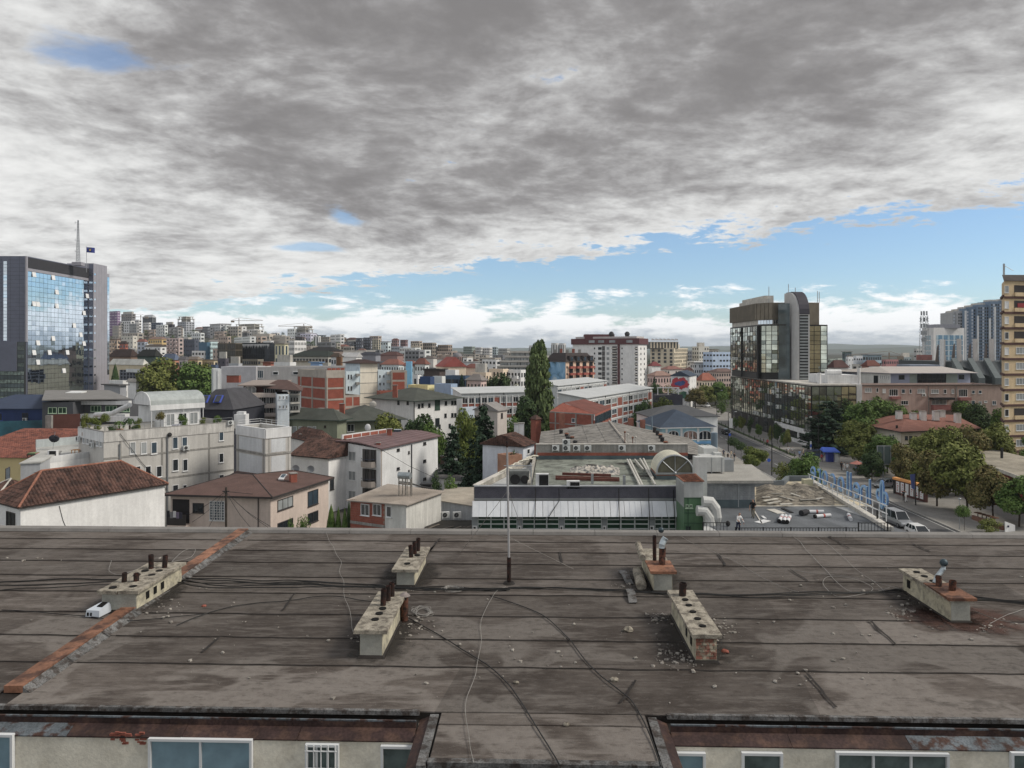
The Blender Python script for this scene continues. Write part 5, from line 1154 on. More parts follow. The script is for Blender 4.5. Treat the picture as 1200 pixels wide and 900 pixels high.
for x0,x1,y in((685,700,545),(720,745,543.5),(742,764,558),(672,682,547)):
 mb=MB();n=10
 c=dk((x0+x1)/2,y);w=(x1-x0)/F*85/2;pts_=[(c.x+w*cs(t_*.628)*rr.uniform(.7,1.1),c.y+.5*sn(t_*.628)*rr.uniform(.7,1.3))for t_ in rg(10)]
 mb.prism(pts_,zdk+.004,zdk+.02);cb.p('tar_patch',mb,TAR)
for k,(x,y)in en(((694,567),(731.5,569))):
 p=dk(x,y);cb.q('vent_pipe',('box',p.x-.12,p.y-.12,zdk+.01,p.x+.12,p.y+.12,zdk+1.),ST_)
AD=75.;xl,xr=px(769.5,AD),px(812.6,AD);zb_=pz(555,AD);rad=(xr-xl)/2;xm=(xl+xr)/2;zbk=4.2
sk=T('vaulted_skylight','barrel vault skylight with radial glazed arch on a red brick base','skylight',(xm,AD+2,zdk))
bd_=V_((.045,1,0));bq=[V_((xl,AD,0)),V_((xr,AD,0)),V_((xr,AD,0))+bd_*zbk,V_((xl,AD,0))+bd_*zbk]
sk.q('brick_base',('prism',bq,zdk-.3,zb_-.1),M('brick_base_mortar',C(142,96,78,1.1),.95));bb=MB()
for fc_ in(Face(bq[0],bq[1]),Face(bq[3],bq[0])):
 zz_=zdk+.42
 r_=0
 while zz_+.2<zb_-.12:
  s_=-.25*(r_%2)
  while s_<fc_.L:
   a_,b_=max(.01,s_),min(fc_.L-.01,s_+.47)
   if b_-a_>.08:bb.B(fc_,a_,b_,.0,.03+.015*random.random(),zz_,zz_+.2)
   s_+=.5
  zz_+=.23;r_+=1
sk.p('brick',bb,BK_,kind=SF)
sk.q('tar_skirt',('prism',of_(bq,.03),zdk-.1,zdk+.4),M('blue_grey_skirt',(0,0,0,1)))
VM=M('yellowed_polycarbonate',C(188,184,160,1.2),.45,var=.1,scale=.7,fine=.05);nS=5;nA=18
for k in rg(nS):
 mb=MB();y0,y1=zbk*k/nS,zbk*(k+1)/nS-.03
 for j in rg(nA):
  t0,t1=PI*j/nA,PI*(j+1)/nA
  def q_(t_,yy,r_):b=V_((xm-r_*cs(t_),AD,zb_+r_*sn(t_)*1.))+bd_*yy;return b
  mb.Q(q_(t0,y0,rad),q_(t1,y0,rad),q_(t1,y1,rad),q_(t0,y1,rad))
 sk.p('vault_panel',mb,VM)
mb=MB();n0=[V_((xm-rad*.96*cs(PI*j/nA),AD+.12,zb_+rad*.96*sn(PI*j/nA)))for j in rg(nA+1)];mb.Q(*n0[::-1]);sk.p('arch_glass',mb,M('brownish_glass',C(118,114,94,1.),.3,var=.15,scale=1,stk=.15))
sk.q('arch_rim',('Tb',[V_((xm-rad*cs(PI*j/nA),AD-.02,zb_+rad*sn(PI*j/nA)))for j in rg(nA+1)],.10,6),ST_)
mb=MB()
for a_ in(.25,.5,.75):t_=PI*a_;mb.cyl((xm,AD-.02,zb_+.1),(xm-rad*cs(t_),AD-.02,zb_+rad*sn(t_)),.05,n=6)
mb.box(xl-.1,AD-.1,zb_-.08,xr+.1,AD+.08,zb_+.1);mb.ball((xm,AD-.1,zb_+.06),.16,8,6);sk.p('glazing_bar',mb,ST_)
TD=66.;q0,q1,q2=pt(792.5,69.5),pt(801.7,TD),pt(824,TD);q3=q2+V_((.3,4.2,0));q4=q0+V_((.4,1.,0))
zf_,zbk_=pz(564.5,TD),pz(556.5,70);tw=T('stair_tower','sheet clad tower, white above and green below, with a rusty sloping top','tower',ctr([q0,q1,q2,q3]))
zm=pz(583,TD);GSH=M('green_sheet',C(76,116,80,1.15),.55,var=.14,scale=.7,stk=.12);WSH=M('white_sheet',C(168,172,172,1.2),.6,var=.08,stk=.15)
tw.q('lower_cladding',('prism',[q0,q1,q2,q3],0,zm),GSH);tw.q('upper_cladding',('prism',[q0,q1,q2,q3],zm+.002,[zbk_,zf_,zf_,zbk_]),WSH)
mb=MB();mb.prism(of_([q0,q1,q2,q3],.1),[v+.01 for v in(zbk_,zf_,zf_,zbk_)],[v+.08 for v in(zbk_,zf_,zf_,zbk_)],True,True);tr_=tw.p('roof',mb,RUST);cr=MB()
for k in rg(1,12):
 a_,b_=q1.lerp(q2,k/12),q0.lerp(q3,k/12);cr.Tb([V_((a_.x,a_.y,zf_+.1)),V_((b_.x,b_.y,zbk_+.1))],.03,4)
tw.p('corrugation',cr,RUST,tr_,kind=SF)
tf=Face(q1,q2);tlf=Face(q0,q1)
for y in(583.5,601,613):lg_(tw,tf,pz(y,TD),.06,.03,M('green_trim',C(50,84,62,1.1),.6),name='sheet_joint')
for s_ in(.35,tf.L-.05):
 tw.q('corner_trim',('B',tf,s_-.04,s_+.04,.002,.035,0,zm),M('green_trim',(0,0,0,1)))
tw.q('side_sheet',('B',tlf,0,tlf.L,.002,.03,pz(592,67),zf_-.3),M('grey_sheet',C(138,142,142,1.15),.6,var=.1));
for x0,x1 in((803.3,807),(807.6,811.6)):wd_(tw,tf,(fs(tf,x0)+fs(tf,x1))/2,pz(593.2,TD),.26,.34,M('pale_green_frame',C(136,160,136,1.2),.6),GLD)
wd_(tw,tf,fs(tf,806.5),pz(622,TD),.5,.9,M('green_trim',(0,0,0,1)),GLD)
WD=M('white_duct_sheet',C(184,186,184,1.2),.55,.1,var=.08,scale=.8,stk=.1,fine=.04)
du=T('air_duct','fat white ventilation duct rising beside the sheet clad tower and bending over','duct',pt(830,66))
mb=MB();p=pt(821,71);mb.box(p.x-.62,70.5,pz(600,71),p.x+.5,71.6,pz(535,71));du.p('riser',mb,WD);mb=MB();pc=pt(826.5,65.2)
prof=[V_((pc.x-.25,65.2,pz(588,65.2))),V_((pc.x+.45,65.2,pz(588.5,65.2))),V_((pc.x+.85,65.2,pz(596,65.2))),V_((pc.x+.95,65.2,pz(606,65.2))),V_((pc.x+.95,65.2,pz(628,65.2)))]
mb.Tb(prof,.52,12);du.p('elbow',mb,WD,smooth=False)
du.q('elbow',('Tb',[q_+V_((-.55,-.2,-.75))for q_ in prof[:4]],.48,12),WD)
hv_=T('ventilation_plant','white boxy ventilation plant with stepped ducts on the concrete roof','ventilation unit',pt(838,76));zr2=pz(562,72)
for x0,x1,y0,y1,D in((824.5,849,553,536,75.5),(825,841.5,536.2,525.5,78),(838,846,536,531,77)):
 a_,b_=px(x0,D),px(x1,D);hv_.q('duct_box',('box',a_,D,max(zr2+.02,pz(y0,D)),b_,D+2.6,pz(y1,D)),WD)
for x in(826,834,846):
 mb=MB();c=pt(x,75.4);mb.cyl((c.x,c.y,zr2+.01),(c.x,c.y,pz(536,75.4)),.05,n=6);hv_.p('support',mb,ST_)
hv_.q('cross_duct',('Tb',[V_((px(819,76),76,pz(541,76))),V_((px(828,76),76,pz(541,76)))],.55,10),WD)
mb=MB();c=pt(848.5,77);mb.box(c.x-.1,76.6,zr2+.02,c.x+.9,78.2,pz(538,77));hv_.p('silver_unit',mb,ST_)
CBD=72.;c0,c1=pt(826,CBD),pt(884.5,CBD);lh=T('concrete_plant_house','board marked concrete plant house with thin overhanging flat roof',BG_,pt(855,76));zt_=zr2-.28
lh.q('wall',('prism',[c0,c1,pt(877,80.5),pt(825,80.5)],0,zt_),M('board_marked_concrete',C(136,140,144,1.4),.92,var=.14,scale=.6,fine=.08,stk=.2));cf=Face(c0,c1)
for k in rg(13):
 mb=MB();z=8.55+(zt_-8.6)*k/13;mb.B(cf,.02,cf.L-.02,.001,.035,z,z+(zt_-8.6)/13-.035);lh.p('board_band',mb,M('board_marked_concrete',(0,0,0,1)))
lh.q('roof',('prism',[pt(825,CBD-.6),pt(906.5,CBD-.6),pt(881,81.5),pt(824,81.5)],zt_+.01,zr2,True,True),M('pale_gravel_roof',C(150,147,140,1.15),.93,var=.12,scale=.5,fine=.15))
lh.q('fascia',('B',Face(pt(825,CBD-.6),pt(906.5,CBD-.6)),0,Face(pt(825,CBD-.6),pt(906.5,CBD-.6)).L,-.08,.05,zt_-.05,zt_+.008),M('dark_fascia',(.08,.09,.10,1),.7));lh.q('tar_skirt',('B',cf,0,cf.L,.04,.10,8.5,9.3),M('blue_grey_skirt',(0,0,0,1)))
lh.q('drainpipe',('B',cf,fs(cf,864.5),fs(cf,865.5),.04,.12,8.6,zt_-.06),ST_)
ZW=8.5
def wk(x,y,dz=0.):return onz(x,y,ZW+dz)
lr=T('low_roof_building','low flat building being re-roofed in blue grey felt beyond the black railing',BG_,wk(940,600))
e0,e1=wk(1046,622),wk(951,564);fl,bl_=V_((px(824,60),60,0)),V_((px(826,71.9),71.9,0))
foot=[fl,V_((e0.x,60,0)),e0,e1,V_((px(880,e1.y),e1.y,0)),V_((px(884.7,72),72.,0)),bl_]
lr.q('wall',('prism',foot,0,ZW-.03),CB_W)
NF=M('new_blue_grey_felt',C(98,103,109,1.05),.85,var=.14,scale=.5,fine=.1,obj=.12)
yb=wk(930,594).y;xa=px(824,62)
nst=11;xr_=e0.x-.6
for k in rg(nst):
 x0=xa+(xr_-xa)*k/nst;x1=xa+(xr_-xa)*(k+1)/nst+.06;sk_=.10;mb=MB();z=ZW+.004*(k%2)
 mb.hexa([(x0+2,60.3,z-.02),(x1+2,60.3,z-.02),(x1-(yb-60)*sk_+1,yb,z-.02),(x0-(yb-60)*sk_+1,yb,z-.02)],[(x0+2,60.3,z+.008),(x1+2,60.3,z+.012),(x1-(yb-60)*sk_+1,yb,z+.012),(x0-(yb-60)*sk_+1,yb,z+.008)]);lr.p('felt_strip',mb,NF)
lr.q('sandy_screed',('prism',[V_((px(878,yb),yb+.1,0)),V_((e1.x+.4,yb+.1,0)),V_((e1.x,e1.y,0)),V_((px(880,e1.y),e1.y,0))],ZW-.02,ZW+.01),M('sandy_screed',C(176,162,132,1.15),.95,var=.2,scale=.4,fine=.15,tint=C(120,116,106,1.1)))
lr.q('felt_edge_strip',('Tb',[V_((px(884,yb),yb,ZW+.05)),V_((e1.x+.2,yb+.2,ZW+.05))],.07,6),CL_)
mb=MB();n=26
for j in rg(n+1):
 for i in rg(n+1):
  p=wk(886+92*i/n,592-24*j/n);e_=min(1,min(i,n-i)/4)*min(1,min(j,n-j)/5);mb.v.append((p.x,p.y,ZW+.012+e_*(.12+.6*max(0,mn_.noise(V_((i*.16,j*.16,5)))+.25)+.16*mn_.noise(V_((i*.7,j*.7,2))))))
for j in rg(n):
 for i in rg(n):a_=j*(n+1)+i;mb.f.append((a_,a_+1,a_+n+2,a_+n+1))
su_('rubble_heap',mb,M('grey_rubble',C(128,120,106,1.1),.95,var=.3,scale=.8,fine=.3,bump=.6,tint=C(86,80,72,1.1)),True,SF)
rr=random.Random(12)
for k,(x,y,a_,w)in en(((903,586,.5,1.9),(907,589,.4,1.6),(911,579,-.5,1.2),(921,584,-1.,1.8),(934,581,-1.1,1.7),(944,574,.3,1.3),(938,577,.9,2.),(956,585,.1,1.6),(949,586,-.2,1.8),(898,583,0,.8),(921,591,.1,1.2))):
 p=wk(x,y,.30);d_=V_((cs(a_),sn(a_),rr.uniform(-.1,.15)))*w/2;s_=V_((-sn(a_),cs(a_),0))*.16;u_=U(.07);mb=MB();mb.hexa([p-d_-s_,p+d_-s_,p+d_+s_,p-d_+s_],[p-d_-s_+u_,p+d_-s_+u_,p+d_+s_+u_,p-d_+s_+u_])
 so_('felt_offcut','torn pale felt offcut on the grey rubble heap','offcut',mb,M('felt_offcuts',C(168,164,154,1.15),.9,var=.3,obj=.35),group='torn felt offcuts on the rubble heap')
rolls=[(947,600,965,600,'upper lying roll of roofing felt beside the black barrel end'),(955,605.5,973,604,'lower lying roll of roofing felt with printed wrapper'),(913,611,917,604.5,'leftmost of three parallel short felt rolls'),(918.5,612,921,605,'middle of three parallel short felt rolls'),(922.5,612,925.5,605.5,'rightmost of three parallel short felt rolls'),(994,603,997,609,'single short white felt roll near the letter sign'),(939,603,945,601.5,'black end of a thick felt roll left of the lying rolls')]
for x0,y0,x1,y1,lab in rolls:
 a_,b_=wk(x0,y0,.16),wk(x1,y1,.16);th_=T('felt_roll',lab,'roll',a_.lerp(b_,.5)-U(.15),'rolls of roofing felt on the low roof');r_=.27 if x0==939 else .17;up_=U(r_-.14);mb=MB();mb.cyl(a_+up_,b_+up_,r_,n=14);th_.p('roll',mb,M('black_felt_roll',(.03,.03,.035,1),.8)if x0==939 else M('roll_wrapper',C(188,190,194,1.2),.6,var=.12))
 if x0!=939:
  mb=MB();d_=(b_-a_)*.04;mb.cyl(a_+up_-d_,a_+up_+(b_-a_)*.06,r_*1.02,n=14);th_.p('end_band',mb,BLK_);mb=MB();mb.cyl(a_+up_+(b_-a_)*.5,a_+up_+(b_-a_)*.62,r_*1.015,n=14);th_.p('wrapper_band',mb,M('red_print',C(170,70,60,1.1),.6))
for x0,y0,x1,y1,w,lab,mm in((903,597,916,602,.9,'pale square board lying on the blue grey felt',CL_),(917,596,928,601,.35,'black plank beside the pale square board',BLK_),(888,613,899,610,.7,'white sheet of board at the foot of the workers',WH),(884,599,893,614,.12,'thin pale batten lying lengthwise near the standing worker',CL_),(893,605,897,608,.25,'small white scrap between the battens',WH),(1004,594,997,589,.5,'grey slab lying under the letter sign rail',CONC)):
 a_,b_=wk(x0,y0,.03),wk(x1,y1,.03);d_=(b_-a_).normalized();s_=V_((-d_.y,d_.x,0))*w/2;u_=U(.05);mb=MB();mb.hexa([a_-s_,b_-s_,b_+s_,a_+s_],[a_-s_+u_,b_-s_+u_,b_+s_+u_,a_+s_+u_]);so_('loose_board',lab,'board',mb,mm)
ed=Face(e1,e0);lr.q('roof_kerb',('B',ed,-1,ed.L,-.1,.5,ZW-.02,ZW+.32),CL_)
mb=MB();q0_=[V_((px(884,83),83,0)),V_((px(918,84),84,0)),V_((px(924,87),87,0)),V_((px(950,87),87,0))]
for a_,b_ in zip(q0_,q0_[1:]):mb.B(Face(a_,b_),0,Face(a_,b_).L,-.3,.1,ZW-.02,ZW+.55)
lr.p('rear_kerb',mb,M('dark_kerb',C(96,104,110,1.1),.8,var=.15))
mb=MB();p=wk(946,572);mb.box(p.x-.5,p.y-.4,ZW+.02,p.x+.5,p.y+.4,ZW+1.);so_('yellowish_block','yellowish block at the far end of the letter sign','block',mb,M('yellowish_block',C(190,186,150,1.1),.9))
def bR(x0,x1,D,zt0,zb0,label,step=.26):
 a_,b_=pt(x0,D),pt(x1,D);tt=T('black_railing',label,'railing',(a_+b_)/2+U(zb0));mb=MB();n=int((b_-a_).length/step)
 for z in(zt0,zb0+.12):mb.cyl((a_.x,a_.y,z),(b_.x,b_.y,z),.035,n=5)
 tt.p('rail',mb,BLK_);mb=MB()
 for k in rg(n+1):c=a_.lerp(b_,k/n);mb.cyl((c.x,c.y,zb0),(c.x,c.y,zt0),.022,n=4)
 tt.p('baluster',mb,BLK_,kind=SF);mb=MB()
 for k in rg(0,n+1,9):c=a_.lerp(b_,k/n);mb.box(c.x-.04,c.y-.04,zb0,c.x+.04,c.y+.04,zt0+.06)
 tt.p('post',mb,BLK_)
bR(862,1006,62.2,pz(618.6,62.2),ZW-.05,'long low black railing along the near edge of the low roof');bR(824,852,62.5,pz(612.5,62.5),ZW-.05,'short black railing left of the worker in white');bR(1006,1044,62.6,pz(612.8,62.6),ZW-.05,'taller black railing below the silver van')
ps=MB();p=wk(1028,612);ps.cyl(p,p+U(1.1),.07,n=6);so_('railing_post','single black post at the near end of the letter sign','post',ps,BLK_)
SB_=M('sky_blue_letter',C(128,172,206,1.2),.55,var=.08);SBD=M('letter_side_blue',C(62,112,170,1.15),.6,var=.1)
sg=T('letter_sign','row of big sky blue letters on a white rail, seen from behind','sign',(34,76,ZW));sX0,sX1=V_((px(951,84.5),84.5,0)),V_((px(1042,65.),65.,0));sf=Face(sX0,sX1);SL=sf.L;zb0=ZW+.75
def zbase(s_):return ZW+.60+.55*s_/SL
def sq_(path,w,s_at,zb,close=False,th=.14):
 mb=MB();sd_=MB();n=len(path);L_,R_=[],[]
 for i in rg(n):
  p=V_(path[i]);a_=V_(path[(i-1)%n]if close else path[max(i-1,0)]);b_=V_(path[(i+1)%n]if close else path[min(i+1,n-1)]);d_=(b_-a_).normalized();nn_=V_((-d_.y,d_.x));L_.append(p+nn_*w/2);R_.append(p-nn_*w/2)
 for i in rg(n if close else n-1):
  j=(i+1)%n;f=lambda v,o:sf.pt(s_at+v.x,o,zb+v.y)
  for o0,o1 in((th/2,-th/2),):
   mb.Q(f(L_[i],o0),f(R_[i],o0),f(R_[j],o0),f(L_[j],o0));mb.Q(f(L_[i],o1),f(L_[j],o1),f(R_[j],o1),f(R_[i],o1));sd_.Q(f(L_[i],o0),f(L_[j],o0),f(L_[j],o1),f(L_[i],o1));sd_.Q(f(R_[i],o1),f(R_[j],o1),f(R_[j],o0),f(R_[i],o0))
 if not close:
  for i in(0,n-1):mb.Q(f(L_[i],th/2),f(L_[i],-th/2),f(R_[i],-th/2),f(R_[i],th/2))
 return mb,sd_
def arc(cx,cy,rx,ry,a0,a1,n=18):return[(cx+rx*cs(R(a0+(a1-a0)*i/n)),cy+ry*sn(R(a0+(a1-a0)*i/n)))for i in rg(n+1)]
xh,wd,st_=1.55,1.55,.23;r0=(wd-st_)/2
def lt_(ch,s_,scale=1.):
 zb=zbase(s_);h=xh*scale;rx,ry=r0*scale,(h-st_)/2;cy=h/2;paths=[]
 if ch=='o':paths=[(arc(0,cy,rx,ry,0,360,24)[:-1],True)]
 elif ch=='l':paths=[([(0,0),(0,2.3*scale)],False)]
 elif ch=='e':paths=[(arc(0,cy,rx,ry,230,360+180,22)+[(-rx,cy),(rx,cy)],False)]
 elif ch=='n':paths=[([(rx,0),(rx,h)],False),([(rx,cy*1.1)]+arc(0,cy*1.15,rx,ry*.85,0,180,12)+[(-rx,0)],False)]
 elif ch=='r':paths=[([(rx*.6,0),(rx*.6,h)],False),(arc(-.05,cy*1.1,rx*.65,ry*.85,10,120,8),False)]
 elif ch=='c':paths=[(arc(0,cy,rx,ry,-130,130,18),False)]
 elif ch=='f':paths=[(arc(0,1.3,.30,1.2,0,360,26)[:-1],True),(arc(-.62,1.15,.42,.45,60,300,14),False),(arc(.62,1.,.46,.55,-120,120,14),False)]
 for p_,cl in paths:
  m1,m2=sq_(p_,st_*scale,s_,zb,cl);sg.p('letter_side',m2,SBD,sg.p('letter',m1,SB_))
for ch,x in(('e',953),('r',959.5),('o',966.5),('c',975.5),('o',985.5),('l',993.2),('l',996.8),('e',1003.6),('n',1012.6),('l',1019.4),('f',1033.6)):
 lt_(ch,fs(sf,x),1.)
for hz_ in(.55,-.15):
 sg.q('support_rail',('Tb',[sf.pt(-.4+(SL+.6)*k/12,.25,zbase((SL)*k/12)+hz_)for k in rg(13)],.055,6),WH)
for k in rg(15):
 s_=SL*k/14;mb=MB();mb.cyl(sf.pt(s_,.25,ZW+.3),sf.pt(s_,.25,zbase(s_)+.55),.045,n=6);sg.p('support_post',mb,WH)
gD0,gD1=95.,126.
zrg=pz(521,gD0);zev=pz(506,gD1)
def VP(x1,D1,D):
 X1=px(x1,D1);return V_((X1-(D1-D)*.058,D,0))
rg1=VP(714,gD1,gD1);rg0=VP(714,gD1,gD0);le1=VP(634,gD1,gD1);le0=VP(634,gD1,gD0);re1=VP(806,gD1,gD1);re0=VP(806,gD1,gD0);zer=pz(513,gD1)
gr=T('grey_roofed_hall','wide hall with a weathered grey sheet gable roof and a broken front edge','hall',ctr([le0,re0,re1,le1]))
gr.q('wall',('prism',[le0,re0,re1,le1],0,min(zev,zer)-.1),CONC)
GM=M('weathered_grey_sheet',C(128,124,118,1.15),.9,var=.16,scale=.35,fine=.12,obj=.06,tint=C(104,101,97,1.1));Zv=lambda p,z:V_((p.x,p.y,z))
nB,nR=9,5
for side in(0,1):
 for i in rg(nB):
  for j in rg(nR):
   f0,f1=i/nB,(i+1)/nB;g0,g1=j/nR,(j+1)/nR
   ev0,ev1,ze_=(le0,le1,zev)if side==0 else(re0,re1,zer)
   def P_(f,g_,lift=0):a_=ev0.lerp(ev1,f);b_=rg0.lerp(rg1,f);p=a_.lerp(b_,g_);return V_((p.x,p.y,ze_+(zrg-ze_)*g_+lift))
   l0=.05;mb=MB();a_,b_,c_,d_=P_(f0,g0,l0),P_(f1-.006,g0,l0),P_(f1-.006,min(1,g1+.02),0),P_(f0,min(1,g1+.02),0);dn=U(-.05)
   if side:a_,b_,c_,d_=b_,a_,d_,c_
   mb.hexa([d_+dn,c_+dn,b_+dn,a_+dn],[d_,c_,b_,a_]);gr.p('roof_sheet',mb,GM)
gr.q('ridge_cap',('Tb',[Zv(rg0,zrg+.06),Zv(rg1,zrg+.06)],.16,6),M('pale_ridge_sheet',C(160,152,142,1.15),.9,var=.2,scale=2))
mb=MB();mb.prism([Zv(le0,0),Zv(re0,0),Zv(rg0,0)][:2]+[V_((re0.x,re0.y+.1,0)),V_((le0.x,le0.y+.1,0))],zev-2,zev-.15)
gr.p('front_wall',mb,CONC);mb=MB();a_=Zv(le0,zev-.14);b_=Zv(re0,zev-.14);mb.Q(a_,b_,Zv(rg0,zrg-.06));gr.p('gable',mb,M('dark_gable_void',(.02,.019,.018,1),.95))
rr=random.Random(9)
for k in rg(22):
 f_=rr.uniform(-.42,.55);p=rg0+V_((f_*9,-.5+rr.uniform(-.3,.2),0));z=zrg-abs(f_)*9*(zrg-zev)/11.6-rr.uniform(.0,.5);mb=MB();d_=V_((rr.uniform(.5,1.3),rr.uniform(-.2,.3),rr.uniform(-.15,.2)-.1*f_));mb.Tb([V_((p.x,p.y,z)),V_((p.x,p.y,z))+d_],rr.uniform(.05,.12),5)
 gr.p('torn_edge_strip',mb,M('pale_ridge_sheet',(0,0,0,1))if k%3 else DK_)
for grp,xs in(('left',((657.5,507),(664,511),(665.5,515),(670.5,515),(674,520))),('right',((770.5,508),(774,512),(776,516),(780,521),(767,504)))):
 for k,(x,y)in en(xs):
  D=gD1-(y-500)/24*26;p=oR(x,y,D);mb=MB();mb.cyl(p-U(.5),p+U(.35),.30,n=8);v=gr.p('roof_ventilator',mb,DK_);gr.q('hood',('cyl',p+U(.352),p+U(.5),.42,.2,8),RUST if k%2 else DK_,v)
for x,y0,y1,w,D in((658.5,513,484,6,127),(739,499,490,6,127),(753,501,492,5.5,127)):
 p=pt(x,D);mb=MB();ww=w/F*D/2;mb.box(p.x-ww,D-.4,pz(y0+6,D),p.x+ww,D+.4,pz(y1,D));o=gr.p('chimney',mb,M('old_brick_stack',C(136,84,66,1.15),.92,var=.2,scale=2,fine=.15))
an2=T('pipe_cluster','rusty pipes and small antenna rising at the broken gable edge','pipes',oR(735,521,94.5))
for k,(x,h_)in en(((-.8,1.2),(-.3,1.6),(.1,1.3),(.7,.9),(1.1,1.))):
 mb=MB();p=oR(735,521,94.4)+V_((x,0,0));mb.cyl(p-U(.4),p+U(h_),.05,n=6);mb.ball(p+U(h_),.14,8,5);an2.p('pipe',mb,RUST if k%2 else CL_)
# === behind the centre
def fa_(t,fc,x0,x1,cols,ys,wpx,hpx,fm=WFR,gm=GLD,style='plain',skip=0,single=True,name='window'):
 """rows of windows placed by photograph columns; ys = row centres measured at the near end of the wall"""
 a_,b_=fs(fc,x0),fs(fc,x1);spec=[]
 Dn=fc.pt(a_,0,0).y
 for z in[pz(y,Dn)for y in ys]:
  for c in rg(cols):
   if skip and random.random()<skip:continue
   s_=a_+(b_-a_)*(c+.5)/cols;D=fc.pt(s_,0,0).y;spec.append((s_,z,wpx/F*D,hpx/F*D))
 if single:
  for s_,z,w,h in spec:wd_(t,fc,s_,z,w,h,fm,gm,style)
 else:gz_(t,fc,spec,gm,'glazing',fm)
OLIVE=M('dark_olive_shingle',C(70,74,68,1.15),.88,var=.16,scale=.5,fine=.14);GRN=M('dark_green_trim',(.03,.055,.045,1),.6)
L,Cn,Rr,Bk=fit(486,178,436,535,48);z=pz(470,178)
t=bld('white_olive_roof_house','white three storey block under a wide dark olive hip roof',FQ,z,WALLW,HS,flat=False);hp_(t,t.pts,z,2.6,1.5,OLIVE,GRN)
for x,y in((467,472),(478,472),(491,476),(495,475),(503,475),(522.5,472.5),(530,472),(533.5,472),(522,487),(530,486.5),(533.5,486.5),(496,489),(503,489),(527,499),(515,500)):wp_(t,t.fR if x>487 else t.fL,x-1.3,x+1.3,y-2.4,y+2.4,DFR,GLD)
wp_(t,t.fR,509.5,515.5,468,480.5,GRN,M('green_stair_glass',(.06,.10,.08,1),.2));wp_(t,t.fR,510,515,490,500,GRN,GLD);stack(t,oR(463,463,180),1.1,1.1,2.4,BK_);dr_(t,t.fL,t.fL.L-.1,0,z,BLK_,.1)
t.q('satellite_dish',('ball',oR(437,474,180),.9,10,6,(1,.4,1)),CL_)
L,Cn,Rr,Bk=fit(395,140,336,406,74);z=pz(493,140)
t=bld('sage_building','sage green house with olive hip roof behind the small tiled house',FQ,z,M('sage_render',C(118,124,104,1.35),.9,var=.08,stk=.08),HS,flat=False);hp_(t,t.pts,z,2.,.9,OLIVE,GRN)
for x0,x1 in((343,348),(350,355),(360.5,365),(366.5,370.5)):wp_(t,t.fL,x0,x1,499.5,508.5,WFR,GLC)
for x,y in((379.5,518),(381,500)):wp_(t,t.fL,x-1.3,x+1.3,y-1.5,y+1.5,DFR,GLD)
L,Cn,Rr,Bk=fit(404,150,384,470,24,dl=14);z=pz(494,150)
t=bld('olive_roof_house','low house with wide dark olive roof and green eaves beside the sage green house',FQ,z,M('sage_render',(0,0,0,1)),HS,flat=False);hp_(t,t.pts,z,2.6,1.2,OLIVE,GRN);wp_(t,t.fR,407,415,497,506,WFR,GLD,'two');stack(t,oR(401,482,156),1.,1.,1.6,BK_);stack(t,oR(376,487,146),1.,1.,1.4,BK_)
L,Cn,Rr,Bk=fit(382.5,185,349,422,40);z=pz(434,185)
wq=[L,Cn,Cn.lerp(Rr,.54),Bk+(Cn.lerp(Rr,.54)-Rr)]
FRM=M('concrete_frame',C(158,150,140,1.25),.92,var=.12,stk=.1)
t=bld('brick_infill_block','unfinished concrete frame block with bright red hollow brick infill panels',wq,z,FRM,BG_,par=.8);INF=M('red_infill_brick',C(152,74,54,1.1),.92,var=.12,scale=.8,fine=.12,obj=.12)
zz=[z-2.-k*2.85 for k in rg(5)]
def infill(fc,s0,s1,z0,z1):
 o=MB();o.B(fc,s0,s1,.0,.03,z0,z1);p=t.p('infill_panel',o,INF)
Lf=t.fL.L
for k in rg(4):
 for a_,b_ in((.005,.10),(.14,.50),(.55,.965)):infill(t.fL,a_*Lf,b_*Lf,zz[k]-2.35,zz[k])
 infill(t.fR,.05*t.fR.L,.93*t.fR.L,zz[k]-2.35,zz[k])
for f_,s0,s1 in((t.fL,0,Lf),(t.fR,0,t.fR.L)):
 for k in rg(5):lg_(t,f_,zz[k]+.24,.40,.10,FRM,s0,s1,'floor_beam')
for f_,ss_ in((t.fL,(.0,.12,.525,.98)),(t.fR,(.02,.97))):
 for s_ in ss_:t.q('column',('B',f_,max(0,s_*f_.L-.22),min(f_.L,s_*f_.L+.22),.001,.13,0,zz[0]+.45),FRM)
fp=Face(Cn,Cn.lerp(Rr,.54));mb=MB()
for k in rg(4):mb.B(fp,.4+k*fp.L*.24,.2+(k+1)*fp.L*.235,-.3,-.05,z+.02,z+.55)
t.p('brick_parapet',mb,INF,kind=SF)
wq2=[Cn.lerp(Rr,.545),Rr,Bk,Bk+(Cn.lerp(Rr,.545)-Rr)];z2=pz(462.5,192)
t=bld('brick_infill_wing','lower wing of the red infill frame block with a flat roof',wq2,z2,FRM,par=.3);fw=Face(wq2[0],wq2[1])
for k in rg(3):
 for a_,b_ in((.05,.47),(.55,.96)):infill(fw,a_*fw.L,b_*fw.L,z2-.5-k*2.85-2.2,z2-.5-k*2.85)
L,Cn,Rr,Bk=fit(422,205,405,442.5,36);z=pz(426,205)
t=bld('unplastered_tower','narrow tower with blank beige concrete block wall and brown roof edge',FQ,z,wl_(186,178,162,1.3),flat=False);hp_(t,t.pts,z,1.,1.,M('brown_roof_edge',C(64,44,42,1.1),.85),M('brown_roof_edge',(0,0,0,1)))
for k in rg(6):lg_(t,t.fR,z-2.6-k*2.9,.16,.05,CONC)
t.q('blue_white_wall',('B',t.fL,0,t.fL.L,.002,.05,0,z-.1),wl_(168,182,198,1.3))
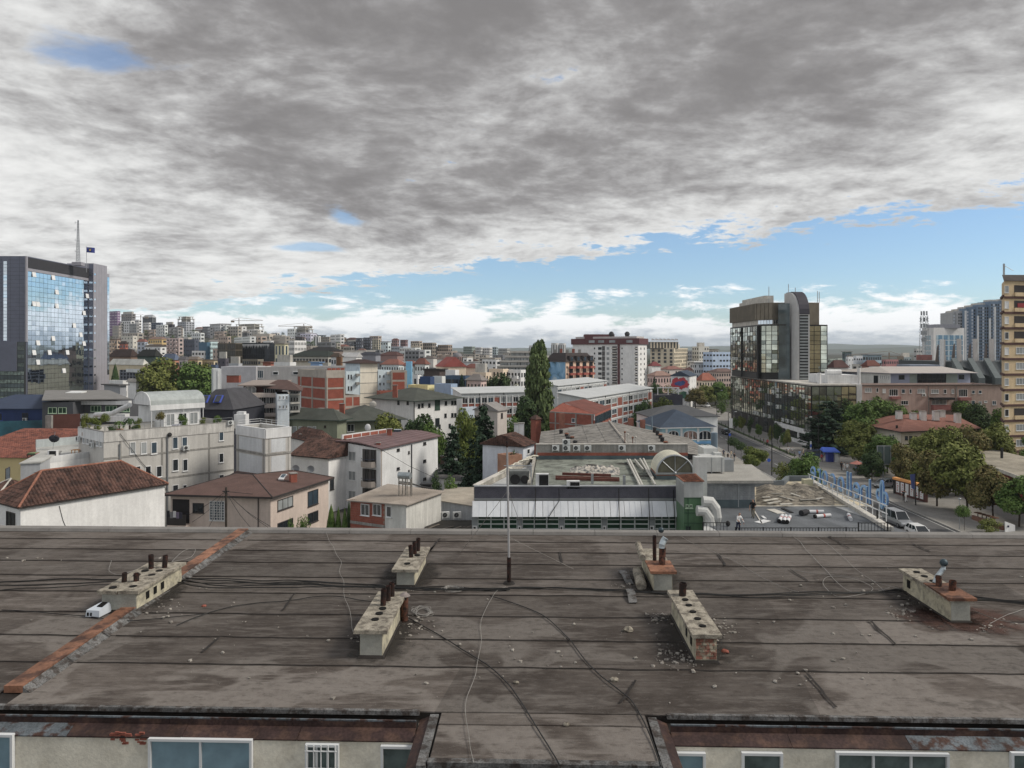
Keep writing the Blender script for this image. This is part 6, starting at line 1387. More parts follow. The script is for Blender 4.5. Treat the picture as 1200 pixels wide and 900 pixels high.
for y in(434,444,454):wp_(t,t.fL,418.4,420.6,y-3,y+3,DFR,GLD)
L,Cn,Rr,Bk=fit(405.5,200,403,421,30,dl=6);z=pz(435,200)
t=bld('pale_blue_infill','pale blue wall with slit windows between red frame block and beige tower',FQ,z,wl_(168,184,202,1.3))
for x in(408.5,411.6):
 for y in(441.5,455):wp_(t,t.fR,x-.7,x+.7,y-2.4,y+2.4,DFR,GLD)
for y in(440,450):t.q('balcony',('B',t.fR,fs(t.fR,416.5),fs(t.fR,420.5),0,1.,pz(y+1,200),pz(y-2,200)),CONC)
L,Cn,Rr,Bk=fit(443,208,441,459,25,dl=8);z=pz(434,208)
t=bld('pale_blue_flats','pale blue flats with balconies right of the beige tower',FQ,z,wl_(170,184,200,1.3));fa_(t,t.fR,443,452,2,(441,450,458),1.3,2.6,DFR)
for y in(438,448,458):t.q('balcony',('B',t.fR,fs(t.fR,453),fs(t.fR,458),0,.9,pz(y+1,208),pz(y-2.3,208)),CL_)
L,Cn,Rr,Bk=fit(459,206,457.5,477,14,dl=9);z=pz(434.5,206)
t=bld('small_brick_infill_block','smaller concrete frame block with two stacked red brick panels',FQ,z,FRM,par=.4)
for y0,y1 in((436.5,445),(447.3,456.5),(459,468)):infill(t.fR,.06*t.fR.L,.84*t.fR.L,pz(y1,206),pz(y0,206))
L,Cn,Rr,Bk=fit(446,198,440,486,20,dl=6);t=bld('low_brick_row','low red brick row behind the olive hip roof',FQ,pz(459,198),BK_)
mb=MB();p=pt(479,230);mb.box(p.x-.9,230,0,p.x+.9,231.5,pz(423.5,230));so_('sky_blue_pylon','slim sky blue pylon beside the smaller brick infill block','pylon',mb,M('sky_blue_panel',C(110,180,220,1.25),.6))
SCH=wl_(176,180,182,1.3,.08);WROOF=M('white_sheet_roof',C(186,190,192,1.05),.6,var=.06,scale=.3,stk=.05);SPD=M('spandrel_brick',C(136,74,60,1.25),.9,var=.12,scale=1)
def school(label,x0,D0,xl,xr,th,ytop,dl,cols,rows,rise,ov=.5,yw=None):
 L,Cn,Rr,Bk=fit(x0,D0,xl,xr,th,dl=dl);z=pz(ytop,D0);t=bld('school_wing',label,FQ,z,SCH,'school','wings of the school with red spandrels',flat=False);q=of_(t.pts,ov)
 zz=[z+rise,z,z,z+rise];t.q('roof',('prism',q,[v+.01 for v in zz],[v+.18 for v in zz],True,True),WROOF)
 fc=t.fR
 if th>70 or True:
  gb=MB();gb.Q(Zv(t.pts[0],z),Zv(t.pts[1],z),Zv(t.pts[0],z+rise));t.p('gable_wall',gb,SCH);gb=MB();gb.Q(Zv(t.pts[2],z),Zv(t.pts[3],z),Zv(t.pts[3],z+rise));t.p('gable_wall',gb,SCH);gb=MB();gb.Q(Zv(t.pts[3],z),Zv(t.pts[0],z),Zv(t.pts[0],z+rise),Zv(t.pts[3],z+rise));t.p('rear_wall',gb,SCH)
 for r_ in rg(rows):
  zc=z-1.9-r_*3.2;w=fc.L/cols
  for c in rg(cols):
   s_=(c+.5)*w
   if c%6==5:t.q('spandrel',('B',fc,s_-w*.4,s_+w*.4,.0,.05,zc-1.7,zc+.7),SPD);continue
   wd_(t,fc,s_,zc,w*.80,1.5,WFR,random.choice((GLD,GLB,GLC)),'two');t.q('spandrel',('B',fc,s_-w*.42,s_+w*.42,.0,.05,zc-1.75,zc-.85),SPD)
  for c in rg(cols+1):t.q('pier',('B',fc,max(0,c*w-.12),min(fc.L,c*w+.12),.002,.2,zc-1.85,zc+1.1),WH)
  lg_(t,fc,zc+1.15,.2,.18,WH)
 for f_ in(.25,.6,.95):dr_(t,fc,fc.L*f_,0,z,DK_,.08)
 return t
school('front school wing with white lean roof, two rows of red spandrels, behind the brick house',686,196,655,764,62,467,8,12,3,1.3)
school('middle school wing with white roof behind the tall poplar',653,250,625,711,62,452.5,8,12,2,1.2)
school('left school wing with long white roof seen beyond the olive hip roof house',541,198,536,622,22,461.5,8,11,2,1.2)
L,Cn,Rr,Bk=fit(696,142,644,716,66,dl=10);
q0_,q1_,q2_=pt(644,150),pt(697,143),pt(716,160);q3_=pt(655,168)
zt_=[pz(486,150),pz(486,143),pz(484,160),pz(474,168)]
t=bld('red_brick_house','bare red brick house with concrete ties in front of the school',[q0_,q1_,q2_,q3_],pz(484,146),BK_,HS,flat=False)
pk_=V_((px(660,152),152,pz(472,152)));mb=MB();za=pz(484,146)
mb.Q(Zv(q0_,za),Zv(q1_,za),pk_);t.p('gable_wall',mb,BK_);mb=MB();mb.Q(Zv(q1_,za+.02),Zv(q2_,za+.02),Zv(q2_.lerp(q3_,.5),za+1.6),pk_+V_((.1,.1,.05)));mb.Q(pk_+V_((.1,.1,.05)),Zv(q2_.lerp(q3_,.5),za+1.6),Zv(q3_,za),Zv(q0_,za));t.p('roof',mb,M('dull_red_roof',C(110,60,50,1.2),.9,var=.2,fine=.1))
for y in(484,497):lg_(t,t.fL,pz(y,147),.22,.06,CONC,name='concrete_tie')
for x in(651,675,694):s_=fs(t.fL,x);t.q('concrete_tie',('B',t.fL,s_-.15,s_+.15,.001,.07,0,za),CONC)
wp_(t,t.fL,670,674,490,495,WFR,GLB);t.q('window_strip',('B',t.fR,.2,t.fR.L-.2,.002,.1,za-2.,za-.4),GLB);wp_(t,t.fL,696.2,696.9,486,492,WFR,GLB)
for k in rg(6):s_=t.fR.L*(k+.5)/6;wd_(t,t.fR,s_,za-1.2,1.3,1.6,DFR,GLB,off=.1)
L,Cn,Rr,Bk=fit(628,150,622,634,30);t=bld('brick_shed','tiny red brick shed among the poplar shrubs',FQ,pz(492,150),BK_,'shed',flat=False);hp_(t,t.pts,pz(492,150),.8,.2,TILEM)
L,Cn,Rr,Bk=fit(613,104,588,626,64,dl=6.5);z=pz(524,104)
t=bld('red_tiled_house','small white house with red brown tile roof and white chimney by the light well',FQ,z,wl_(176,182,194,1.3),HS,flat=False);R0,R1,ev,rf=hp_(t,t.pts,z,1.5,.35,TILEM,DFR,gbl=True,axis='R',tiles=(.34,.45));stack(t,oR(611,511,110),.8,.8,1.9,WH,label='white chimney');stack(t,oR(605,508,113),.7,.7,1.5,WH);wp_(t,t.fR,617.5,620.5,526,532,WFR,GLD)
L,Cn,Rr,Bk=fit(595,96,583,612,35);t=bld('clay_wall_house','low house wall in bare orange brown clay beside the spruces',FQ,pz(534,96),M('clay_wall',C(150,108,84,1.2),.92,var=.2,fine=.1),HS)
L,Cn,Rr,Bk=fit(583,140,556,594,60);z=pz(482,140);t=bld('beige_gable_house','plain beige gabled house behind the spruces',FQ,z,wl_(164,156,150,1.25),HS,flat=False);hp_(t,t.pts,z,1.4,.3,M('grey_tin',C(130,126,124,1.15),.7),gbl=True,axis='R');wp_(t,t.fR,587,589,484,490,DFR,GLD)
L,Cn,Rr,Bk=fit(545,150,538,562,40);t=bld('pale_blue_store','pale blue rendered store below the left school wing',FQ,pz(478,150),wl_(160,172,186,1.25),'store')
L,Cn,Rr,Bk=fit(775,126,766,836,10,dl=11)
z=pz(502,126);t=bld('turquoise_house','turquoise two storey house with dark blue hip roof and arched windows',FQ,z,M('turquoise_render',C(128,172,186,1.3),.85,var=.08,stk=.08),HS,flat=False);TQ=t
BLR=M('blue_grey_roof',C(52,66,84,1.2),.8,var=.12,scale=.6,fine=.14);hp_(t,t.pts,z,2.6,.5,BLR,WH)
fc=t.fR
def aw_(t,fc,x0,x1,y0,y1,gm,fm=WH):
 s0,s1=fs(fc,x0),fs(fc,x1);z1,z0=fz(fc,s0,y0),fz(fc,s0,y1);r_=(s1-s0)/2;n=10;sm=(s0+s1)/2;mb=MB();k_=(z1-z0)*.35
 ring_=[(s0,z0),(s1,z0)]+[(sm+r_*cs(PI*i/n),z1-k_+k_*sn(PI*i/n))for i in rg(n+1)]
 mb.Q(*[fc.pt(a_,.04,b_)for a_,b_ in ring_]);w=MB();pp=[fc.pt(a_,.06,b_)for a_,b_ in ring_]+[fc.pt(s0,.06,z0)];w.Tb(pp,.07,5)
 for f_ in(.33,.66):w.B(fc,s0+(s1-s0)*f_-.05,s0+(s1-s0)*f_+.05,.03,.09,z0,z1-.15)
 o=t.p('arched_window',w,fm);t.p('pane',mb,gm,o)
MURG=M('mirror_arch_glass',C(150,120,110,1.),.2,var=.4,scale=1.2,tint=C(86,84,84,1.))
aw_(t,fc,783,795,505,516,GLD);aw_(t,fc,801,817,505,515.5,MURG);aw_(t,fc,819,833,505,515.5,GLD)
for x in(820.5,827):aw_(t,fc,x,x+5,521,528,GLD)
lg_(t,fc,pz(518,128),.35,.15,M('blue_band',C(80,140,190,1.3),.7));
for x in(781,798.5,818,834):mb=MB();s_=fs(fc,x);mb.B(fc,s_-.2,s_+.2,.001,.1,pz(518,127),z-.1);t.p('pilaster',mb,WH)
mb=MB();q_=of_(t.pts,.03);
L,Cn,Rr,Bk=fit(762,148,758,841,6,dl=10);z=pz(489,148);t=bld('slate_roof_house','house with long plain dark slate roof behind the turquoise house',FQ,z,WALLW,HS,flat=False);hp_(t,t.pts,z,1.9,.4,M('dark_slate',C(78,80,84,1.15),.85,var=.1,fine=.1),None)
mb=MB();p=pt(837,125);mb.cyl(p,p+V_((0,0,pz(507,125))),.55,n=10);so_('blue_column','blue grey round shaft at the corner of the turquoise house','shaft',mb,M('blue_grey_shaft',C(96,116,132,1.2),.7))
mb=MB();p=pt(764,126);mb.cyl(p,p+V_((0,0,pz(488,126))),.12,n=8);so_('vent_pole','slim blue grey vent pole left of the blue roof','pole',mb,M('blue_grey_shaft',(0,0,0,1)))
# === glass office tower, left
MIRG=M('mirror_glass',(.66,.74,.82,1),.035,1.,var=.10,scale=.3);MIRD=M('dark_mirror_glass',(.10,.13,.14,1),.05,0.,var=.3,scale=.3,spec=.9)
CLAD=M('grey_blue_cladding',C(84,88,104,1.7),.45,.35,var=.06,scale=.4);CLADL=M('grey_cladding',C(132,130,138,1.6),.5,.2,var=.05,scale=.4);CLADD=M('dark_cladding',C(58,57,62,1.1),.6,.1,var=.06)
def pn_(mb,fc,s0,s1,z0,z1,nc,nr,tilt=.0022,gap=.06,o=.03,skip=None):
 w,h=(s1-s0)/nc,(z1-z0)/nr
 for r_ in rg(nr):
  for c in rg(nc):
   if skip and skip(c,r_):continue
   a_,b_=s0+c*w+gap,s0+(c+1)*w-gap;c0,c1=z0+r_*h+gap,z0+(r_+1)*h-gap;t1,t2=random.gauss(0,tilt)*w,random.gauss(0,tilt)*h
   mb.Q(fc.pt(a_,o-t1-t2,c0),fc.pt(b_,o+t1-t2,c0),fc.pt(b_,o+t1+t2,c1),fc.pt(a_,o-t1+t2,c1))
XT=-198.6
zT=pz(300,300);tw=T('glass_office_tower','tall blue mirror glass office tower with grey cladding and a mast','tower',(XT-20,320,0))
def tbox(name,x0,y0,x1,y1,z0,z1,m):mb=MB();mb.box(x0,y0,z0,x1,y1,z1);return tw.p(name,mb,m)
zs1=pz(400.5,300)
tbox('main_block',XT-45,300,XT,344,0,zT,CLAD);tbox('roof_band',XT-.02,300.6,XT+.25,344,pz(313.5,300),zT-.4,CLADD);tbox('corner_trim',XT-.3,299.7,XT+.3,300.6,zs1,zT-.1,CLADL)
fR=Face((XT,300.8),(XT,344));mb=MB();zr0,zr1=zs1,pz(317.5,300);nr=10
pn_(mb,fR,0,fR.L,pz(400,300)-3.4*7,zr1,17,26,o=.10);gp=tw.p('mirror_pane',mb,MIRG,kind=SF)
tw.q('curtain_wall',('B',fR,0,fR.L,.0,.05,0,zr1+.1),M('mullion_dark',(.05,.055,.06,1),.4,.3))
tw.q('upper_band',('B',fR,0,fR.L,.02,.12,zr1+.11,pz(313.5,300)-.05),CLADL)
rr=random.Random(21);ow=MB()
WB=M('open_window_leaf',(.80,.81,.82,1),.4)  # white matte colour imitates sky reflected in the tilted panes
for c,r_ in((1,0),(6,0),(7,3),(16,3),(1,6),(2,6),(7,6),(15,7),(12,10),(14,12),(2,14),(15,14),(1,16),(5,16),(10,16),(2,18),(9,20),(6,13)):
 s_=(c+.5)*fR.L/17;h_=(zr1-pz(400,300)+3.4*7)/26;z=zr1-(r_+.5)*h_;mb=MB();w=fR.L/17/2-.1;mb.hexa([fR.pt(s_-w,.5,z-h_/2),fR.pt(s_+w,.5,z-h_/2),fR.pt(s_+w,.45,z-h_/2),fR.pt(s_-w,.45,z-h_/2)],[fR.pt(s_-w,.17,z+h_/2),fR.pt(s_+w,.17,z+h_/2),fR.pt(s_+w,.13,z+h_/2),fR.pt(s_-w,.13,z+h_/2)]);tw.p('open_window',mb,WB)
fF=Face((XT-45,300),(XT,300));s0,s1=fs(fF,4),fs(fF,8.4);mb=MB();pn_(mb,fF,s0,s1,zs1+.4,pz(306,300),1,24,o=.06);tw.p('glass_slot',mb,MIRG,kind=SF)
jb=MB()
for k in rg(1,12):s_=fF.L*k/12+1;jb.B(fF,s_-.03,s_+.03,.0,.02,zs1,zT)
for k in rg(1,22):z=zs1+(zT-zs1)*k/22;jb.B(fF,s1+.3,fF.L-.4,.0,.02,z-.03,z+.03);jb.B(fF,0,s0-.3,.0,.02,z-.03,z+.03)
tw.p('cladding_joint',jb,CLADD,kind=SF)
x20=px(20,299);tbox('lower_cladding',XT-46,298.6,x20,299.6,pz(435,299),zs1,CLAD);tbox('lower_block',XT-46,299.,XT-.1,340,0,zs1-.02,M('mullion_dark',(0,0,0,1)))
fF2=Face((XT-46,298.9),(XT-.1,298.9));zl0=pz(476,299);mb=MB();m2=MB();sA=fs(fF2,20.6);nrow=9
for r_ in rg(20):
 z1=zs1-.1-r_*1.7;z0=z1-1.6
 tgt,tl,o_=(mb,.004,.06)if r_%2==0 else(m2,.004,.06)
 pn_(tgt,fF2,sA if z0>pz(435,299)else 0,fF2.L,z0,z1,10 if z0>pz(435,299)else 34,1,tl,.07,o_)
tw.p('lower_glass',mb,MIRD,kind=SF);tw.p('lower_window',m2,M('greenish_office_glass',C(118,138,130,1.),.12,0.,var=.45,scale=.9,spec=.7),kind=SF)
m2,m3=MB(),MB();zb_=pz(409,300)
for r_ in rg(14):
 z1=pz(400,300)-3.4*7-.1-r_*1.7
 if z1<2:break
 pn_(m2 if r_%2 else m3,fR,0,fR.L,z1-1.6,z1,30,1,.004,.07,.10)
tw.p('lower_window',m2,M('greenish_office_glass',(0,0,0,1)),kind=SF);tw.p('lower_glass',m3,MIRD,kind=SF)
zc1,zc2=pz(308.5,344),pz(321,356);XK=XT+2.4;yE=-XK*F/(600-125.4);yG=-XK*F/(600-128.2)
tbox('core_block',XT-10,344.05,XK,yE,0,zc1,CLADL);tbox('core_side_block',XT-8,yE+.02,XK-.02,yG,0,zc2,CLADL)
tbox('core_front',XT+.3,343.9,XK-.03,344.03,0,zc1-.4,CLAD)
fC=Face((XT+.3,343.88),(XK,343.88));fD=Face((XK,344.05),(XK,yE));gb=MB()
for k in rg(16):
 z=pz(321.2+k*9.85,344);gb.B(fC,.25,fC.L-.35,.0,.06,z-.45,z+.45);gb.B(fD,.5,1.7,.0,.06,z-.4,z+.4)
tw.p('slit_window',gb,MIRG,kind=SF);fS=Face((XK,yE+.05),(XK,yG));mb=MB();pn_(mb,fS,.05,fS.L-.02,12,zc2-1.5,1,22,o=.06);tw.p('side_glass',mb,MIRG,kind=SF);jb=MB()
for k in rg(1,5):s_=fD.L*k/5;jb.B(fD,s_-.03,s_+.03,.0,.02,0,zc1)
tw.p('cladding_joint',jb,CLAD,kind=SF)
mm=T('lattice_mast','slender lattice mast with antennas on the glass office tower roof','mast',(px(91.5,330),330,zT));c=mm.loc;ztop=pz(258,330);mb=MB()
for a_ in rg(3):
 an_=a_*2.094;mb.cyl(c+V_((.9*cs(an_),.9*sn(an_),0)),V_((c.x+.25*cs(an_),c.y+.25*sn(an_),ztop)),.16,.10,5)
mm.p('leg',mb,ST_,kind=SF);mb=MB()
for k in rg(16):
 z0=zT+(ztop-zT)*k/16;r0_=.9-.65*k/16;r1_=.9-.65*(k+1)/16;z1=zT+(ztop-zT)*(k+1)/16
 for a_ in rg(3):an_,ab_=a_*2.094,(a_+1)*2.094;mb.cyl((c.x+r0_*cs(an_),c.y+r0_*sn(an_),z0),(c.x+r1_*cs(ab_),c.y+r1_*sn(ab_),z1),.07,n=4)
mm.p('lattice_bar',mb,ST_,kind=SF);mb=MB()
for k,f_ in en((.3,.55,.78,.95)):z=zT+(ztop-zT)*f_;mb.cyl((c.x-1.3,c.y,z),(c.x,c.y,z),.07,n=4);mb.cyl((c.x-1.3,c.y,z-.5),(c.x-1.3,c.y,z+.5),.08,n=4)
mm.p('antenna',mb,ST_,kind=SF);mm.q('base',('box',c.x-2,c.y-1.5,zT-.5,c.x+2.2,c.y+1.5,zT+1.),CLADL)
fl_=T('flag','blue flag with a golden map shape flying on a pole beside the lattice mast','flag',(px(101.3,335),335,zT-3));p=fl_.loc;zf1=pz(289.5,335);mb=MB();mb.cyl(p,(p.x,p.y,zf1+.3),.10,n=6);fl_.p('pole',mb,ST_)
mb=MB();n=8;zf0=zf1-2.4;FW=3.7
pts_=[V_((p.x+FW*k/n,p.y+.3*sn(k*.9),-.35*k/n))for k in rg(n+1)]
for a_,b_ in zip(pts_,pts_[1:]):mb.Q((a_.x,a_.y,zf0+a_.z),(b_.x,b_.y,zf0+b_.z),(b_.x,b_.y,zf1+b_.z),(a_.x,a_.y,zf1+a_.z))
fl_.p('cloth',mb,M('flag_blue',C(44,60,140,1.3),.8));mb=MB();cx=p.x+FW*.5;mb.Q(*[(cx+x,p.y-.38,zf0+1.+z)for x,z in((-.5,-.1),(-.1,-.55),(.4,-.3),(.5,.25),(.05,.55),(-.35,.3))]);fl_.p('golden_shape',mb,M('flag_gold',C(206,170,80,1.2),.8));mb=MB()
for k in rg(6):x=cx-.75+.3*k;z=zf0+1.75-.10*abs(k-2.5);mb.Q((x-.07,p.y-.37,z-.07),(x+.07,p.y-.37,z-.07),(x+.07,p.y-.37,z+.07),(x-.07,p.y-.37,z+.07))
fl_.p('star',mb,WH,kind=SF)
L,Cn,Rr,Bk=fit(50,146,-40,60,88,dr=14);z=pz(480,146);t=bld('dark_blue_hall','dark blue boarded hall with blue roof below the glass office tower',FQ,z,M('dark_blue_boards',C(34,56,104,1.25),.7,var=.1,scale=.5),'hall',flat=False)
mb=MB();q=of_(t.pts,.3);zz=pz(463.5,160);mb.hexa([Zv(q[0],z+.01),Zv(q[1],z+.01),Zv(q[2],zz),Zv(q[3],zz)],[Zv(q[0],z+.2),Zv(q[1],z+.2),Zv(q[2],zz+.2),Zv(q[3],zz+.2)]);t.p('roof',mb,M('dark_blue_shingle',C(44,58,84,1.2),.85,var=.1,fine=.12))
for k in rg(9):lg_(t,t.fL,z-.3-k*.32,.04,.03,M('dark_blue_boards',(0,0,0,1)),name='board_joint')
wp_(t,t.fL,26,33,484,491,DFR,GLD,'two');wp_(t,t.fL,-3,3,484,493,M('blue_frame',C(40,70,150,1.2),.6),GLD);ac(t,t.fL.pt(fs(t.fL,30.5),.3,pz(491.5,146)),t.fL.rz)
mb=MB();a_,b_=pt(-40,136),pt(50,140);mb.B(Face(a_,b_),0,Face(a_,b_).L,-.1,.1,0,pz(493.5,138));so_('teal_screen','teal glass screen wall in front of the dark blue hall','screen',mb,M('teal_glass',C(30,92,110,1.1),.2,var=.3,scale=.4,spec=.6))
L,Cn,Rr,Bk=fit(85.5,138,49.5,104,88,dr=16);z=pz(471.5,138);t=bld('dark_grey_house','dark grey rendered house with green framed windows',FQ,z,M('charcoal_render',C(80,82,88,1.2),.9,var=.07,stk=.08),HS,flat=False);GRF=M('pale_green_window_frame',C(168,196,162,1.25),.6)
for x0,x1 in((56.5,66.5),(68.5,78)):wp_(t,t.fL,x0,x1,477.5,484.5,GRF,GLG,'two')
L2,C2,R2,B2=fit(152,141,85.8,160,88,dr=14);t2=bld('dark_grey_wing','long dark grey wing with white fascia and green framed windows',[L2,C2,R2,B2],pz(473,141),M('charcoal_render',(0,0,0,1)),HS,flat=False)
for k,(x0,x1)in en(((88,96),(106.5,118.5),(124,137),(142,152))):wp_(t2,t2.fL,x0,x1,475.5,482.5,GRF,GLG,'three')
t2.q('fascia',('B',t2.fL,-.3,t2.fL.L+.3,-.2,.9,pz(474,141),pz(469.6,141)),WH);t2.q('balcony_wall',('B',t2.fL,0,t2.fL.L,.02,1.6,pz(489.5,141),pz(484.5,141)),WH)
zb_=pz(458.5,165);mb=MB();a_,b_,c_,d_=pt(49,137.3),pt(153,140.5),pt(128,166),pt(53,166);zE_=pz(469.4,138)
mb.hexa([Zv(a_,zE_),Zv(b_,zE_),Zv(c_,zb_),Zv(d_,zb_)],[Zv(a_,zE_+.2),Zv(b_,zE_+.2),Zv(c_,zb_+.2),Zv(d_,zb_+.2)]);t2.p('roof',mb,M('grey_roof_sheet',C(116,114,112,1.15),.8,var=.1,fine=.06));mb=MB();c=oR(90,461,157);mb.hexa([c+V_(v)for v in((-1.6,-1.4,-.3),(1.8,-1.4,-.3),(1.3,1.4,-.1),(-1.9,1.4,-.1))],[c+V_(v)for v in((-1.6,-1.4,.25),(1.8,-1.4,.25),(1.3,1.4,.45),(-1.9,1.4,.45))]);t2.p('skylight',mb,M('bright_skylight',(.75,.75,.73,1),.3))
mb=MB();fa=Face(pt(59,126),pt(94,128));mb.B(fa,0,fa.L,-.25,0,0,pz(485.5,127));so_('maroon_wall','plain maroon wall below the dark grey house','wall',mb,M('maroon_render',C(84,50,44,1.25),.9,var=.1,fine=.1))
mb=MB();fa=Face(pt(53,124),pt(60,124));mb.B(fa,0,fa.L,-.5,0,0,pz(487,124));so_('rough_pier','rough pale masonry pier at the end of the maroon wall','pier',mb,CONC)
L,Cn,Rr,Bk=fit(92,104,-60,97,86,dr=15);z=pz(537,104);t=bld('long_tiled_house','long yellow walled house with red clay tile roof left of the planted roof',FQ,z,M('yellow_render',C(196,176,116,1.25),.9,var=.06),HS,flat=False)
zz=pz(503,119);q=of_(t.pts,.4);A,B_,C_,D_=Zv(q[0],z),Zv(q[1],z),Zv(q[2],zz),Zv(q[3],zz);mb=MB();mb.Q(A,B_,C_,D_);mb.Q(D_,C_,Zv(q[2]+V_((0,3,0)),z+1),Zv(q[3]+V_((0,3,0)),z+1));REDT=M('red_clay_tile',C(126,70,54,1.2),.85,var=.25,scale=.6,fine=.25,tint=C(92,54,46,1.2));rf=t.p('roof',mb,REDT);tile_plane(t,(A,B_,C_,D_),REDT,rf,(.34,.46));t.q('verge_parapet',('B',Face(Cn,Rr),0,14,.4,.6,z-.3,zz+.5),CL_)
L,Cn,Rr,Bk=fit(273,128,226,280,84,dl=11,dr=13);z=pz(486,128)
L,Cn,Rr,Bk=fit(273,132,228,282,82,dr=12);z=pz(480,132);t=bld('slate_mansard_house','house with dark slate mansard roof and blue roof windows',FQ,z,M('dark_slate_wall',C(50,52,62,1.15),.85),HS,flat=False)
q=of_(t.pts,.3);zt_=pz(456,136);r_=of_(t.pts,-2.6);mb=MB();
for k in rg(4):mb.Q(Zv(q[k],z),Zv(q[(k+1)%4],z),Zv(r_[(k+1)%4],zt_),Zv(r_[k],zt_))
mb.Q(*[Zv(p,zt_)for p in r_]);SLT=M('dark_slate_tile',C(66,66,72,1.15),.8,var=.14,fine=.16);t.p('roof',mb,SLT)
for x in(240,255.5):c=oR(x,467.5,133.2);mb=MB();mb.hexa([c+V_(v)for v in((-.7,-.5,-.7),(.7,-.5,-.7),(.7,.9,.5),(-.7,.9,.5))],[c+V_(v)for v in((-.7,-.65,-.6),(.7,-.65,-.6),(.7,.75,.65),(-.7,.75,.65))]);o=t.p('roof_window',mb,M('bright_blue_frame',C(52,76,170,1.2),.5));t.q('pane',('hexa',[c+V_(v)for v in((-.45,-.6,-.5),(.45,-.6,-.5),(.45,.7,.5),(-.45,.7,.5))],[c+V_(v)for v in((-.45,-.68,-.45),(.45,-.68,-.45),(.45,.62,.6),(-.45,.62,.6))]),GLD,o)
L,Cn,Rr,Bk=fit(282,148,240,326,8,dl=14);z=pz(465,148);t=bld('beige_balcony_building','long beige building with balconies, maroon attic and an arched window',FQ,z,wl_(170,158,144,1.25),'apartment building',flat=False);fc=t.fR;zt_=pz(452.5,148);t.q('attic_wall',('B',fc,.3,fc.L-.5,-8,-1.2,z-.01,zt_),M('maroon_boards',C(70,44,44,1.15),.8,var=.1));mb=MB();q=of_(t.pts,.5);zb_=pz(446.5,162);mb.hexa([Zv(q[0],zb_),Zv(q[1],zt_+.01),Zv(q[2],zt_+.01),Zv(q[3],zb_)],[Zv(q[0],zb_+.2),Zv(q[1],zt_+.25),Zv(q[2],zt_+.25),Zv(q[3],zb_+.2)]);t.p('roof',mb,M('pinkish_roof_sheet',C(144,130,122,1.15),.8,var=.08,fine=.05))
stack(t,oR(274,445,156),2.6,1.2,.9,BK_)
for y0,y1 in((460.5,465.5),(473,478),(484,488)):t.q('balcony',('B',fc,0,fc.L,-.05,1.3,pz(y1,148),pz(y0,148)),wl_(178,164,154,1.25))
for y in(469.5,481.5):
 for k in rg(9):wd_(t,fc,fc.L*(k+.5)/9,pz(y,148),1.,1.3,WFR if k%3 else DFR,GLD if k%2 else GLC,'two')
f2=Face(fc.pt(.3,-1.2,0),fc.pt(fc.L-.5,-1.2,0))
for x in(277.5,283.5,312.5,319.5):wd_(t,f2,fs(f2,x),pz(458,149),1.,1.1,WFR,GLD,'two')
aw_(t,Face(fc.pt(0,-.9,0),fc.pt(fc.L,-.9,0)),286,300,452.5,461.5,GLC,WFR)
L,Cn,Rr,Bk=fit(325,140,322,339,20,dl=9);z=pz(462,140);t=bld('white_blue_house','narrow white blue house with brown tile roof and dormers',FQ,z,wl_(178,188,200,1.25),HS,flat=False);t.q('ceiling',('Q',*[Zv(p_,z)for p_ in t.pts]),WH);hp_(t,[pt(308,150),pt(352,139.5),pt(354,152),pt(313,161)],pz(458,141),1.6,.3,ROOFB,DFR)
for y in(466,477):fa_(t,t.fR,326,338,3,(y,),1.8,4,WFR,GLD)
L,Cn,Rr,Bk=fit(339,143,337.5,352,16,dl=9);z=pz(459,143);t=bld('grey_balcony_house','grey house with open balconies left of the red infill block',FQ,z,wl_(130,134,134,1.2),HS,flat=False);slab_roof(t,t.pts,z,.1,.1,CONC)
for y in(462,472,482):t.q('balcony',('B',t.fR,.2,t.fR.L-.1,0,1.,pz(y+1,143),pz(y-.5,143)),CL_);fa_(t,t.fR,340,350,3,(y-4,),2,4,DFR,GLD)
L,Cn,Rr,Bk=fit(348.5,178,344,352.5,30);t=bld('pale_blue_gable','slim pale blue wall left of the red infill block',FQ,pz(452,178),wl_(150,164,182,1.2),HS)
L,Cn,Rr,Bk=fit(300,232,259,432,4,dl=18);z=pz(430,232);t=bld('long_grey_hall','long plain grey hall with few windows behind the beige balcony building',FQ,z,wl_(150,148,148,1.25),'hall',deck=DECKL)
A=pt(259,236);t.pts;mb=MB();fa=Face(pt(259,230),pt(300,230.5));mb.B(fa,0,fa.L,-10,0,0,pz(429.5,230));t.p('left_wing',mb,wl_(150,150,156,1.25));mb=MB();fa2=Face(pt(250,226),pt(259.5,227));mb.B(fa2,0,fa2.L,-9,0,0,pz(432.5,226));t.p('end_wing',mb,wl_(168,172,176,1.25));t.q('white_fin',('B',fa2,1.2,1.9,.01,.2,0,pz(434,226)),WH)
for x0,x1 in((319.5,326.5),(343,350)):mb=MB();mb.B(t.fR,fs(t.fR,x0),fs(t.fR,x1),.0,.1,pz(439.5,232),pz(435,232));o=t.p('window',mb,WFR);t.q('pane',('B',t.fR,fs(t.fR,x0+.8),fs(t.fR,x1-.8),.1,.14,pz(438.8,232),pz(436,232)),GLD,o)
wp_(t,t.fR,302,308.5,434,443,WFR,GLB,'three')
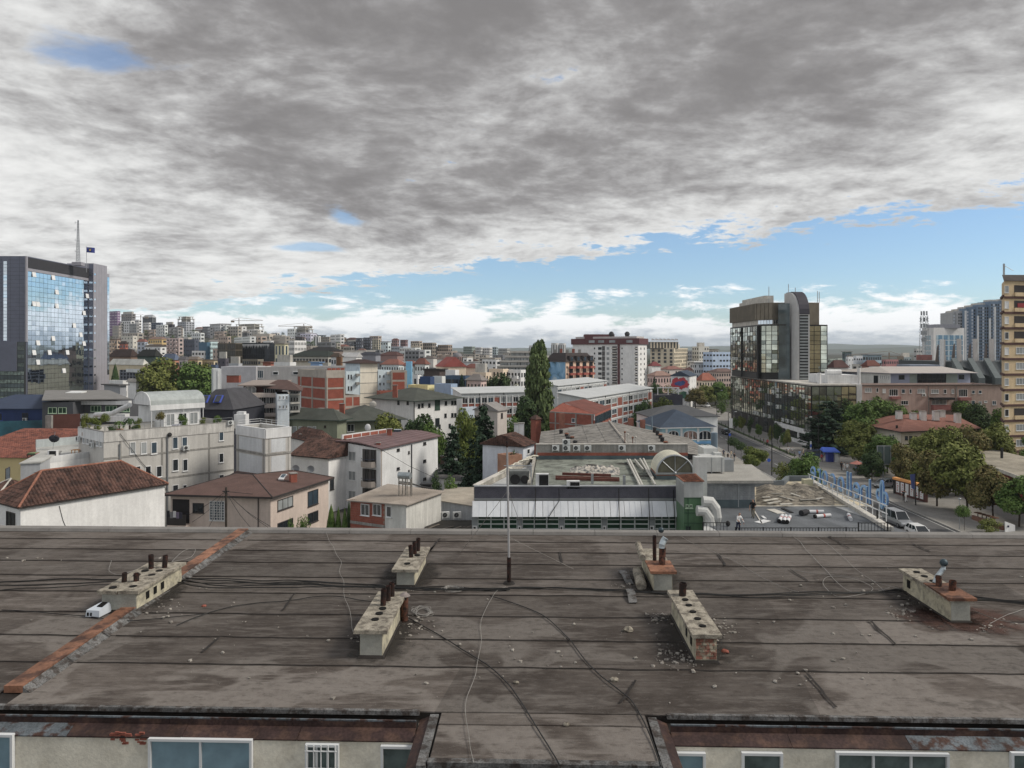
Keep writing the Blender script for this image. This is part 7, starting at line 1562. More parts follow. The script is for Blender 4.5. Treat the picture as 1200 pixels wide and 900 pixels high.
# === dark glass bank tower, right
DG=M('bronze_tower_glass',(.60,.64,.56,1),.04,.95,var=.30,scale=.16,spec=.8);DGF=M('tower_mullion',(.035,.035,.035,1),.5,.3);BRZ=M('bronze_cladding',C(104,96,82,1.5),.5,.3,var=.15,scale=.3,stk=.1)
FINW=M('pale_fin_concrete',C(176,176,176,1.25),.85,var=.06,stk=.08);CURT=M('tan_curtained_glass',C(112,110,92,.85),.10,.45,var=.4,scale=.5,spec=.7)
bt=T('dark_glass_tower','dark bronze glass tower with a pale curved fin on a glass podium','tower',(80,212,0))
def xw(x,D):return px(x,D)
PX=73.5;PD0,PD1=180.,246.;zp_=15.3
fst=Face((PX-.02+0,PD1),(PX,PD0));ffr=Face((PX,PD0),(px(1003,PD0),PD0))
bt.q('podium_block',('prism',[V_((PX,PD1,0)),V_((PX,PD0,0)),V_((px(1003,PD0),PD0,0)),V_((px(1003,PD0),PD1,0))],0,zp_-.1),DGF);mb=MB();q=[V_((PX-.3,PD1,0)),V_((PX-.3,PD0-.3,0)),V_((px(1003,PD0),PD0-.3,0)),V_((px(1003,PD0),PD1,0))];mb.prism(q,zp_-.09,zp_+.25);bt.p('podium_roof',mb,CL_)
def cu_(fc,s0,s1,z0,z1,nc,floors,name,lean=.004):
 a_,b_,c_=MB(),MB(),MB();h=(z1-z0)/floors;w=(s1-s0)/nc
 for r_ in rg(floors):
  for c in rg(nc):
   for(za,zb,tgt)in((0,.40,a_),(.40,1,b_ if random.random()<.17 else a_)):pn_(tgt,fc,s0+c*w,s0+(c+1)*w,z0+h*(r_+za),z0+h*(r_+zb),1,1,lean,.06,.12)
 for r_ in rg(floors+1):c_.B(fc,s0,s1,.0,.2,z0+h*r_-.06,z0+h*r_+.06)
 for c in rg(nc+1):c_.B(fc,s0+c*w-.05,s0+c*w+.05,.0,.20,z0,z1)
 bt.p(name,a_,DG,kind=SF);bt.p(name+'_curtained',b_,CURT,kind=SF);bt.p('mullion',c_,DGF,kind=SF)
zg_=4.2
cu_(fst,0,fst.L,zg_,zp_-.3,34,3,'street_glazing');cu_(ffr,0,ffr.L,1.,zp_-.3,6,4,'podium_glazing',.006)
for k in rg(9):bt.q('shop_window',('B',fst,2+k*7.6,4.5+k*7.6,-.05,.05,.15,zg_-.3),GLD)
mb=MB();mb.B(fst,fst.L-24,fst.L,.02,.5,zg_-1.2,zg_-.05);mb.B(fst,fst.L-24,fst.L,.02,.4,.1,1.1);bt.p('white_shop_band',mb,WH)
for s_ in(fst.L-16,fst.L-8):bt.q('shop_pier',('B',fst,s_,s_+.8,.02,.4,1.1,zg_-1.2),WH)
rr=random.Random(31)
for k in rg(15):s_=rr.uniform(24,fst.L-2);r_=rr.randrange(3);ac(bt,fst.pt(s_,.45,zg_+r_*3.6+1.),fst.rz,1.3)
for s_,z in((44,13.),(44,11.4),(44,8.4)):ac(bt,fst.pt(s_,.45,z),fst.rz,1.4)
TX,TY0,TY1=71.6,209.,240.;zt0,zt1=zp_+2.2,pz(381.5,TY0)
corner=[V_((TX,TY1,0)),V_((TX,TY0+4,0))]
arcp=[V_((TX+4-4*cs(R(a_)),TY0+4-4*sn(R(a_)),0))for a_ in(0,22.5,45,67.5,90)]
TR=px(970,214);right=[V_((TR-3,TY0+3,0)),V_((TR-.8,TY0+3.8,0)),V_((TR,TY0+6,0)),V_((TR,TY1,0))]
foot_=[V_((TX,TY1,0))]+arcp+[V_((px(921,TY0),TY0,0)),V_((px(921,TY0),TY0+3,0))]+right
bt.q('tower_core',('prism',of_(foot_,-.25),zp_+.26,zt1),DGF)
segs=[(foot_[0],foot_[1],11)]+[(arcp[k],arcp[k+1],1)for k in rg(4)]+[(arcp[4],foot_[6],4)]+[(foot_[7],right[0],6),(right[0],right[1],1),(right[1],right[2],1),(right[2],right[3],9)]
for a_,b_,n in segs:
 fc=Face(a_,b_);cu_(fc,0,fc.L,zt0,zt1,n,5,'tower_glazing',.005)
 bt.q('tower_coping',('B',fc,-.02,fc.L+.02,-.3,.22,zt1+.003,zt1+.35),DGF)
fL_=Face(foot_[0],foot_[1])
mb=MB();s_=fs(fL_,889);mb.B(fL_,s_-.5,s_+.9,.0,.5,zp_+.3,zt1);bt.p('dark_recess',mb,BLK_)  # black strip stands proud of the wall; its colour imitates a shaded gap
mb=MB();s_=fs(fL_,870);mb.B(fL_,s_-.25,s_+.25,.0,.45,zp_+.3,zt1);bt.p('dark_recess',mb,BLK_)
for k in rg(12):s_=rr.uniform(1,fL_.L-5);ac(bt,fL_.pt(s_,.5,zt0+1.1+(zt1-zt0)/5*rr.randrange(5)),fL_.rz,1.2)
up=[V_((TX+.4,TY1,0)),V_((TX+.4,215,0)),V_((TX+3.5,TY0+2.2,0)),V_((px(921,TY0),TY0+2.2,0)),V_((px(921,TY0),TY1,0))];zu=pz(374,TY0)
bt.q('upper_storey',('prism',up,zt1+.36,zu),CL_)
for k in rg(1,3):
 fc=Face(up[k],up[k+1]);m2=MB();pn_(m2,fc,.1,fc.L-.1,zt1+.5,zu-.1,5,1,.01,.06,.05);bt.p('upper_glass',m2,MIRG,kind=SF)
zk=pz(354,TY0);crown=[V_((p.x-.3*(k<3),p.y,0))for k,p in en(up)];mb=MB();mb.prism(of_(crown,.3),zu+.004,zk);cr_=bt.p('crown',mb,BRZ);jb=MB()
for k in rg(0,4):
 fc=Face(of_(crown,.3)[k],of_(crown,.3)[k+1]);n=max(2,int(fc.L/1.1))
 for j in rg(n):jb.B(fc,fc.L*j/n,fc.L*j/n+.25,0,.14,zu+.05,zk-.05)
bt.p('crown_rib',jb,BRZ,cr_,kind=SF);mb=MB();mb.prism(of_(crown,-2),zk+.01,zk+1.4);mb.prism(of_(crown,-4),zk+1.41,zk+2.3);bt.p('roof_house',mb,CL_)
bt.q('right_crown',('prism',[V_((px(947,214),TY0+4.6,0)),V_((px(960,214),TY0+5,0)),V_((px(960,214),TY1,0)),V_((px(947,214),TY1,0))],zt1+.36,pz(353,208)),BRZ)
fx0,fx1,fy0,fy1=79.6,px(948,205),204.5,214.5;zf_=pz(342.5,209);rad=6.5;prof=[(fy1,zp_+.3),(fy1,zf_)]
for k in rg(9):a_=PI/2*k/8;prof.append((fy0+rad-rad*sn(a_),zf_-rad+rad*cs(a_)))
prof.append((fy0,zp_+.3));mb=MB();i0=len(mb.v);n=len(prof)
mb.v+=[(fx0,y,z)for y,z in prof]+[(fx1,y,z)for y,z in prof];mb.f+=[tuple(rg(n)),tuple(reversed(rg(n,2*n)))]+[(k,n+k,n+(k+1)%n,(k+1)%n)for k in rg(n)];bt.p('fin',mb,FINW)
mb=MB()
for(y0,z0),(y1,z1)in zip(prof[1:-1],prof[2:-1]):mb.hexa([(fx0+.5,y0,z0+.02),(fx1-.1,y0,z0+.02),(fx1-.1,y1,z1+.02),(fx0+.5,y1,z1+.02)],[(fx0+.5,y0-.2,z0+.28),(fx1-.1,y0-.2,z0+.28),(fx1-.1,y1-.25,z1+.2),(fx0+.5,y1-.25,z1+.2)])
fnr=bt.p('fin_roof',mb,M('dark_standing_seam',C(66,64,74,1.15),.5,.3,var=.1))
fn=Face((fx0,fy0),(fx1,fy0));mb=MB();zq=zf_-rad-.2;n=21
for k in rg(n):z=zp_+.5+(zq-zp_-.5)*k/n;mb.B(fn,.6,fn.L-.5,.02,.22,z,z+(zq-zp_)/n*.55)
bt.p('louver',mb,M('louver_grey',C(140,148,152,1.15),.5,.4,var=.1),kind=SF);bt.q('louver_void',('B',fn,.5,fn.L-.4,.0,.018,zp_+.4,zq),BLK_)
bt.q('glass_recess',('B',Face((px(915,207),TY0-.1),(79.5,TY0-.1)),0,3.2,-.2,.1,zp_+.3,pz(355,207)),MIRD)
for x,y0,y1,D in((901,352,336,212),(924,343,333,212),(932,343,337,212),(958,352,341,212),(960,352,342,212)):
 mb=MB();p=pt(x,D);mb.cyl((p.x,p.y,pz(y0+3,D)),(p.x,p.y,pz(y1,D)),.10,n=5);bt.p('antenna',mb,ST_)
bt.q('roof_plant',('box',px(966,186),184,zp_+.26,px(1001,186),196,zp_+2.4),WH);mb=MB();mb.cyl((px(968,185),185,zp_+3.),(px(985,185),185,zp_+3.),.8,n=10);mb.cyl((px(960,183),183,zp_+.3),(px(960,183),183,pz(437,183)),.5,n=8);bt.p('roof_duct',mb,WH)
bt.q('white_end_wall',('box',px(1001.5,182),181,0,px(1008,182),190,pz(450,182)),WH)
# === right: housing, tower flats, houses
PINK=M('pinkish_brown_render',C(154,132,124,1.5),.9,var=.06,stk=.1)
a_,b_=pt(1008,186),pt(1176,190);q=[a_,b_,b_+V_((1,14,0)),a_+V_((1,14,0))];z=pz(452,187);t=bld('pink_brown_flats','long pinkish brown flats with mixed windows behind the park trees',q,z,PINK,'apartment building',par=.6);f1=Face(a_,b_)
for x,y,w,h,st_,gm in((1017.5,457,8.5,5,'three',GLC),(1028,457,3,5,'plain',GLD),(1036,458,4,5,'plain',WH),(1047,460,11,8,'four',GLD),(1058.5,458.5,4.5,5,'plain',GLB),(1067,458.5,3,5,'plain',GLD),(1079.5,458.5,9.5,5,'three',GLC),(1095.5,459,9.5,5,'three',GLC),(1107.5,459,3.5,5,'plain',GLD),(1116.5,459,3.5,5,'plain',GLC),(1128.5,461,11,9,'four',GLD),(1140.5,460,4,4,'plain',GLB),(1148.5,460,4,4,'plain',GLB),(1100.5,471.5,19,5.5,'four',GLC),(1140.5,472.5,4.5,5,'plain',GLB),(1148.5,473,4,4.5,'plain',GLC),(1155,471.5,4,2.5,'plain',GLC),(1165,473,5,5,'two',GLB),(1020,471,9,5,'three',GLC),(1060,472,9,5,'three',GLD)):wd_(t,f1,fs(f1,x),pz(y,187),w/F*187,h/F*187,WFR,gm,st_)
for x0,x1,y0,y1 in((1042,1053,464.2,467.5),(1122,1135,466,469.5),(1091,1111,474.8,481)):t.q('balcony',('B',f1,fs(f1,x0),fs(f1,x1),-.05,1.1,pz(y1,187),pz(y0,187)),M('reddish_balcony',C(140,88,84,1.3),.85))
t.q('canopy',('B',f1,fs(f1,1089),fs(f1,1114),-.1,1.6,pz(468.5,187),pz(466,187)),DK_)
for x in(1088,1120.5):dr_(t,f1,fs(f1,x),0,z-.2,CONC,.1)
t.q('eaves',('B',f1,0,f1.L,-.3,.3,z+.003,z+.22),M('dark_eaves',(.10,.085,.08,1),.8));ac(t,f1.pt(fs(f1,1082),.3,pz(463,187)),f1.rz,1.1)
LAV=M('lavender_render',C(150,158,184,1.3),.9,var=.05);SAGE=M('pale_sage_panel',C(140,154,148,1.3),.9,var=.05)
a_,b_=pt(1044,205),pt(1137,208);q=[a_,b_,b_+V_((2,18,0)),a_+V_((-6,18,0))];z=pz(437.5,206);t=bld('lavender_office','lavender grey office with wide shallow roof above the pink brown flats',q,z,LAV,'office',flat=False);f1=Face(a_,b_);hp_(t,q,z,1.6,1.6,M('beige_metal_roof',C(168,160,154,1.2),.6,var=.06),M('lilac_fascia',C(150,146,160,1.2),.7),inset=6)
mb=MB();mb.B(f1,fs(f1,1075),fs(f1,1108),.0,.12,pz(451,206),z-.1);o=t.p('glass_front',mb,GLD);m2=MB()
for k in rg(7):s_=fs(f1,1075+33*k/6);m2.B(f1,s_-.06,s_+.06,.12,.2,pz(451,206),z-.1)
m2.B(f1,fs(f1,1075),fs(f1,1108),.12,.19,pz(444.6,206),pz(444,206));t.p('mullion',m2,DFR,o)
for x0,x1 in((1066,1074.5),(1108.5,1122)):t.q('sage_panel',('B',f1,fs(f1,x0),fs(f1,x1),.0,.06,0,z-.1),SAGE)
for x in(1056.5,1126.5):wd_(t,f1,fs(f1,x),pz(442,206),1.7,1.2,DFR,GLD,'two')
a2,b2=pt(1009,214),pt(1044,204);q2=[a2,b2+V_((0,.1,0)),b2+V_((6,14,0)),a2+V_((6,14,0))];z2=pz(437,212);t3=bld('white_office_wing','white office wing left of the lavender office with a row of slit windows',q2,z2,WALLW,'office');f3=Face(a2,b2)
fa_(t3,f3,1031,1043,5,(442,),1.2,4,WFR,GLD);wp_(t3,f3,1024,1029,440,450,DFR,GLD,'two')
mb=MB();a3,b3=pt(1066,235),pt(1102,236);mb.prism([a3,b3,b3+V_((0,8,0)),a3+V_((0,8,0))],0,pz(427.5,235));so_('blue_grey_roof_house','low blue grey roof house behind the lavender office roof',BG_,mb,M('steel_blue_render',C(118,128,146,1.25),.85))
hd=300.;t=T('ribbed_sports_hall','sports palace with tall paired fins and dark ribbed sloping roof','sports hall',(px(1140,hd+20),hd+20,0));RBD=M('dark_green_grey_roof',C(66,74,78,1.),.6,.1,var=.08);RBL=M('rib_grey',C(92,102,104,1.),.7,var=.08);FNG=M('fin_concrete',C(176,170,166,1.3),.85,var=.08,stk=.1);FNB=M('fin_dark_side',C(100,90,86,1.2),.85)
zlo,zhi=pz(447,hd-25),pz(424,hd+5)
t.q('sloping_roof',('hexa',[(px(1104,hd+5),hd-25,0),(px(1250,hd),hd-25,0),(px(1250,hd+10),hd+45,0),(px(1098,hd+10),hd+45,0)],[(px(1120,hd+5),hd-25,zlo),(px(1260,hd),hd-25,zlo),(px(1250,hd+10),hd+5,zhi),(px(1103,hd+10),hd+5,zhi)]),RBD);t.q('hall_block',('box',px(1104,hd+10),hd+5.1,0,px(1250,hd+10),hd+45,zhi+.1),RBD);t.q('clerestory',('box',px(1110,hd+8),hd+4.6,zhi-2.5,px(1250,hd+8),hd+5.05,zhi-.2),GLD)
for k,x in en((1105,1124,1143,1162,1181,1200)):
 xt=px(x,hd+6);zt_=pz(397 if k else 398,hd+6);mb=MB();mb.box(xt-.5,hd+6,zhi-4,xt+1.,hd+7,zt_);mb.box(xt+2.,hd+9,zhi-3,xt+3.2,hd+10,zt_-6.5);t.p('fin',mb,FNG);t.q('fin_web',('hexa',[(xt-1.8,hd+8,zhi),(xt-.52,hd+8,zhi),(xt-.52,hd+8.6,zhi),(xt-1.8,hd+8.6,zhi)],[(xt-1.,hd+8,zt_-3),(xt-.52,hd+8,zt_-2),(xt-.52,hd+8.6,zt_-2),(xt-1.,hd+8.6,zt_-3)]),FNB)
 xb=px(x+14,hd-24);t.q('roof_rib',('hexa',[(xb+1,hd-27,zlo-3),(xb+3.4,hd-27,zlo-3),(xt+5.2,hd+5,zhi-3),(xt+2.8,hd+5,zhi-3)],[(xb+1,hd-27,zlo+1.4),(xb+3.4,hd-27,zlo+1.4),(xt+5.2,hd+5,zhi+1.6),(xt+2.8,hd+5,zhi+1.6)]),RBL)
mb=MB();xt=px(1104.5,hd-10);mb.box(xt-.6,hd-10,0,xt+.6,hd-9,pz(397.5,hd-10));t.p('front_fin',mb,WH)
L,Cn,Rr,Bk=fit(1094,430,1080.5,1130,14);z=pz(384,430);t=bld('pale_blue_glass_block','pale office block with blue glass front behind the ribbed sports palace',FQ,z,wl_(176,176,176,1.35),'office');gb,g2=MB(),MB();fc=t.fR
for c in rg(14):
 for r_ in rg(9):(gb if c%3 else g2).B(fc,2+c*(fc.L-3)/14,2+(c+.86)*(fc.L-3)/14,0,.1,z-4-(r_+1)*3.1,z-4-r_*3.1-.35)
BG=M('teal_blue_glass',C(70,120,150,1.15),.1,.3,var=.3,scale=.08,spec=.7);t.p('glazing',gb,BG,kind=SF);t.p('glazing_light',g2,M('pale_blue_glass',C(150,176,190,1.2),.15,.2,spec=.6),kind=SF);gb=MB()
for r_ in rg(10):gb.B(t.fL,2,t.fL.L-2,0,.1,z-4-(r_+1)*3.1,z-4-r_*3.1-.6)
t.p('side_glazing',gb,_M['pale_blue_glass'],kind=SF);mb=MB();c=ctr(t.pts);mb.box(c.x-7,c.y-5,z-.3,c.x+7,c.y+5,pz(380.5,440));t.p('roof_house',mb,wl_(130,132,142,1.2))
def lattice(name,label,x,D,y0,y1,r_,col=ST_,red=False):
 p=pt(x,D);z0,z1=pz(y0,D),pz(y1,D);t=T(name,label,'mast',(p.x,p.y,z0));mb=MB()
 for a_ in rg(4):c_,s_=cs(a_*1.571+.785),sn(a_*1.571+.785);mb.cyl((p.x+r_*c_,p.y+r_*s_,z0),(p.x+r_*.7*c_,p.y+r_*.7*s_,z1-3),.14,n=4)
 n=14
 for k in rg(n):
  for a_ in rg(4):
   c0,s0_,c1,s1_=cs(a_*1.571+.785),sn(a_*1.571+.785),cs(a_*1.571+2.356),sn(a_*1.571+2.356);za,zb=z0+(z1-3-z0)*k/n,z0+(z1-3-z0)*(k+1)/n;mb.cyl((p.x+r_*c0,p.y+r_*s0_,za),(p.x+r_*c1*.9,p.y+r_*s1_*.9,zb),.08,n=3)
 t.p('lattice',mb,col,kind=SF);mb=MB()
 for f_,w in((.94,1.6),(.80,1.9),(.66,1.5),(.5,1.4),(.35,1.2)):
  z=z0+(z1-z0)*f_
  for a_ in rg(6):mb.box(p.x+w*cs(a_)-.25,p.y+w*sn(a_)-.2,z-1.2,p.x+w*cs(a_)+.25,p.y+w*sn(a_)+.2,z+1.2)
 t.p('antenna_panel',mb,WH if not red else ST_,kind=SF);mb=MB();mb.cyl((p.x,p.y,z1-3.2),(p.x,p.y,z1),.12,n=5);t.p('spike',mb,ST_)
 if red:t.q('red_frame',('box',p.x-r_-.3,p.y-r_-.3,0,p.x+r_+.3,p.y+r_+.3,z0+.1),M('red_frame',C(130,76,70,1.25),.7,var=.3,scale=.2))
lattice('telecom_mast','telecom lattice mast with antenna panels beside the blue glass block',1083,420,416,364,2.6,ST_,True)
BT=wl_(98,122,148,1.1);DT=620.
t=T('blue_slab_tower','huge stepped blue grey residential slab behind the sports palace','tower',(px(1145,DT),DT,0));st_=[(1116.5,1123,366),(1122.5,1130,364),(1130,1138,361.5),(1138,1146,359.5),(1146,1161,357),(1161,1176,353),(1176,1200,352)]
for k,(x0,x1,y)in en(st_):
 D=DT-k*3;mb=MB();zz=pz(y,D);mb.box(px(x0,D),D,0,px(x1,D)+.3,D+18,zz);t.p('slab',mb,BT if k>1 else wl_(146,148,152,1.2));f_=Face((px(x0,D),D),(px(x1,D),D));n=max(2,int((x1-x0)/2.2));gb,wb=MB(),MB()
 for r_ in rg(22):
  z=zz-3-r_*2.7
  for c in rg(n):(gb if(c+k)%3 else wb).B(f_,f_.L*(c+.2)/n,f_.L*(c+.8)/n,0,.12,z-1.,z+.8)
 t.p('glazing',gb,GLD,kind=SF);t.p('white_panel',wb,wl_(176,182,192,1.2),kind=SF);t.q('roof_house',('box',px(x0,D)+1.5,D+4,zz-.1,px(x1,D)-.5,D+12,zz+1.6),CL_)
for x in(1132,1146.5,1160.5,1166.5):
 D=DT-22;mb=MB();y={1132:364,1146.5:370,1160.5:373,1166.5:359.5}[x];mb.box(px(x,D)-.5,D,0,px(x,D)+.5,D+1,pz(y,D));t.p('pale_strip',mb,WH)
TD_=143.;TANB=M('tan_brickwork',C(186,162,122,1.5),.92,var=.08,scale=.6,fine=.10,stk=.08);BAND=M('reddish_brown_band',C(86,60,56,1.25),.85,var=.1)
a_,b_=pt(1177,TD_),pt(1320,TD_+6);l_=pt(1173.8,TD_+7);bk_=V_((.80,1,0));q=[l_,a_,b_,b_+bk_*14,l_+bk_*9];z=pz(329,TD_);t=bld('tan_tower_flats','tan brick tower flats with reddish floor bands at the right edge',q,z,TANB,'apartment building',flat=False);f1=Face(a_,b_)
t.q('mansard',('hexa',[Zv(a_+V_((-.4,-.4,0)),z),Zv(b_+V_((0,-.4,0)),z),Zv(b_+bk_*14,z),Zv(l_+bk_*9,z)],[Zv(a_+V_((.6,1.6,0)),pz(321,TD_)),Zv(b_+V_((0,1.6,0)),pz(318,TD_)),Zv(b_+bk_*12,pz(318,TD_)),Zv(l_+bk_*8+V_((1,0,0)),pz(321,TD_))]),M('dark_mansard_shingle',C(70,64,62,1.1),.9,var=.2,fine=.2))
for k in rg(12):
 y=348.5+k*18.1;lg_(t,f1,pz(y,TD_),.45,.16,BAND,name='floor_band');lg_(t,t.fL,pz(y-.5,TD_+3),.45,.3,BAND,name='floor_band')
 yc=339+k*18.1;gm=(GLC,WH,WH,GLD,WH,GLC,GLC,GLD,DK_,WH,WH,GLC)[k];wd_(t,f1,fs(f1,1179.6),pz(yc,TD_),.95,1.4,WFR,gm);xx=fs(f1,1194)
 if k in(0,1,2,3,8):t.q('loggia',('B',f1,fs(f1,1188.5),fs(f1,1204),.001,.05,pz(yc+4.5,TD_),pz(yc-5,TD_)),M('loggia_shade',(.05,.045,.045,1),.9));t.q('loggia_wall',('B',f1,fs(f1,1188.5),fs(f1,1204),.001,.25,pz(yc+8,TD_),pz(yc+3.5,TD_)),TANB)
 else:wd_(t,f1,fs(f1,1196),pz(yc-.5,TD_),2.2,1.3,WFR,GLC,'three')
 if k in(1,):t.q('red_blind',('B',f1,fs(f1,1192),fs(f1,1204),.06,.12,pz(yc+3,TD_),pz(yc-2,TD_)),M('red_cloth',C(150,44,54,1.2),.9))
mb=MB();p=pt(1177,TD_+.5);mb.box(p.x-.1,p.y,pz(322,TD_),p.x+.12,p.y+.3,pz(308.5,TD_));mb.cyl((p.x,p.y,pz(311,TD_)),(p.x+1.8,p.y,pz(317,TD_)),.05,n=5);t.p('antenna',mb,ST_)
q0_,q1_,q2_=pt(1020,176),pt(1056,163),pt(1145,170);q3_=q2_+V_((2,14,0));q4_=q0_+V_((6,16,0));z=pz(506,163);t=bld('red_roof_villa','pale villa with wide red tile hip roof and six white chimneys',[q0_,q1_,q2_,q3_,q4_],z,wl_(184,176,160,1.25),'villa',flat=False);q=of_(t.pts,.8);r0_,r1_=V_((px(1062,177),177,pz(485.5,177))),V_((px(1118,180),180,pz(486,180)));mb=MB();E=[Zv(p,z+.12)for p in q];RT=M('red_villa_tile',C(134,84,70,1.05),.85,var=.14,scale=.5,fine=.22)
mb.Q(E[0],E[1],r0_);mb.Q(E[1],E[2],r1_,r0_);mb.Q(E[2],E[3],r1_);mb.Q(E[3],E[4],r0_,r1_);mb.Q(E[4],E[0],r0_);t.p('roof',mb,RT);t.q('eaves',('prism',q,z-.1,z+.117,True,True),DFR)
for x,y,h_ in((1053.5,488,1.2),(1070,497,2.6),(1081.5,490,1.6),(1096.5,489.5,1.6),(1103.5,486,1.),(1122,496.5,2.4)):stack(t,oR(x,y,173),1.25,1.,h_,WH)
mb=MB();c=oR(1051,503,166);mb.cyl(c-U(.5),c+U(.9),.25,n=8);t.p('vent_pipe',mb,DK_)
for x in(1043.5,1047):wp_(t,t.fL,x-1.1,x+1.1,509,514,WFR,GLD)
for x in(1062,1067,1073):wp_(t,t.fR,x-1.5,x+1.5,511,515.5,DFR,GLB)
p0,p1=pt(1166,120),pt(1240,100);t=bld('red_wall_pavilion','low pavilion with flat pale roof and bright red wall in the park',[p0,p1,p1+V_((14,10,0)),p0+V_((12,24,0))],pz(549,120),M('bright_red_wall',C(140,34,40,1.3),.8,var=.12),'pavilion',flat=False);q=of_(t.pts,1.);t.q('roof',('prism',q,t.z[0]+.01,t.z[0]+.5,True,True),M('pale_dirty_roof',C(140,132,116,1.15),.92,var=.25,scale=.3,fine=.12));mb=MB();fa=Face(q[0],q[1]);mb.B(fa,0,fa.L,.0,.08,t.z[0]+.1,t.z[0]+.62);t.p('fascia',mb,CL_)
mb=MB();c=V_((px(1174,128),128,t.z[0]+.5));mb.cyl(c,c+U(1.8),.22,n=8);t.p('vent_pipe',mb,DK_)
# === the city beyond
def far(xl,xr,yt,D,rgb,name,label,rows=0,cols=0,roof='flat',k=1.3,gm=GLD,wf=.5,hf=.5,corner=None,th=None,rh=2.,rk=None,cat=BG_,group=None,wm=None,balc=0,side=True,top=None,yb=None):
 left=xl<600;xc=corner if corner is not None else(xl+(xr-xl)*(.72 if left else .30));th=th if th is not None else(58 if left else 24)
 L,Cn,Rr,Bk=fit(xc,D,xl,xr,th);pts=FQ;mx=30 if D<500 else 45
 for i,j in((0,1),(2,1)):
  v=pts[i]-pts[j]
  if v.length>mx and((i==2 and left)or(i==0 and not left)):pts[i]=pts[j]+v.normalized()*mx
 pts[3]=pts[0]+pts[2]-pts[1]
 z=pz(yt,D);c=ctr(pts);zb=min(hill(p.x,p.y)for p in pts)-3
 wmat=wm or wl_(*rgb,k)
 t=bld(name,label,pts,z,wmat,cat,group,z0=zb,flat=(roof=='flat'),par=.6)
 rm=rk if isinstance(rk,bpy.types.Material)else(M('roof_%d_%d_%d'%rk,C(*rk,.95),.85,var=.15,scale=.3,fine=.12)if rk else DECK)
 if roof=='hip':hp_(t,pts,z,rh,.5,rm)
 elif roof=='gable':
  ax='L' if(pts[0]-pts[1]).length>(pts[2]-pts[1]).length else 'R';hp_(t,pts,z,rh,.5,rm,gbl=True,axis=ax)
 elif roof=='slab':slab_roof(t,pts,z,.7,.35,rm)
 if rows:
  zlo=pz(yb,D)if yb else max(zb+4,hill(c.x,c.y)+.5)
  zlo=min(zlo,z-2.5)
  if hf<=.6 and rows>1:rows=max(1,round((z-.5-zlo)/3.3))
  for fc,n in((t.fL,None),(t.fR,None)):
   main=(fc is t.fL)==left;nc=cols if main else max(1,int(cols*fc.L/max(1,(t.fL if left else t.fR).L)))
   if not side and not main:continue
   nc=max(nc,int(fc.L/4.2))if wf<.7 else nc;pw=fc.L/nc;ph=(z-.5-zlo)/rows
   gz_(t,fc,grid(fc.L,zlo,z-.5,nc,rows,pw*wf,min(ph*hf,2.)if hf<=.6 else ph*hf,.04,0),gm)
   if balc and main:
    mb=MB()
    for r_ in rg(rows):
     for b_ in rg(balc):s0=fc.L*(b_+.25)/balc;zz=zlo+ph*(r_+.12);mb.B(fc,s0,s0+fc.L/balc*.5,.0,1.3,zz,zz+ph*.35)
    t.p('balcony',mb,wl_(*[min(235,int(v*1.12))for v in rgb],1.2),kind=SF)
 if top=='frame':
  mb=MB()
  for f_ in rg(2):
   zz=z+.6+2.9*(f_+1)
   q=of_(pts,.6-f_*1.2);mb.prism(q,zz,zz+.6,True,True)
   for p in of_(pts,-.6-f_):mb.box(p.x-.4,p.y-.4,zz-4.2,p.x+.4,p.y+.4,zz)
   m0,m1=(pts[0]+pts[1])/2,(pts[1]+pts[2])/2
   for p in(m0,m1):mb.box(p.x-.4,p.y-.1,zz-3.6,p.x+.4,p.y+.7,zz)
  mb.prism(of_(pts,-3.5),z,z+6);t.p('open_frame',mb,CL_)
 if top=='box':
  q=of_(pts,-min((pts[0]-pts[1]).length,(pts[2]-pts[1]).length)*.3);t.q('roof_house',('prism',q,z-.5,z+3.),CL_)
 if top in('chimneys',):
  for k_ in rg(3):p=pts[0].lerp(pts[2],.3+.2*k_);t.q('chimney',('box',p.x-.5,p.y-.5,z,p.x+.5,p.y+.5,z+rh*.6+1.5),BK_)
 return t
HB='tower blocks along the hill crest'
far(128,141,364.5,900,(112,88,122),AT,'purple apartment tower with white bands right beside the glass office tower',8,3,gm=M('white_band_pane',(.55,.5,.58,1),.5),wf=.7,hf=.35,group=HB)
far(142,159,367.5,1000,(122,120,122),AT,'stepped brown grey tower behind the white block on the hill',6,4,top='box',group=HB)
far(141,158,376,890,(206,208,210),AB,'white block with narrow dark windows right of the purple tower',5,5,group=HB)
far(154,166,374.5,920,(196,198,200),AB,'white gridded block left of the dark slim tower',6,4,group=HB,wf=.6)
far(167,183,372,1010,(92,96,102),AT,'dark tower with pale curved roof behind the navy block',6,4,roof='hip',rh=4,rk=(180,184,188),group=HB)
far(168,177,378,900,(202,206,212),AB,'slim white block joined to the navy block',6,3,group=HB)
far(177,191,378,880,(50,60,78),AB,'navy blue block with pale window lights on the hill',6,5,gm=M('pale_small_pane',(.4,.44,.5,1),.3),wf=.35,hf=.3,group=HB)
far(193,205,380,890,(60,58,66),AB,'charcoal block right of the navy block',5,4,top='box',group=HB)
far(205,214,384,870,(122,106,96),AB,'small brown block between charcoal and concrete blocks',4,3,roof='hip',rk=(100,84,78),group=HB)
far(208,228,377,960,(146,150,158),AT,'grey tower with unfinished open top floors and roof rails',5,5,top='frame',group=HB,corner=218)
far(228,238,387,900,(150,140,136),AB,'low pinkish grey block in the dip of the crest',2,4,roof='hip',rk=(150,148,150))
far(237,247,382.5,930,(68,74,86),AB,'plain dark slate slab left of the pale twin tower',4,4,group=HB)
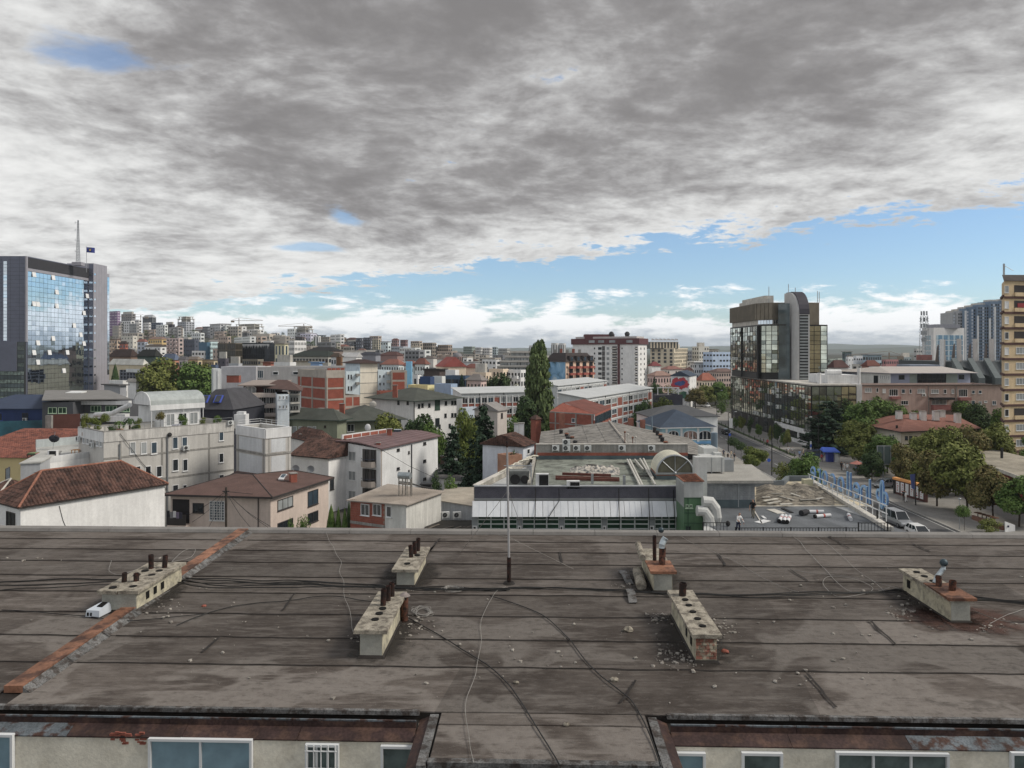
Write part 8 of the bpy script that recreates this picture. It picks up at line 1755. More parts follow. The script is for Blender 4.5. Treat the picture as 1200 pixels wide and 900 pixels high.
far(246,271,379.5,920,(170,172,176),AT,'broad pale grey tower with flat brown cap on the crest',6,7,roof='slab',rk=(130,110,104),group=HB,corner=258,th=45,wf=.4)
far(275,309,386,900,(198,196,192),AT,'white tower under construction with open concrete storeys on top',4,8,top='frame',group=HB,corner=298,wf=.55)
far(274,282,386,915,(176,168,150),AB,'beige slim wing left of the white tower under construction',4,2,group=HB)
far(297,323,391.5,800,(168,158,146),AB,'wide beige windowless block below the construction tower',1,3)
far(322,345,394.5,820,(150,152,160),AB,'grey stepped terrace houses between the two construction towers',3,7,wf=.6)
far(343,367,389.5,840,(142,140,146),AT,'tall grey construction tower with open floors and a crane',5,5,top='frame',group=HB,corner=358)
far(352,371,391,820,(172,172,190),AT,'lavender white tower with a dark stripe beside the crane tower',6,4,group=HB,corner=364,hf=.3)
far(367,376,394,810,(200,200,202),AT,'narrow white tower with dark vertical strip',1,2,group=HB,hf=.85,wf=.3,yb=411)
far(370,382,393,950,(112,124,136),AT,'blue grey rounded tower behind the narrow white tower',5,4,roof='slab',group=HB)
far(386,406,396,900,(140,120,106),AB,'brown beige block with dark roof on the middle of the crest',4,6,roof='hip',rk=(70,66,68),group=HB)
far(406,420,397.5,900,(120,104,104),AB,'dull reddish block left of the dark striped towers',3,4,roof='hip',rk=(96,66,62))
far(417,426,396,800,(66,68,78),AT,'left one of two dark striped towers with pale edges',7,3,group=HB,gm=M('pale_small_pane',(0,0,0,1)),wf=.3)
far(426,437,395.5,805,(72,72,80),AT,'right one of two dark striped towers, slightly taller',7,4,group=HB,gm=M('pale_small_pane',(0,0,0,1)),wf=.3)
far(436,446,397.5,790,(168,160,140),AT,'cream tower with dark vertical window stripes',6,4,group=HB,hf=.8)
far(446,458,400.5,770,(176,188,204),AB,'pale blue white block right of the cream striped tower',4,3,group=HB,roof='slab',rk=(110,80,78))
far(459,468,398.5,900,(132,104,104),AT,'left reddish brown tower of a close pair on the crest',5,3,roof='hip',rk=(110,70,66),group=HB)
far(469,478,398.5,910,(128,98,98),AT,'right reddish brown tower of a close pair on the crest',5,3,roof='slab',rk=(96,60,56),group=HB)
far(459,478,406,760,(150,158,168),AB,'long grey blue block below the reddish brown pair',3,8)
far(476,487,407.5,740,(212,212,214),AB,'white slab with grey side left of the beige towers',3,4)
far(482,495.5,402,700,(150,140,126),AT,'first beige brown tower of three, with white balconies',7,4,balc=2,group=HB)
far(495.5,511,401.5,705,(122,114,106),AT,'second and darker brown grey tower of three',7,5,group=HB,wf=.6)
far(513,530,404,710,(132,116,102),AT,'third brown tower of three, standing apart at the right',6,5,group=HB,wf=.55)
far(508,514,406,720,(90,88,92),AT,'dark narrow link block between the second and third brown towers',5,2)
far(543,557,406,950,(120,132,126),AB,'long greenish grey far flats right of the dome',3,8)
far(557,566,407,900,(170,170,170),AB,'pale grey far flats in front of the greenish ones',3,4)
far(566,577,407.5,900,(182,180,178),AB,'white far flats with a dark edge',3,4)
far(577,583.5,406.5,930,(140,154,160),AT,'bluish slim far tower at the end of the far flats',4,2)
far(584,598,408.5,950,(150,150,148),AB,'low pale far houses before the terraced office',2,6)
for x0,x1,y,lab in((646,654.5,402,'left of two pale round towers behind the poplar tip'),(655,663,402.3,'right of two pale round towers behind the poplar tip'),(620,628.5,404.8,'single pale round tower left of the poplar tip')):
 D=1250;c=pt((x0+x1)/2,D);r_=(x1-x0)/2/F*D;t=T('round_tower',lab,'tower',c,'pale round far towers');mb=MB();mb.cyl((c.x,c.y,-2),(c.x,c.y,pz(y,D)),r_,n=16);t.p('wall',mb,wl_(172,172,172,1.3));gb=MB()
 for a_ in rg(16):
  if a_%2:an_=a_*PI/8;gb.cyl((c.x+r_*.97*cs(an_),c.y+r_*.97*sn(an_),5),(c.x+r_*.97*cs(an_),c.y+r_*.97*sn(an_),pz(y,D)-3),r_*.12,n=5)
 t.p('glazing',gb,GLD,kind=SF)
def crane(x,y,D,dirn,label):
 p=pt(x,D);z1=pz(y,D);t=T('tower_crane',label,'crane',(p.x,p.y,hill(p.x,p.y)));t.q('mast',('box',p.x-.35,p.y-.35,hill(p.x,p.y),p.x+.35,p.y+.35,z1+3),M('crane_grey',C(130,116,100,1.2),.7));mb=MB();mb.box(min(p.x-dirn*10,p.x+dirn*30),p.y-.4,z1,max(p.x-dirn*10,p.x+dirn*30),p.y+.4,z1+.5);mb.box(min(p.x-dirn*10,p.x-dirn*6),p.y-.8,z1-2,max(p.x-dirn*10,p.x-dirn*6),p.y+.8,z1-.01);t.p('jib',mb,_M['crane_grey'])
 t.q('tie',('Tb',[(p.x-dirn*9,p.y,z1+1),(p.x,p.y,z1+4),(p.x+dirn*30,p.y,z1+1)],.15,4),_M['crane_grey'])
crane(280,376,930,1,'tower crane over the white tower under construction');crane(356,382.5,860,-1,'tower crane beside the grey construction tower');crane(165,371.5,1000,-1,'small tower crane behind the white hill blocks');crane(1042,418,520,-1,'small far crane above the red far building')
far(128,141,398,560,(172,150,130),AB,'tan block with brown roof edges beside the glass office tower',3,3,roof='slab',rk=(112,84,74),balc=1)
far(140,150,403,540,(156,84,66),'townhouse','orange red house with dark windows beside the tan block',3,2,roof='hip',rk=(74,60,56))
far(142,161,393.5,600,(176,172,162),AB,'plain pale grey block above the orange red house',3,3,wf=.25,hf=.3)
far(161,173,400.5,570,(158,168,184),HS,'pale blue house wall left of the bright white house',2,2,roof='hip',rk=(150,96,84))
far(170,195,406,520,(224,224,226),HS,'bright white L shaped house with three small windows',2,5,wf=.35,hf=.35,roof='hip',rk=(84,72,64),rh=1.5)
far(174,196,397.5,620,(182,152,92),'townhouse','mustard yellow row of houses behind the bright white house',2,6,roof='hip',rk=(140,110,96))
far(195,215,396,560,(164,146,142),AB,'mauve block with stacked reddish balconies',6,4,balc=3)
far(215,233,397.5,540,(70,76,90),AB,'charcoal blue block with tiny square windows',5,5,wf=.3,hf=.3)
far(233,246,401,530,(58,92,116),AB,'plain teal blue block wall',1,2,wf=.1,hf=.1)
far(246,255,400.5,528,(158,182,186),AB,'pale teal block with two columns of dark windows',4,2,corner=247,wf=.4)
far(255,284,402,470,(86,78,66),'shopping_mall','brown dark glass mall left of the patterned black mall',5,9,gm=M('brown_mall_glass',(.05,.045,.035,1),.08,.2),wf=.9,hf=.85)
mall=far(284,322,401.5,470,(36,40,48),'shopping_mall','black glass mall with a white zigzag band along the top',6,12,gm=M('black_mall_glass',(.02,.024,.03,1),.06),wf=.92,hf=.9,corner=316);mb=MB();rr=random.Random(14)
for k in rg(30):
 s_=mall.fL.L*k/30;w=mall.fL.L/30;h_=rr.uniform(1.2,3.6);z=mall.z[0]-.8;mb.Q(mall.fL.pt(s_,.3,z-.3),mall.fL.pt(s_+w*.5,.3,z-h_),mall.fL.pt(s_+w,.3,z-.3),mall.fL.pt(s_+w*.5,.3,z))
mall.p('zigzag_panel',mb,WH,kind=SF)
far(284,309,421,420,(110,104,92),BG_,'dull olive grey low building in front of the black mall',2,7,wf=.7)
far(322,338,403,440,(196,186,152),BG_,'cream building with tall arched blue windows',3,3,roof='slab',rk=(150,142,128),gm=GLB,wf=.45,hf=.7)
far(338,359,399,460,(210,208,204),AB,'white block with dark window column left of the lavender tower',6,5,wf=.4,corner=345)
far(346,357,394.5,480,(80,74,76),AB,'dark cap block behind the white block',2,4)
far(340,402,418,380,(150,148,140),'hall','long hall with very dark green roof',2,12,roof='hip',rk=(46,56,50),rh=3,wf=.6)
far(359,402,411.5,460,(120,104,98),'hall','long low hall with black roof behind the green roofed hall',1,9,roof='hip',rk=(44,42,44),rh=2.5,wf=.6)
far(128,163,418,400,(126,100,84),HS,'brown mansard house with four white dormer windows',1,5,roof='hip',rk=(70,52,48),rh=4,gm=GLC,wf=.5)
far(161,190,417.5,390,(52,74,66),'office','dark green glass office with black hipped roof',3,7,roof='hip',rk=(46,48,46),rh=3.5,gm=GLG,wf=.8,hf=.7)
far(189,211,422,360,(176,116,88),HS,'orange house with pale blue hip roof',2,4,roof='hip',rk=(96,112,140),rh=3,wf=.5)
far(210,220,421.5,355,(170,162,166),HS,'pinkish grey gabled house next to the orange house',2,2,roof='gable',rk=(120,116,120),rh=1.5)
far(218,237,421.5,370,(178,160,124),'townhouse','left half of the cream row houses behind the big trees',2,6,roof='hip',rk=(130,118,106),rh=1.5)
far(237,256,422,372,(186,170,138),'townhouse','right half of the cream row houses behind the big trees',2,6,roof='slab',rk=(120,112,104))
far(244,256,427.5,320,(70,86,112),'shed','blue shed with dark openings',1,3,wf=.6)
far(255,268,420,330,(76,72,82),HS,'dark slate coloured house with a white roof turret',2,2,top='box',wf=.2,hf=.3)
far(268,284,426,320,(150,154,160),BG_,'low pale building with roof machinery in front of the brown mall',1,5,top='box')
far(308,321,425,310,(150,82,64),HS,'orange brick house behind the long grey hall',1,3,roof='slab',rk=(150,90,70))
far(321,347,424.5,300,(206,202,194),BG_,'stepped white building behind the long grey hall',0,0,top='box')
far(330,341,419,305,(204,200,192),BG_,'upper white block of the stepped building',0,0)
far(347,372,424,330,(172,166,150),BG_,'cream workshop with dark slots left of the blue tarpaulin roof',1,5,roof='slab',rk=(120,110,90))
far(364,378,425,300,(110,146,190),BG_,'bright blue roofed shelter behind the long grey hall',0,0,roof='slab',rk=(110,150,196))
wh=far(128,174,428,330,(182,166,136),'warehouse','cream warehouse with white roof and open dark steel frame below',0,0,roof='hip',rk=(196,194,186),rh=2.6,corner=168);mb=MB();fb=MB();fc=wh.fL
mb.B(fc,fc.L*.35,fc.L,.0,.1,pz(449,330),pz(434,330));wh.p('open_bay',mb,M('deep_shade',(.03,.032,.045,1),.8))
for k in rg(8):s_=fc.L*(.35+.65*k/7);fb.B(fc,s_-.2,s_+.2,.1,.5,pz(450,330),pz(434,330))
for y in(437,441,445):fb.B(fc,fc.L*.35,fc.L,.12,.4,pz(y+.35,330),pz(y-.35,330))
wh.p('steel_frame',fb,M('grey_steel_frame',(.25,.26,.30,1),.6));wh.q('white_banner',('B',fc,fc.L*.55,fc.L*.95,.5,.8,pz(436.5,330),pz(432.5,330)),WH)
far(128,150,446,290,(196,198,202),'yard_wall','white garden wall with gaps below the warehouse',1,8,cat='wall',wf=.4)
far(150,163,448,270,(208,208,210),'shed','small white shed left of the big trees',0,0,roof='gable',rk=(150,146,140),rh=1.2)
far(122,148,452,235,(130,132,138),'shed','grey flat shed with a dark edge before the white garden wall',0,0,roof='slab',rk=(90,90,92))
far(376,392,404,760,(150,128,116),HS,'cluster house with red tile roof under the brown crest block',2,5,roof='hip',rk=(140,88,76))
far(392,410,406,740,(160,150,140),HS,'beige hillside house with red roof left of the crest trees',2,5,roof='hip',rk=(136,84,72))
far(388,401,418.5,300,(196,198,204),HS,'white house with a brown box dormer',2,3,roof='hip',rk=(90,74,62),rh=1.6)
far(394,401.5,418.5,296,(104,72,44),'dormer_house','brown timber clad house end with one window',1,1,wf=.4,hf=.4)
far(400,424,418.5,420,(206,204,200),HS,'white house with pale gable roof behind the unplastered tower',1,6,roof='gable',rk=(190,190,190),rh=2.5)
far(420,448,416,480,(120,122,132),'hall','long navy roofed hall under the cream striped tower',1,8,roof='hip',rk=(60,62,74),rh=2)
far(446,473,416.5,450,(130,100,96),'hall','long brown red roofed hall left of the white slab',1,8,roof='hip',rk=(96,62,58),rh=2.2)
far(400,440,411,620,(190,186,180),'hall','low white roofed market hall under the dark striped towers',1,10,roof='slab',rk=(196,194,190))
far(447,475,427.5,330,(178,188,202),'townhouse','left pale blue row house with red dormers',2,7,roof='hip',rk=(150,92,76),rh=2.4,wf=.4)
far(473,489,429,325,(182,192,206),'townhouse','middle pale blue row house with red dormers',2,4,roof='hip',rk=(146,88,74),rh=2.4,wf=.4)
far(486,503,427,322,(184,194,206),'townhouse','right pale blue row house with rusty roof tip',2,4,roof='hip',rk=(130,78,66),rh=2.6,wf=.4)
far(497,512,420,480,(186,182,178),HS,'white house under the second brown tower',1,4,roof='hip',rk=(110,100,96),rh=1.5)
far(512,530,421,470,(196,192,186),HS,'white low house under the third brown tower',1,4,roof='hip',rk=(120,100,92),rh=1.5)
far(511,546,430,340,(190,172,150),HS,'beige house with big bright red gable roof',1,5,roof='gable',rk=(156,70,62),rh=4.5,corner=520,th=24)
far(544,566,431.5,350,(180,168,160),HS,'house with dull red roof right of the big red gable',1,4,roof='hip',rk=(128,76,66),rh=2)
far(540,562,424.5,430,(176,178,182),BG_,'white low building with a red sign behind the red roofs',1,6,roof='slab',rk=(150,148,146))
far(497,522,433.5,250,(70,60,58),'restaurant','dark rooftop restaurant pergola with red curtains',1,7,gm=M('red_curtain',C(116,40,36,1.2),.9),wf=.5,hf=.6,roof='slab',rk=(58,54,54))
far(522,538,433.5,245,(208,210,214),HS,'white cubic house right of the rooftop restaurant',1,2,wf=.4,hf=.3)
far(478,494,439.5,240,(190,196,206),HS,'white cubic house left of the dark blue box house',2,2,wf=.4)
far(492,509,441.5,230,(44,66,104),HS,'dark blue box house in front of the restaurant',0,0)
far(507,522,441,236,(186,192,200),HS,'pale house right of the dark blue box house',1,3,wf=.5)
far(478,510,451.5,215,(196,182,124),'wall_house','long pale yellow walled house behind the olive hip roof',1,4,wf=.2,hf=.3,cat=HS)
far(509,536,450,212,(124,146,174),HS,'steel blue house with plants on its flat roof',1,4,wf=.5,hf=.6)
far(521,555,440.5,235,(54,76,100),HS,'dark blue glazed house behind the conifer',2,6,wf=.8,hf=.7)
far(552,576,436.5,250,(192,172,148),HS,'beige flat house with a white roof storey',2,5,top='box',wf=.35)
far(573,596,432.5,262,(194,174,150),HS,'second beige flat house, taller and further right',2,4,wf=.35)
far(547,570,446,225,(176,150,144),HS,'pinkish house with low brown grey roof left of the round tree',2,4,roof='hip',rk=(130,122,118),rh=1.8,wf=.4)
far(595,616,433.5,262,(196,200,206),AB,'white flats with brown stripes and balconies left of the poplar',3,4,balc=2)
t=T('terraced_office','grey concrete terraced office with long window bands left of the poplar','office',pt(604,330));GC=wl_(136,134,130,1.25)
for k,(x0,x1,y0,y1,D)in en(((598,628,411.5,417.5,352),(592,640,417,423,346),(586,640,422.5,429,340),(583,640,428.5,436,334))):
 a_,b_=pt(x0,D),pt(x1,D+3);q=[a_,b_,b_+V_((2,14,0)),a_+V_((2,14,0))];t.q('storey',('prism',q,0,pz(y0,D)),GC);fc=Face(a_,b_);mb=MB();mb.B(fc,.5,fc.L-.5,.0,.08,pz(y1-.6,D),pz(y0+2.4,D));o=t.p('window_band',mb,GLD);m2=MB()
 for j in rg(14):s_=fc.L*j/14+.4;m2.B(fc,s_,s_+(1.2 if j%3 else 2.),.08,.14,pz(y1-.6,D),pz(y0+2.4,D))
 t.p('pale_pane',m2,GLC,o,kind=SF);t.q('parapet',('B',fc,-.3,fc.L+.3,.0,.9,pz(y0+1.9,D),pz(y0-.1,D)),GC)
D=560;c=pt(536,D);t=T('domed_mosque','grey lead dome on a reddish drum among the far houses','mosque',c);r_=6/F*D;mb=MB();mb.cyl((c.x,c.y,-2),(c.x,c.y,pz(418,D)),r_,n=14);t.p('drum',mb,wl_(140,110,104,1.25));t.q('dome',('ball',(c.x,c.y,pz(418,D)),r_*.98,16,10,(1,1,.85)),M('lead_dome',C(110,108,114,1.2),.6,.2),smooth=True);mb=MB()
for k in rg(14):an_=k*.449;mb.cyl((c.x+r_*cs(an_),c.y+r_*sn(an_),8),(c.x+r_*cs(an_),c.y+r_*sn(an_),pz(418.6,D)),.5,n=4)
t.p('drum_arch',mb,GLD,kind=SF)
L,Cn,Rr,Bk=fit(663,330,640,696,40);z=pz(424,330);t=bld('mansard_hotel','peach block with dark mansard roof, red balconies and a blue mural',FQ,z,wl_(196,164,138,1.3),BG_,flat=False);MNS=M('dark_brown_mansard',C(62,54,54,1.1),.85,var=.15);q=of_(t.pts,.6);q2=of_(t.pts,-2.2);zt_=pz(413.5,338);mb=MB()
for k in rg(4):mb.Q(Zv(q[k],z),Zv(q[(k+1)%4],z),Zv(q2[(k+1)%4],zt_),Zv(q2[k],zt_))
mb.Q(*[Zv(p,zt_)for p in q2]);mb.Q(*[Zv(p,z)for p in q][::-1]);t.p('mansard',mb,MNS);mb=MB();mb.B(t.fL,.2,t.fL.L-.2,.0,.06,3,z-.1)
def mural_mat(name,cols,scale):
 m=bpy.data.materials.new(name);m.use_nodes=True;tt=m.node_tree;h=NG(tt);b=tt.nodes['Principled BSDF'];b.inputs['Roughness'].default_value=.9;geo=h.n('ShaderNodeNewGeometry');rp_=h.n('ShaderNodeValToRGB');h.put(rp_.inputs[0],h.noise(geo.outputs['Position'],scale,4,.55,1.2));cr=rp_.color_ramp;cr.elements[0].position=.32;cr.elements[0].color=cols[0];cr.elements[1].position=.68;cr.elements[1].color=cols[-1]
 for i,c_ in en(cols[1:-1]):e_=cr.elements.new(.32+.36*(i+1)/(len(cols)-1));e_.color=c_
 tt.links.new(rp_.outputs[0],b.inputs['Base Color']);return m
t.p('mural',mb,mural_mat('blue_landscape_mural',[C(52,92,110,1.2),C(96,150,190,1.25),C(120,170,206,1.25),C(186,204,214,1.2)],.16));fc=t.fR;REDB=M('red_balcony',C(156,74,62,1.25),.8)
for k in rg(4):
 s0=fc.L*(.12+.235*k);t.q('recess',('B',fc,s0,s0+fc.L*.13,.0,.08,2,z-.2),GLD);mb=MB()
 for r_ in rg(8):zz=z-2.6-r_*3.;mb.B(fc,s0-.3,s0+fc.L*.13+.3,.081,1.4,zz-.5,zz+.5)
 t.p('balcony',mb,REDB,kind=SF);mb=MB();a_=fc.pt(s0+fc.L*.065,-.6,z+.8);b_=MB();b_.B(fc,s0-.2,s0+fc.L*.11,-2.2,.75,z+.1,z+2.7);t.p('dormer',b_,MNS);b2=MB();b2.B(fc,s0+.3,s0+fc.L*.11-.5,.751,.80,z+.5,z+2.1);t.p('pane',b2,GLB)
for k in rg(5):
 for r_ in rg(8):mb=MB();s0=fc.L*(.045+.235*k);mb.B(fc,s0-.4,s0+.4,.0,.07,z-3.-r_*3,z-2.-r_*3);t.p('window',mb,GLD)
for k in rg(5):p=t.pts[0].lerp(t.pts[2],.2+.13*k);t.q('chimney',('box',p.x-.6,p.y+5,zt_-1,p.x+.6,p.y+6.2,zt_+1.6+.3*(k%2)),BK_ if k%2 else CONC)
D=430;L,Cn,Rr,Bk=fit(741,D,671,757,66);
a_=pt(671,455);q=[a_,pt(748,428),pt(758,445),pt(690,480)];z=pz(403.5,432);t=bld('white_tower_flats','broad white tower flats with maroon penthouse storeys',q,z,wl_(190,194,200,1.3),'apartment building',flat=False);fL=t.fL;MAR=M('maroon_cladding',C(92,50,54,1.25),.75,var=.08);z2=pz(396.5,432)
q2=of_(q,.8);t.q('penthouse',('prism',q2,z+.01,z2,True,True),MAR);t.q('roof',('prism',of_(q,-1.5),z2+.01,pz(394.3,438)),M('pale_roof_plates',C(176,170,168,1.2),.7));p=pt(702,452);t.q('roof_house',('box',p.x-9,p.y-4,z2-.5,p.x+9,p.y+6,pz(391.8,450)),MAR)
for x in(716.5,735):p=pt(x,445);mb=MB();mb.cyl((p.x,p.y,z2),(p.x,p.y,pz(391.5,445)),1.3,n=8);mb.ball((p.x,p.y,pz(391.5,445)),1.6,8,6);t.p('roof_vent',mb,DK_)
def vstack(x0,x1,mat,n=10,o=.08,hh=.55,ph=3.05,part='window',top=403):
 s0,s1=fs(fL,x0),fs(fL,x1);mb=MB()
 for r_ in rg(n+3):zz=z-2.4-r_*ph;mb.B(fL,s0,s1,.0,o,zz-hh*1.4,zz+hh*1.4)
 t.p(part,mb,mat,kind=SF)
mb=MB();s0=fs(fL,724);mb.B(fL,s0,fs(fL,726.5),.0,.5,0,z);t.p('maroon_strip',mb,MAR)
vstack(701,705,GLD);vstack(705.5,709,M('shaded_loggia',(0,0,0,1)),o=.04,hh=1);vstack(711,714,GLC);vstack(717.5,723,M('shaded_loggia',(0,0,0,1)),o=.04,hh=.95);vstack(717.5,723,CL_,o=1.2,hh=.22,part='balcony');vstack(728.4,729.6,GLD,hh=.35);vstack(744.5,747,GLD,hh=.7);vstack(744.5,747,CL_,o=1.4,hh=.22,part='balcony');vstack(696,697.5,GLD,hh=.4)
f3=t.fR;gb=MB()
for r_ in rg(13):
 for f_ in(.25,.65):gb.B(f3,f3.L*f_,f3.L*f_+1.6,0,.1,z-3.2-r_*3.05,z-1.9-r_*3.05)
t.p('side_window',gb,GLD,kind=SF)
for x in(692,703,716,736):s_=fs(fL,x);t.q('penthouse_window',('B',Face(q2[0],q2[1]),s_,s_+4,.0,.1,z+1.,z2-1.),GLC)
far(762,806,408,520,(178,166,142),'hotel','beige grand hotel with dark glazed attic and lettering on the roof',9,14,wf=.45,hf=.7,corner=790,th=66,top='box',k=1.35)
D=516;a_=pt(764,D);b_=pt(797,D+2);f_=Face(a_+V_((0,6,0)),b_+V_((0,6,0)));t=T('hotel_attic','dark glazed attic with roof frame and small letters on the beige grand hotel','attic',a_+V_((8,6,pz(408,D))));t.q('attic',('B',f_,0,f_.L,-10,0,pz(408,D)-.5,pz(400.5,D)),M('dark_attic',C(82,84,84,1.2),.6));mb=MB()
for k in rg(9):mb.B(f_,f_.L*k/9,f_.L*k/9+1.,.01,.5,pz(408,D),pz(401,D))
t.p('pier',mb,wl_(178,166,142,1.35));t.q('cornice',('B',f_,0,f_.L,-.5,.9,pz(401,D),pz(400.3,D)),CL_);mb=MB();rr=random.Random(5)
for k in rg(20):mb.B(f_,1+k*f_.L/21,1+(k+.62)*f_.L/21,-.2,.2,pz(398.8,D),pz(396.6+.5*(k%3),D))
t.p('roof_letter',mb,M('pale_letters',(.42,.36,.34,1),.7),kind=SF)
far(811,831,406,560,(172,170,162),AT,'pale tower with rounded cornice and dark corner glazing',8,4,top='box',corner=819,wf=.4)
far(831,842,409.5,600,(168,160,148),AB,'beige block behind the sky blue block',4,4,roof='slab')
far(824,858,412.5,470,(150,170,196),AB,'sky blue stepped block with rows of grey windows',5,6,corner=835,wf=.6,hf=.32)
far(809,824,425.5,480,(204,204,202),AB,'white low block below the pale cornice tower',3,4,roof='slab',rk=(60,62,68))
mb=MB();p=pt(858.5,620);mb.cyl((p.x,p.y,0),(p.x,p.y,pz(403.5,620)),1.2,n=10);so_('smokestack','grey round smokestack above the sky blue block','chimney',mb,wl_(110,112,118,1.2))
far(803,812,411,640,(110,112,118),AB,'dark grey block between the grand hotel and pale tower',5,3)
far(857,866,419,420,(196,192,186),AB,'small white block at the edge of the dark glass tower',4,2)
far(760,774,429,440,(190,190,194),HS,'white house with bright red roof behind the white tower',1,3,roof='hip',rk=(130,56,60),rh=2.5)
far(774,800,433,460,(178,170,164),HS,'pale house row with brown red roof below the grand hotel',2,6,roof='hip',rk=(140,92,82),rh=2)
far(759,787,440.5,330,(178,150,144),HS,'pinkish long house beside the mural house',2,6,roof='hip',rk=(150,116,104),rh=2,wf=.4)
far(800,830,434,480,(182,174,168),HS,'row of old houses with dull red roofs before the sky blue block',1,7,roof='hip',rk=(132,88,78),rh=2.5)
far(830,862,436,440,(160,140,132),HS,'brown house row along the far end of the boulevard',2,8,roof='hip',rk=(110,86,80),rh=2)
far(816,838,446,340,(184,170,150),HS,'cream house with orange red hip roof right of the mural house',2,5,roof='hip',rk=(158,88,66),rh=3.4,wf=.4)
L,Cn,Rr,Bk=fit(808,300,786,817,80,dr=None);q=[pt(786,306),pt(808,300),pt(816,316),pt(795,324)];z=pz(441,302);t=bld('mural_house','house with a white gable wall covered by a red and blue mural',q,z,wl_(206,206,206,1.3),HS,flat=False);hp_(t,q,z,2.,.4,BLR,gbl=True,axis='R');f1=t.fL;t.q('mural_ground',('B',f1,.2,f1.L-.2,.0,.06,1,z-.1),mural_mat('mural_speckle',[C(90,100,130,1.2),C(210,210,214,1.25),C(214,214,216,1.25),C(150,160,190,1.2)],.9));MR,MBL,MG=M('mural_red',C(176,40,56,1.3),.9,var=.12),M('mural_blue',C(64,84,140,1.25),.9,var=.2),M('mural_green',C(60,110,90,1.2),.9,var=.3)
for k,(fx,y,rx,ry,m_)in en(((.30,447,2.,1.5,MR),(.62,446,2.1,1.3,MR),(.78,450,1.7,1.6,MR),(.22,452,1.7,1.5,MR),(.52,453,2.2,1.1,MR),(.50,449.5,2.3,.9,MBL),(.66,448,1.2,.7,MBL),(.34,450,1.2,.6,MBL),(.62,463,2.8,1.6,MG),(.3,464,1.8,1.,MG))):
 mb=MB();cx=fx*f1.L;cz=pz(y,303);ring_=[f1.pt(cx+rx*cs(a_*.449)*(1+.25*sn(a_*2.7+k)),.08+.004*k,cz+ry*sn(a_*.449)*(1+.2*cs(a_*1.9+k)))for a_ in rg(14)];mb.Q(*ring_);t.p('painted_shape',mb,m_)
fa_(t,t.fR,809.5,815.5,2,(447,455),1.4,3,WFR,GLD)
L,Cn,Rr,Bk=fit(768,250,763,800,10,dl=10);t=bld('canopy_shop','dark flat roofed shop with a white roof frame near the mural house',FQ,pz(463,250),M('dark_shop',(.04,.042,.06,1),.7),'shop');gz_(t,t.fR,grid(t.fR.L,0,t.z[0]-1,6,1,1.4,2.2),GLB);mb=MB();c=pt(781,256);zz=t.z[0]
for x in(-3.6,0,3.6):mb.box(c.x+x-.15,c.y-3,zz,c.x+x+.15,c.y-2.7,zz+2.2)
mb.box(c.x-3.8,c.y-3.1,zz+2.201,c.x+3.8,c.y-2.6,zz+2.5);t.p('white_frame',mb,WH)
far(970,979,420.5,560,(134,146,138),AB,'far greenish flats right of the dark glass tower',2,3)
far(979,989,420,580,(150,158,150),AB,'second far greenish flats, a little paler',2,3)
far(987,998,412.5,520,(84,108,106),'office','dark teal office block on the right horizon',4,3,gm=GLB,wf=.8,hf=.7,roof='slab')
far(991,1001,418,420,(184,186,188),AB,'plain white grey block below the dark teal office',3,2,wf=.2,hf=.25)
far(1000,1011,417,415,(178,182,188),AB,'white block with dark small windows left of the blue balconies',4,3,wf=.45,hf=.3)
far(1011,1033,416,410,(132,154,168),AB,'pale blue flats with long balconies on the right horizon',4,6,wf=.75,hf=.5,roof='slab',rk=(120,122,128))
far(970,994,431,300,(186,182,180),HS,'white house with dark red mansard roof beside the dark glass tower',2,5,roof='hip',rk=(84,52,50),rh=3,wf=.35)
far(1010,1031,429,330,(140,92,80),HS,'low red brown house roofs below the pale blue flats',1,5,roof='hip',rk=(112,60,50),rh=2.5)
far(1032,1053,421.5,480,(146,96,98),BG_,'far dull red building under the small crane',2,7,wf=.5)
far(1054,1068,418.5,520,(110,124,130),BG_,'far slate building with two roof masts',2,5,top='box')
far(1071,1081,408.5,500,(150,152,152),AB,'grey white block left of the telecom mast',4,3,wf=.6,hf=.3)
far(1018,1060,430,260,(206,206,206),BG_,'long low white building with satellite dishes behind the white office wing',1,9,wf=.2,hf=.3)
far(994,1012,436,270,(166,168,172),BG_,'grey building end behind the podium right of the dark glass tower',2,4)
mb=MB();p=pt(1006.5,200);mb.cyl((p.x,p.y,8),(p.x,p.y,pz(431,200)),.55,.4,10);so_('white_flue','white tapering flue on the roof left of the white office wing','flue',mb,WH)
far(862,880,447,330,(150,148,142),BG_,'pale building behind the boulevard trees at the dark tower',2,5)
rr=random.Random(77);ROOFS=((124,88,78),(104,76,68),(96,92,90),(136,98,86),(84,80,82),(150,144,140));WALLS=((200,198,194),(186,182,174),(170,162,152),(186,192,200),(156,156,158),(210,210,210),(170,152,140),(120,122,128))
WN=('off white','cream grey','beige','pale blue','grey','white','peach','dark grey');RN=('red brown','dark red','grey','terracotta','slate','pale')
anch=[(150,'purple tower'),(185,'navy hill block'),(215,'charcoal blue block'),(240,'teal blue block'),(270,'brown mall'),(305,'black mall'),(330,'cream arched building'),(365,'lavender white tower'),(395,'brown crest block'),(430,'dark striped towers'),(465,'reddish brown pair'),(500,'three brown towers'),(535,'grey dome'),(565,'white far flats'),(605,'terraced office'),(650,'pale round towers'),(700,'white tower flats'),(785,'grand hotel'),(840,'sky blue block'),(985,'dark teal office'),(1020,'pale blue flats'),(1060,'slate far building')]
near=lambda x:min(anch,key=lambda a:abs(a[0]-x))[1]
HD={900:'hill crest',820:'upper slope',690:'middle slope',590:'lower slope',500:'hill foot',420:'flat',345:'near rank',285:'nearest rank'}
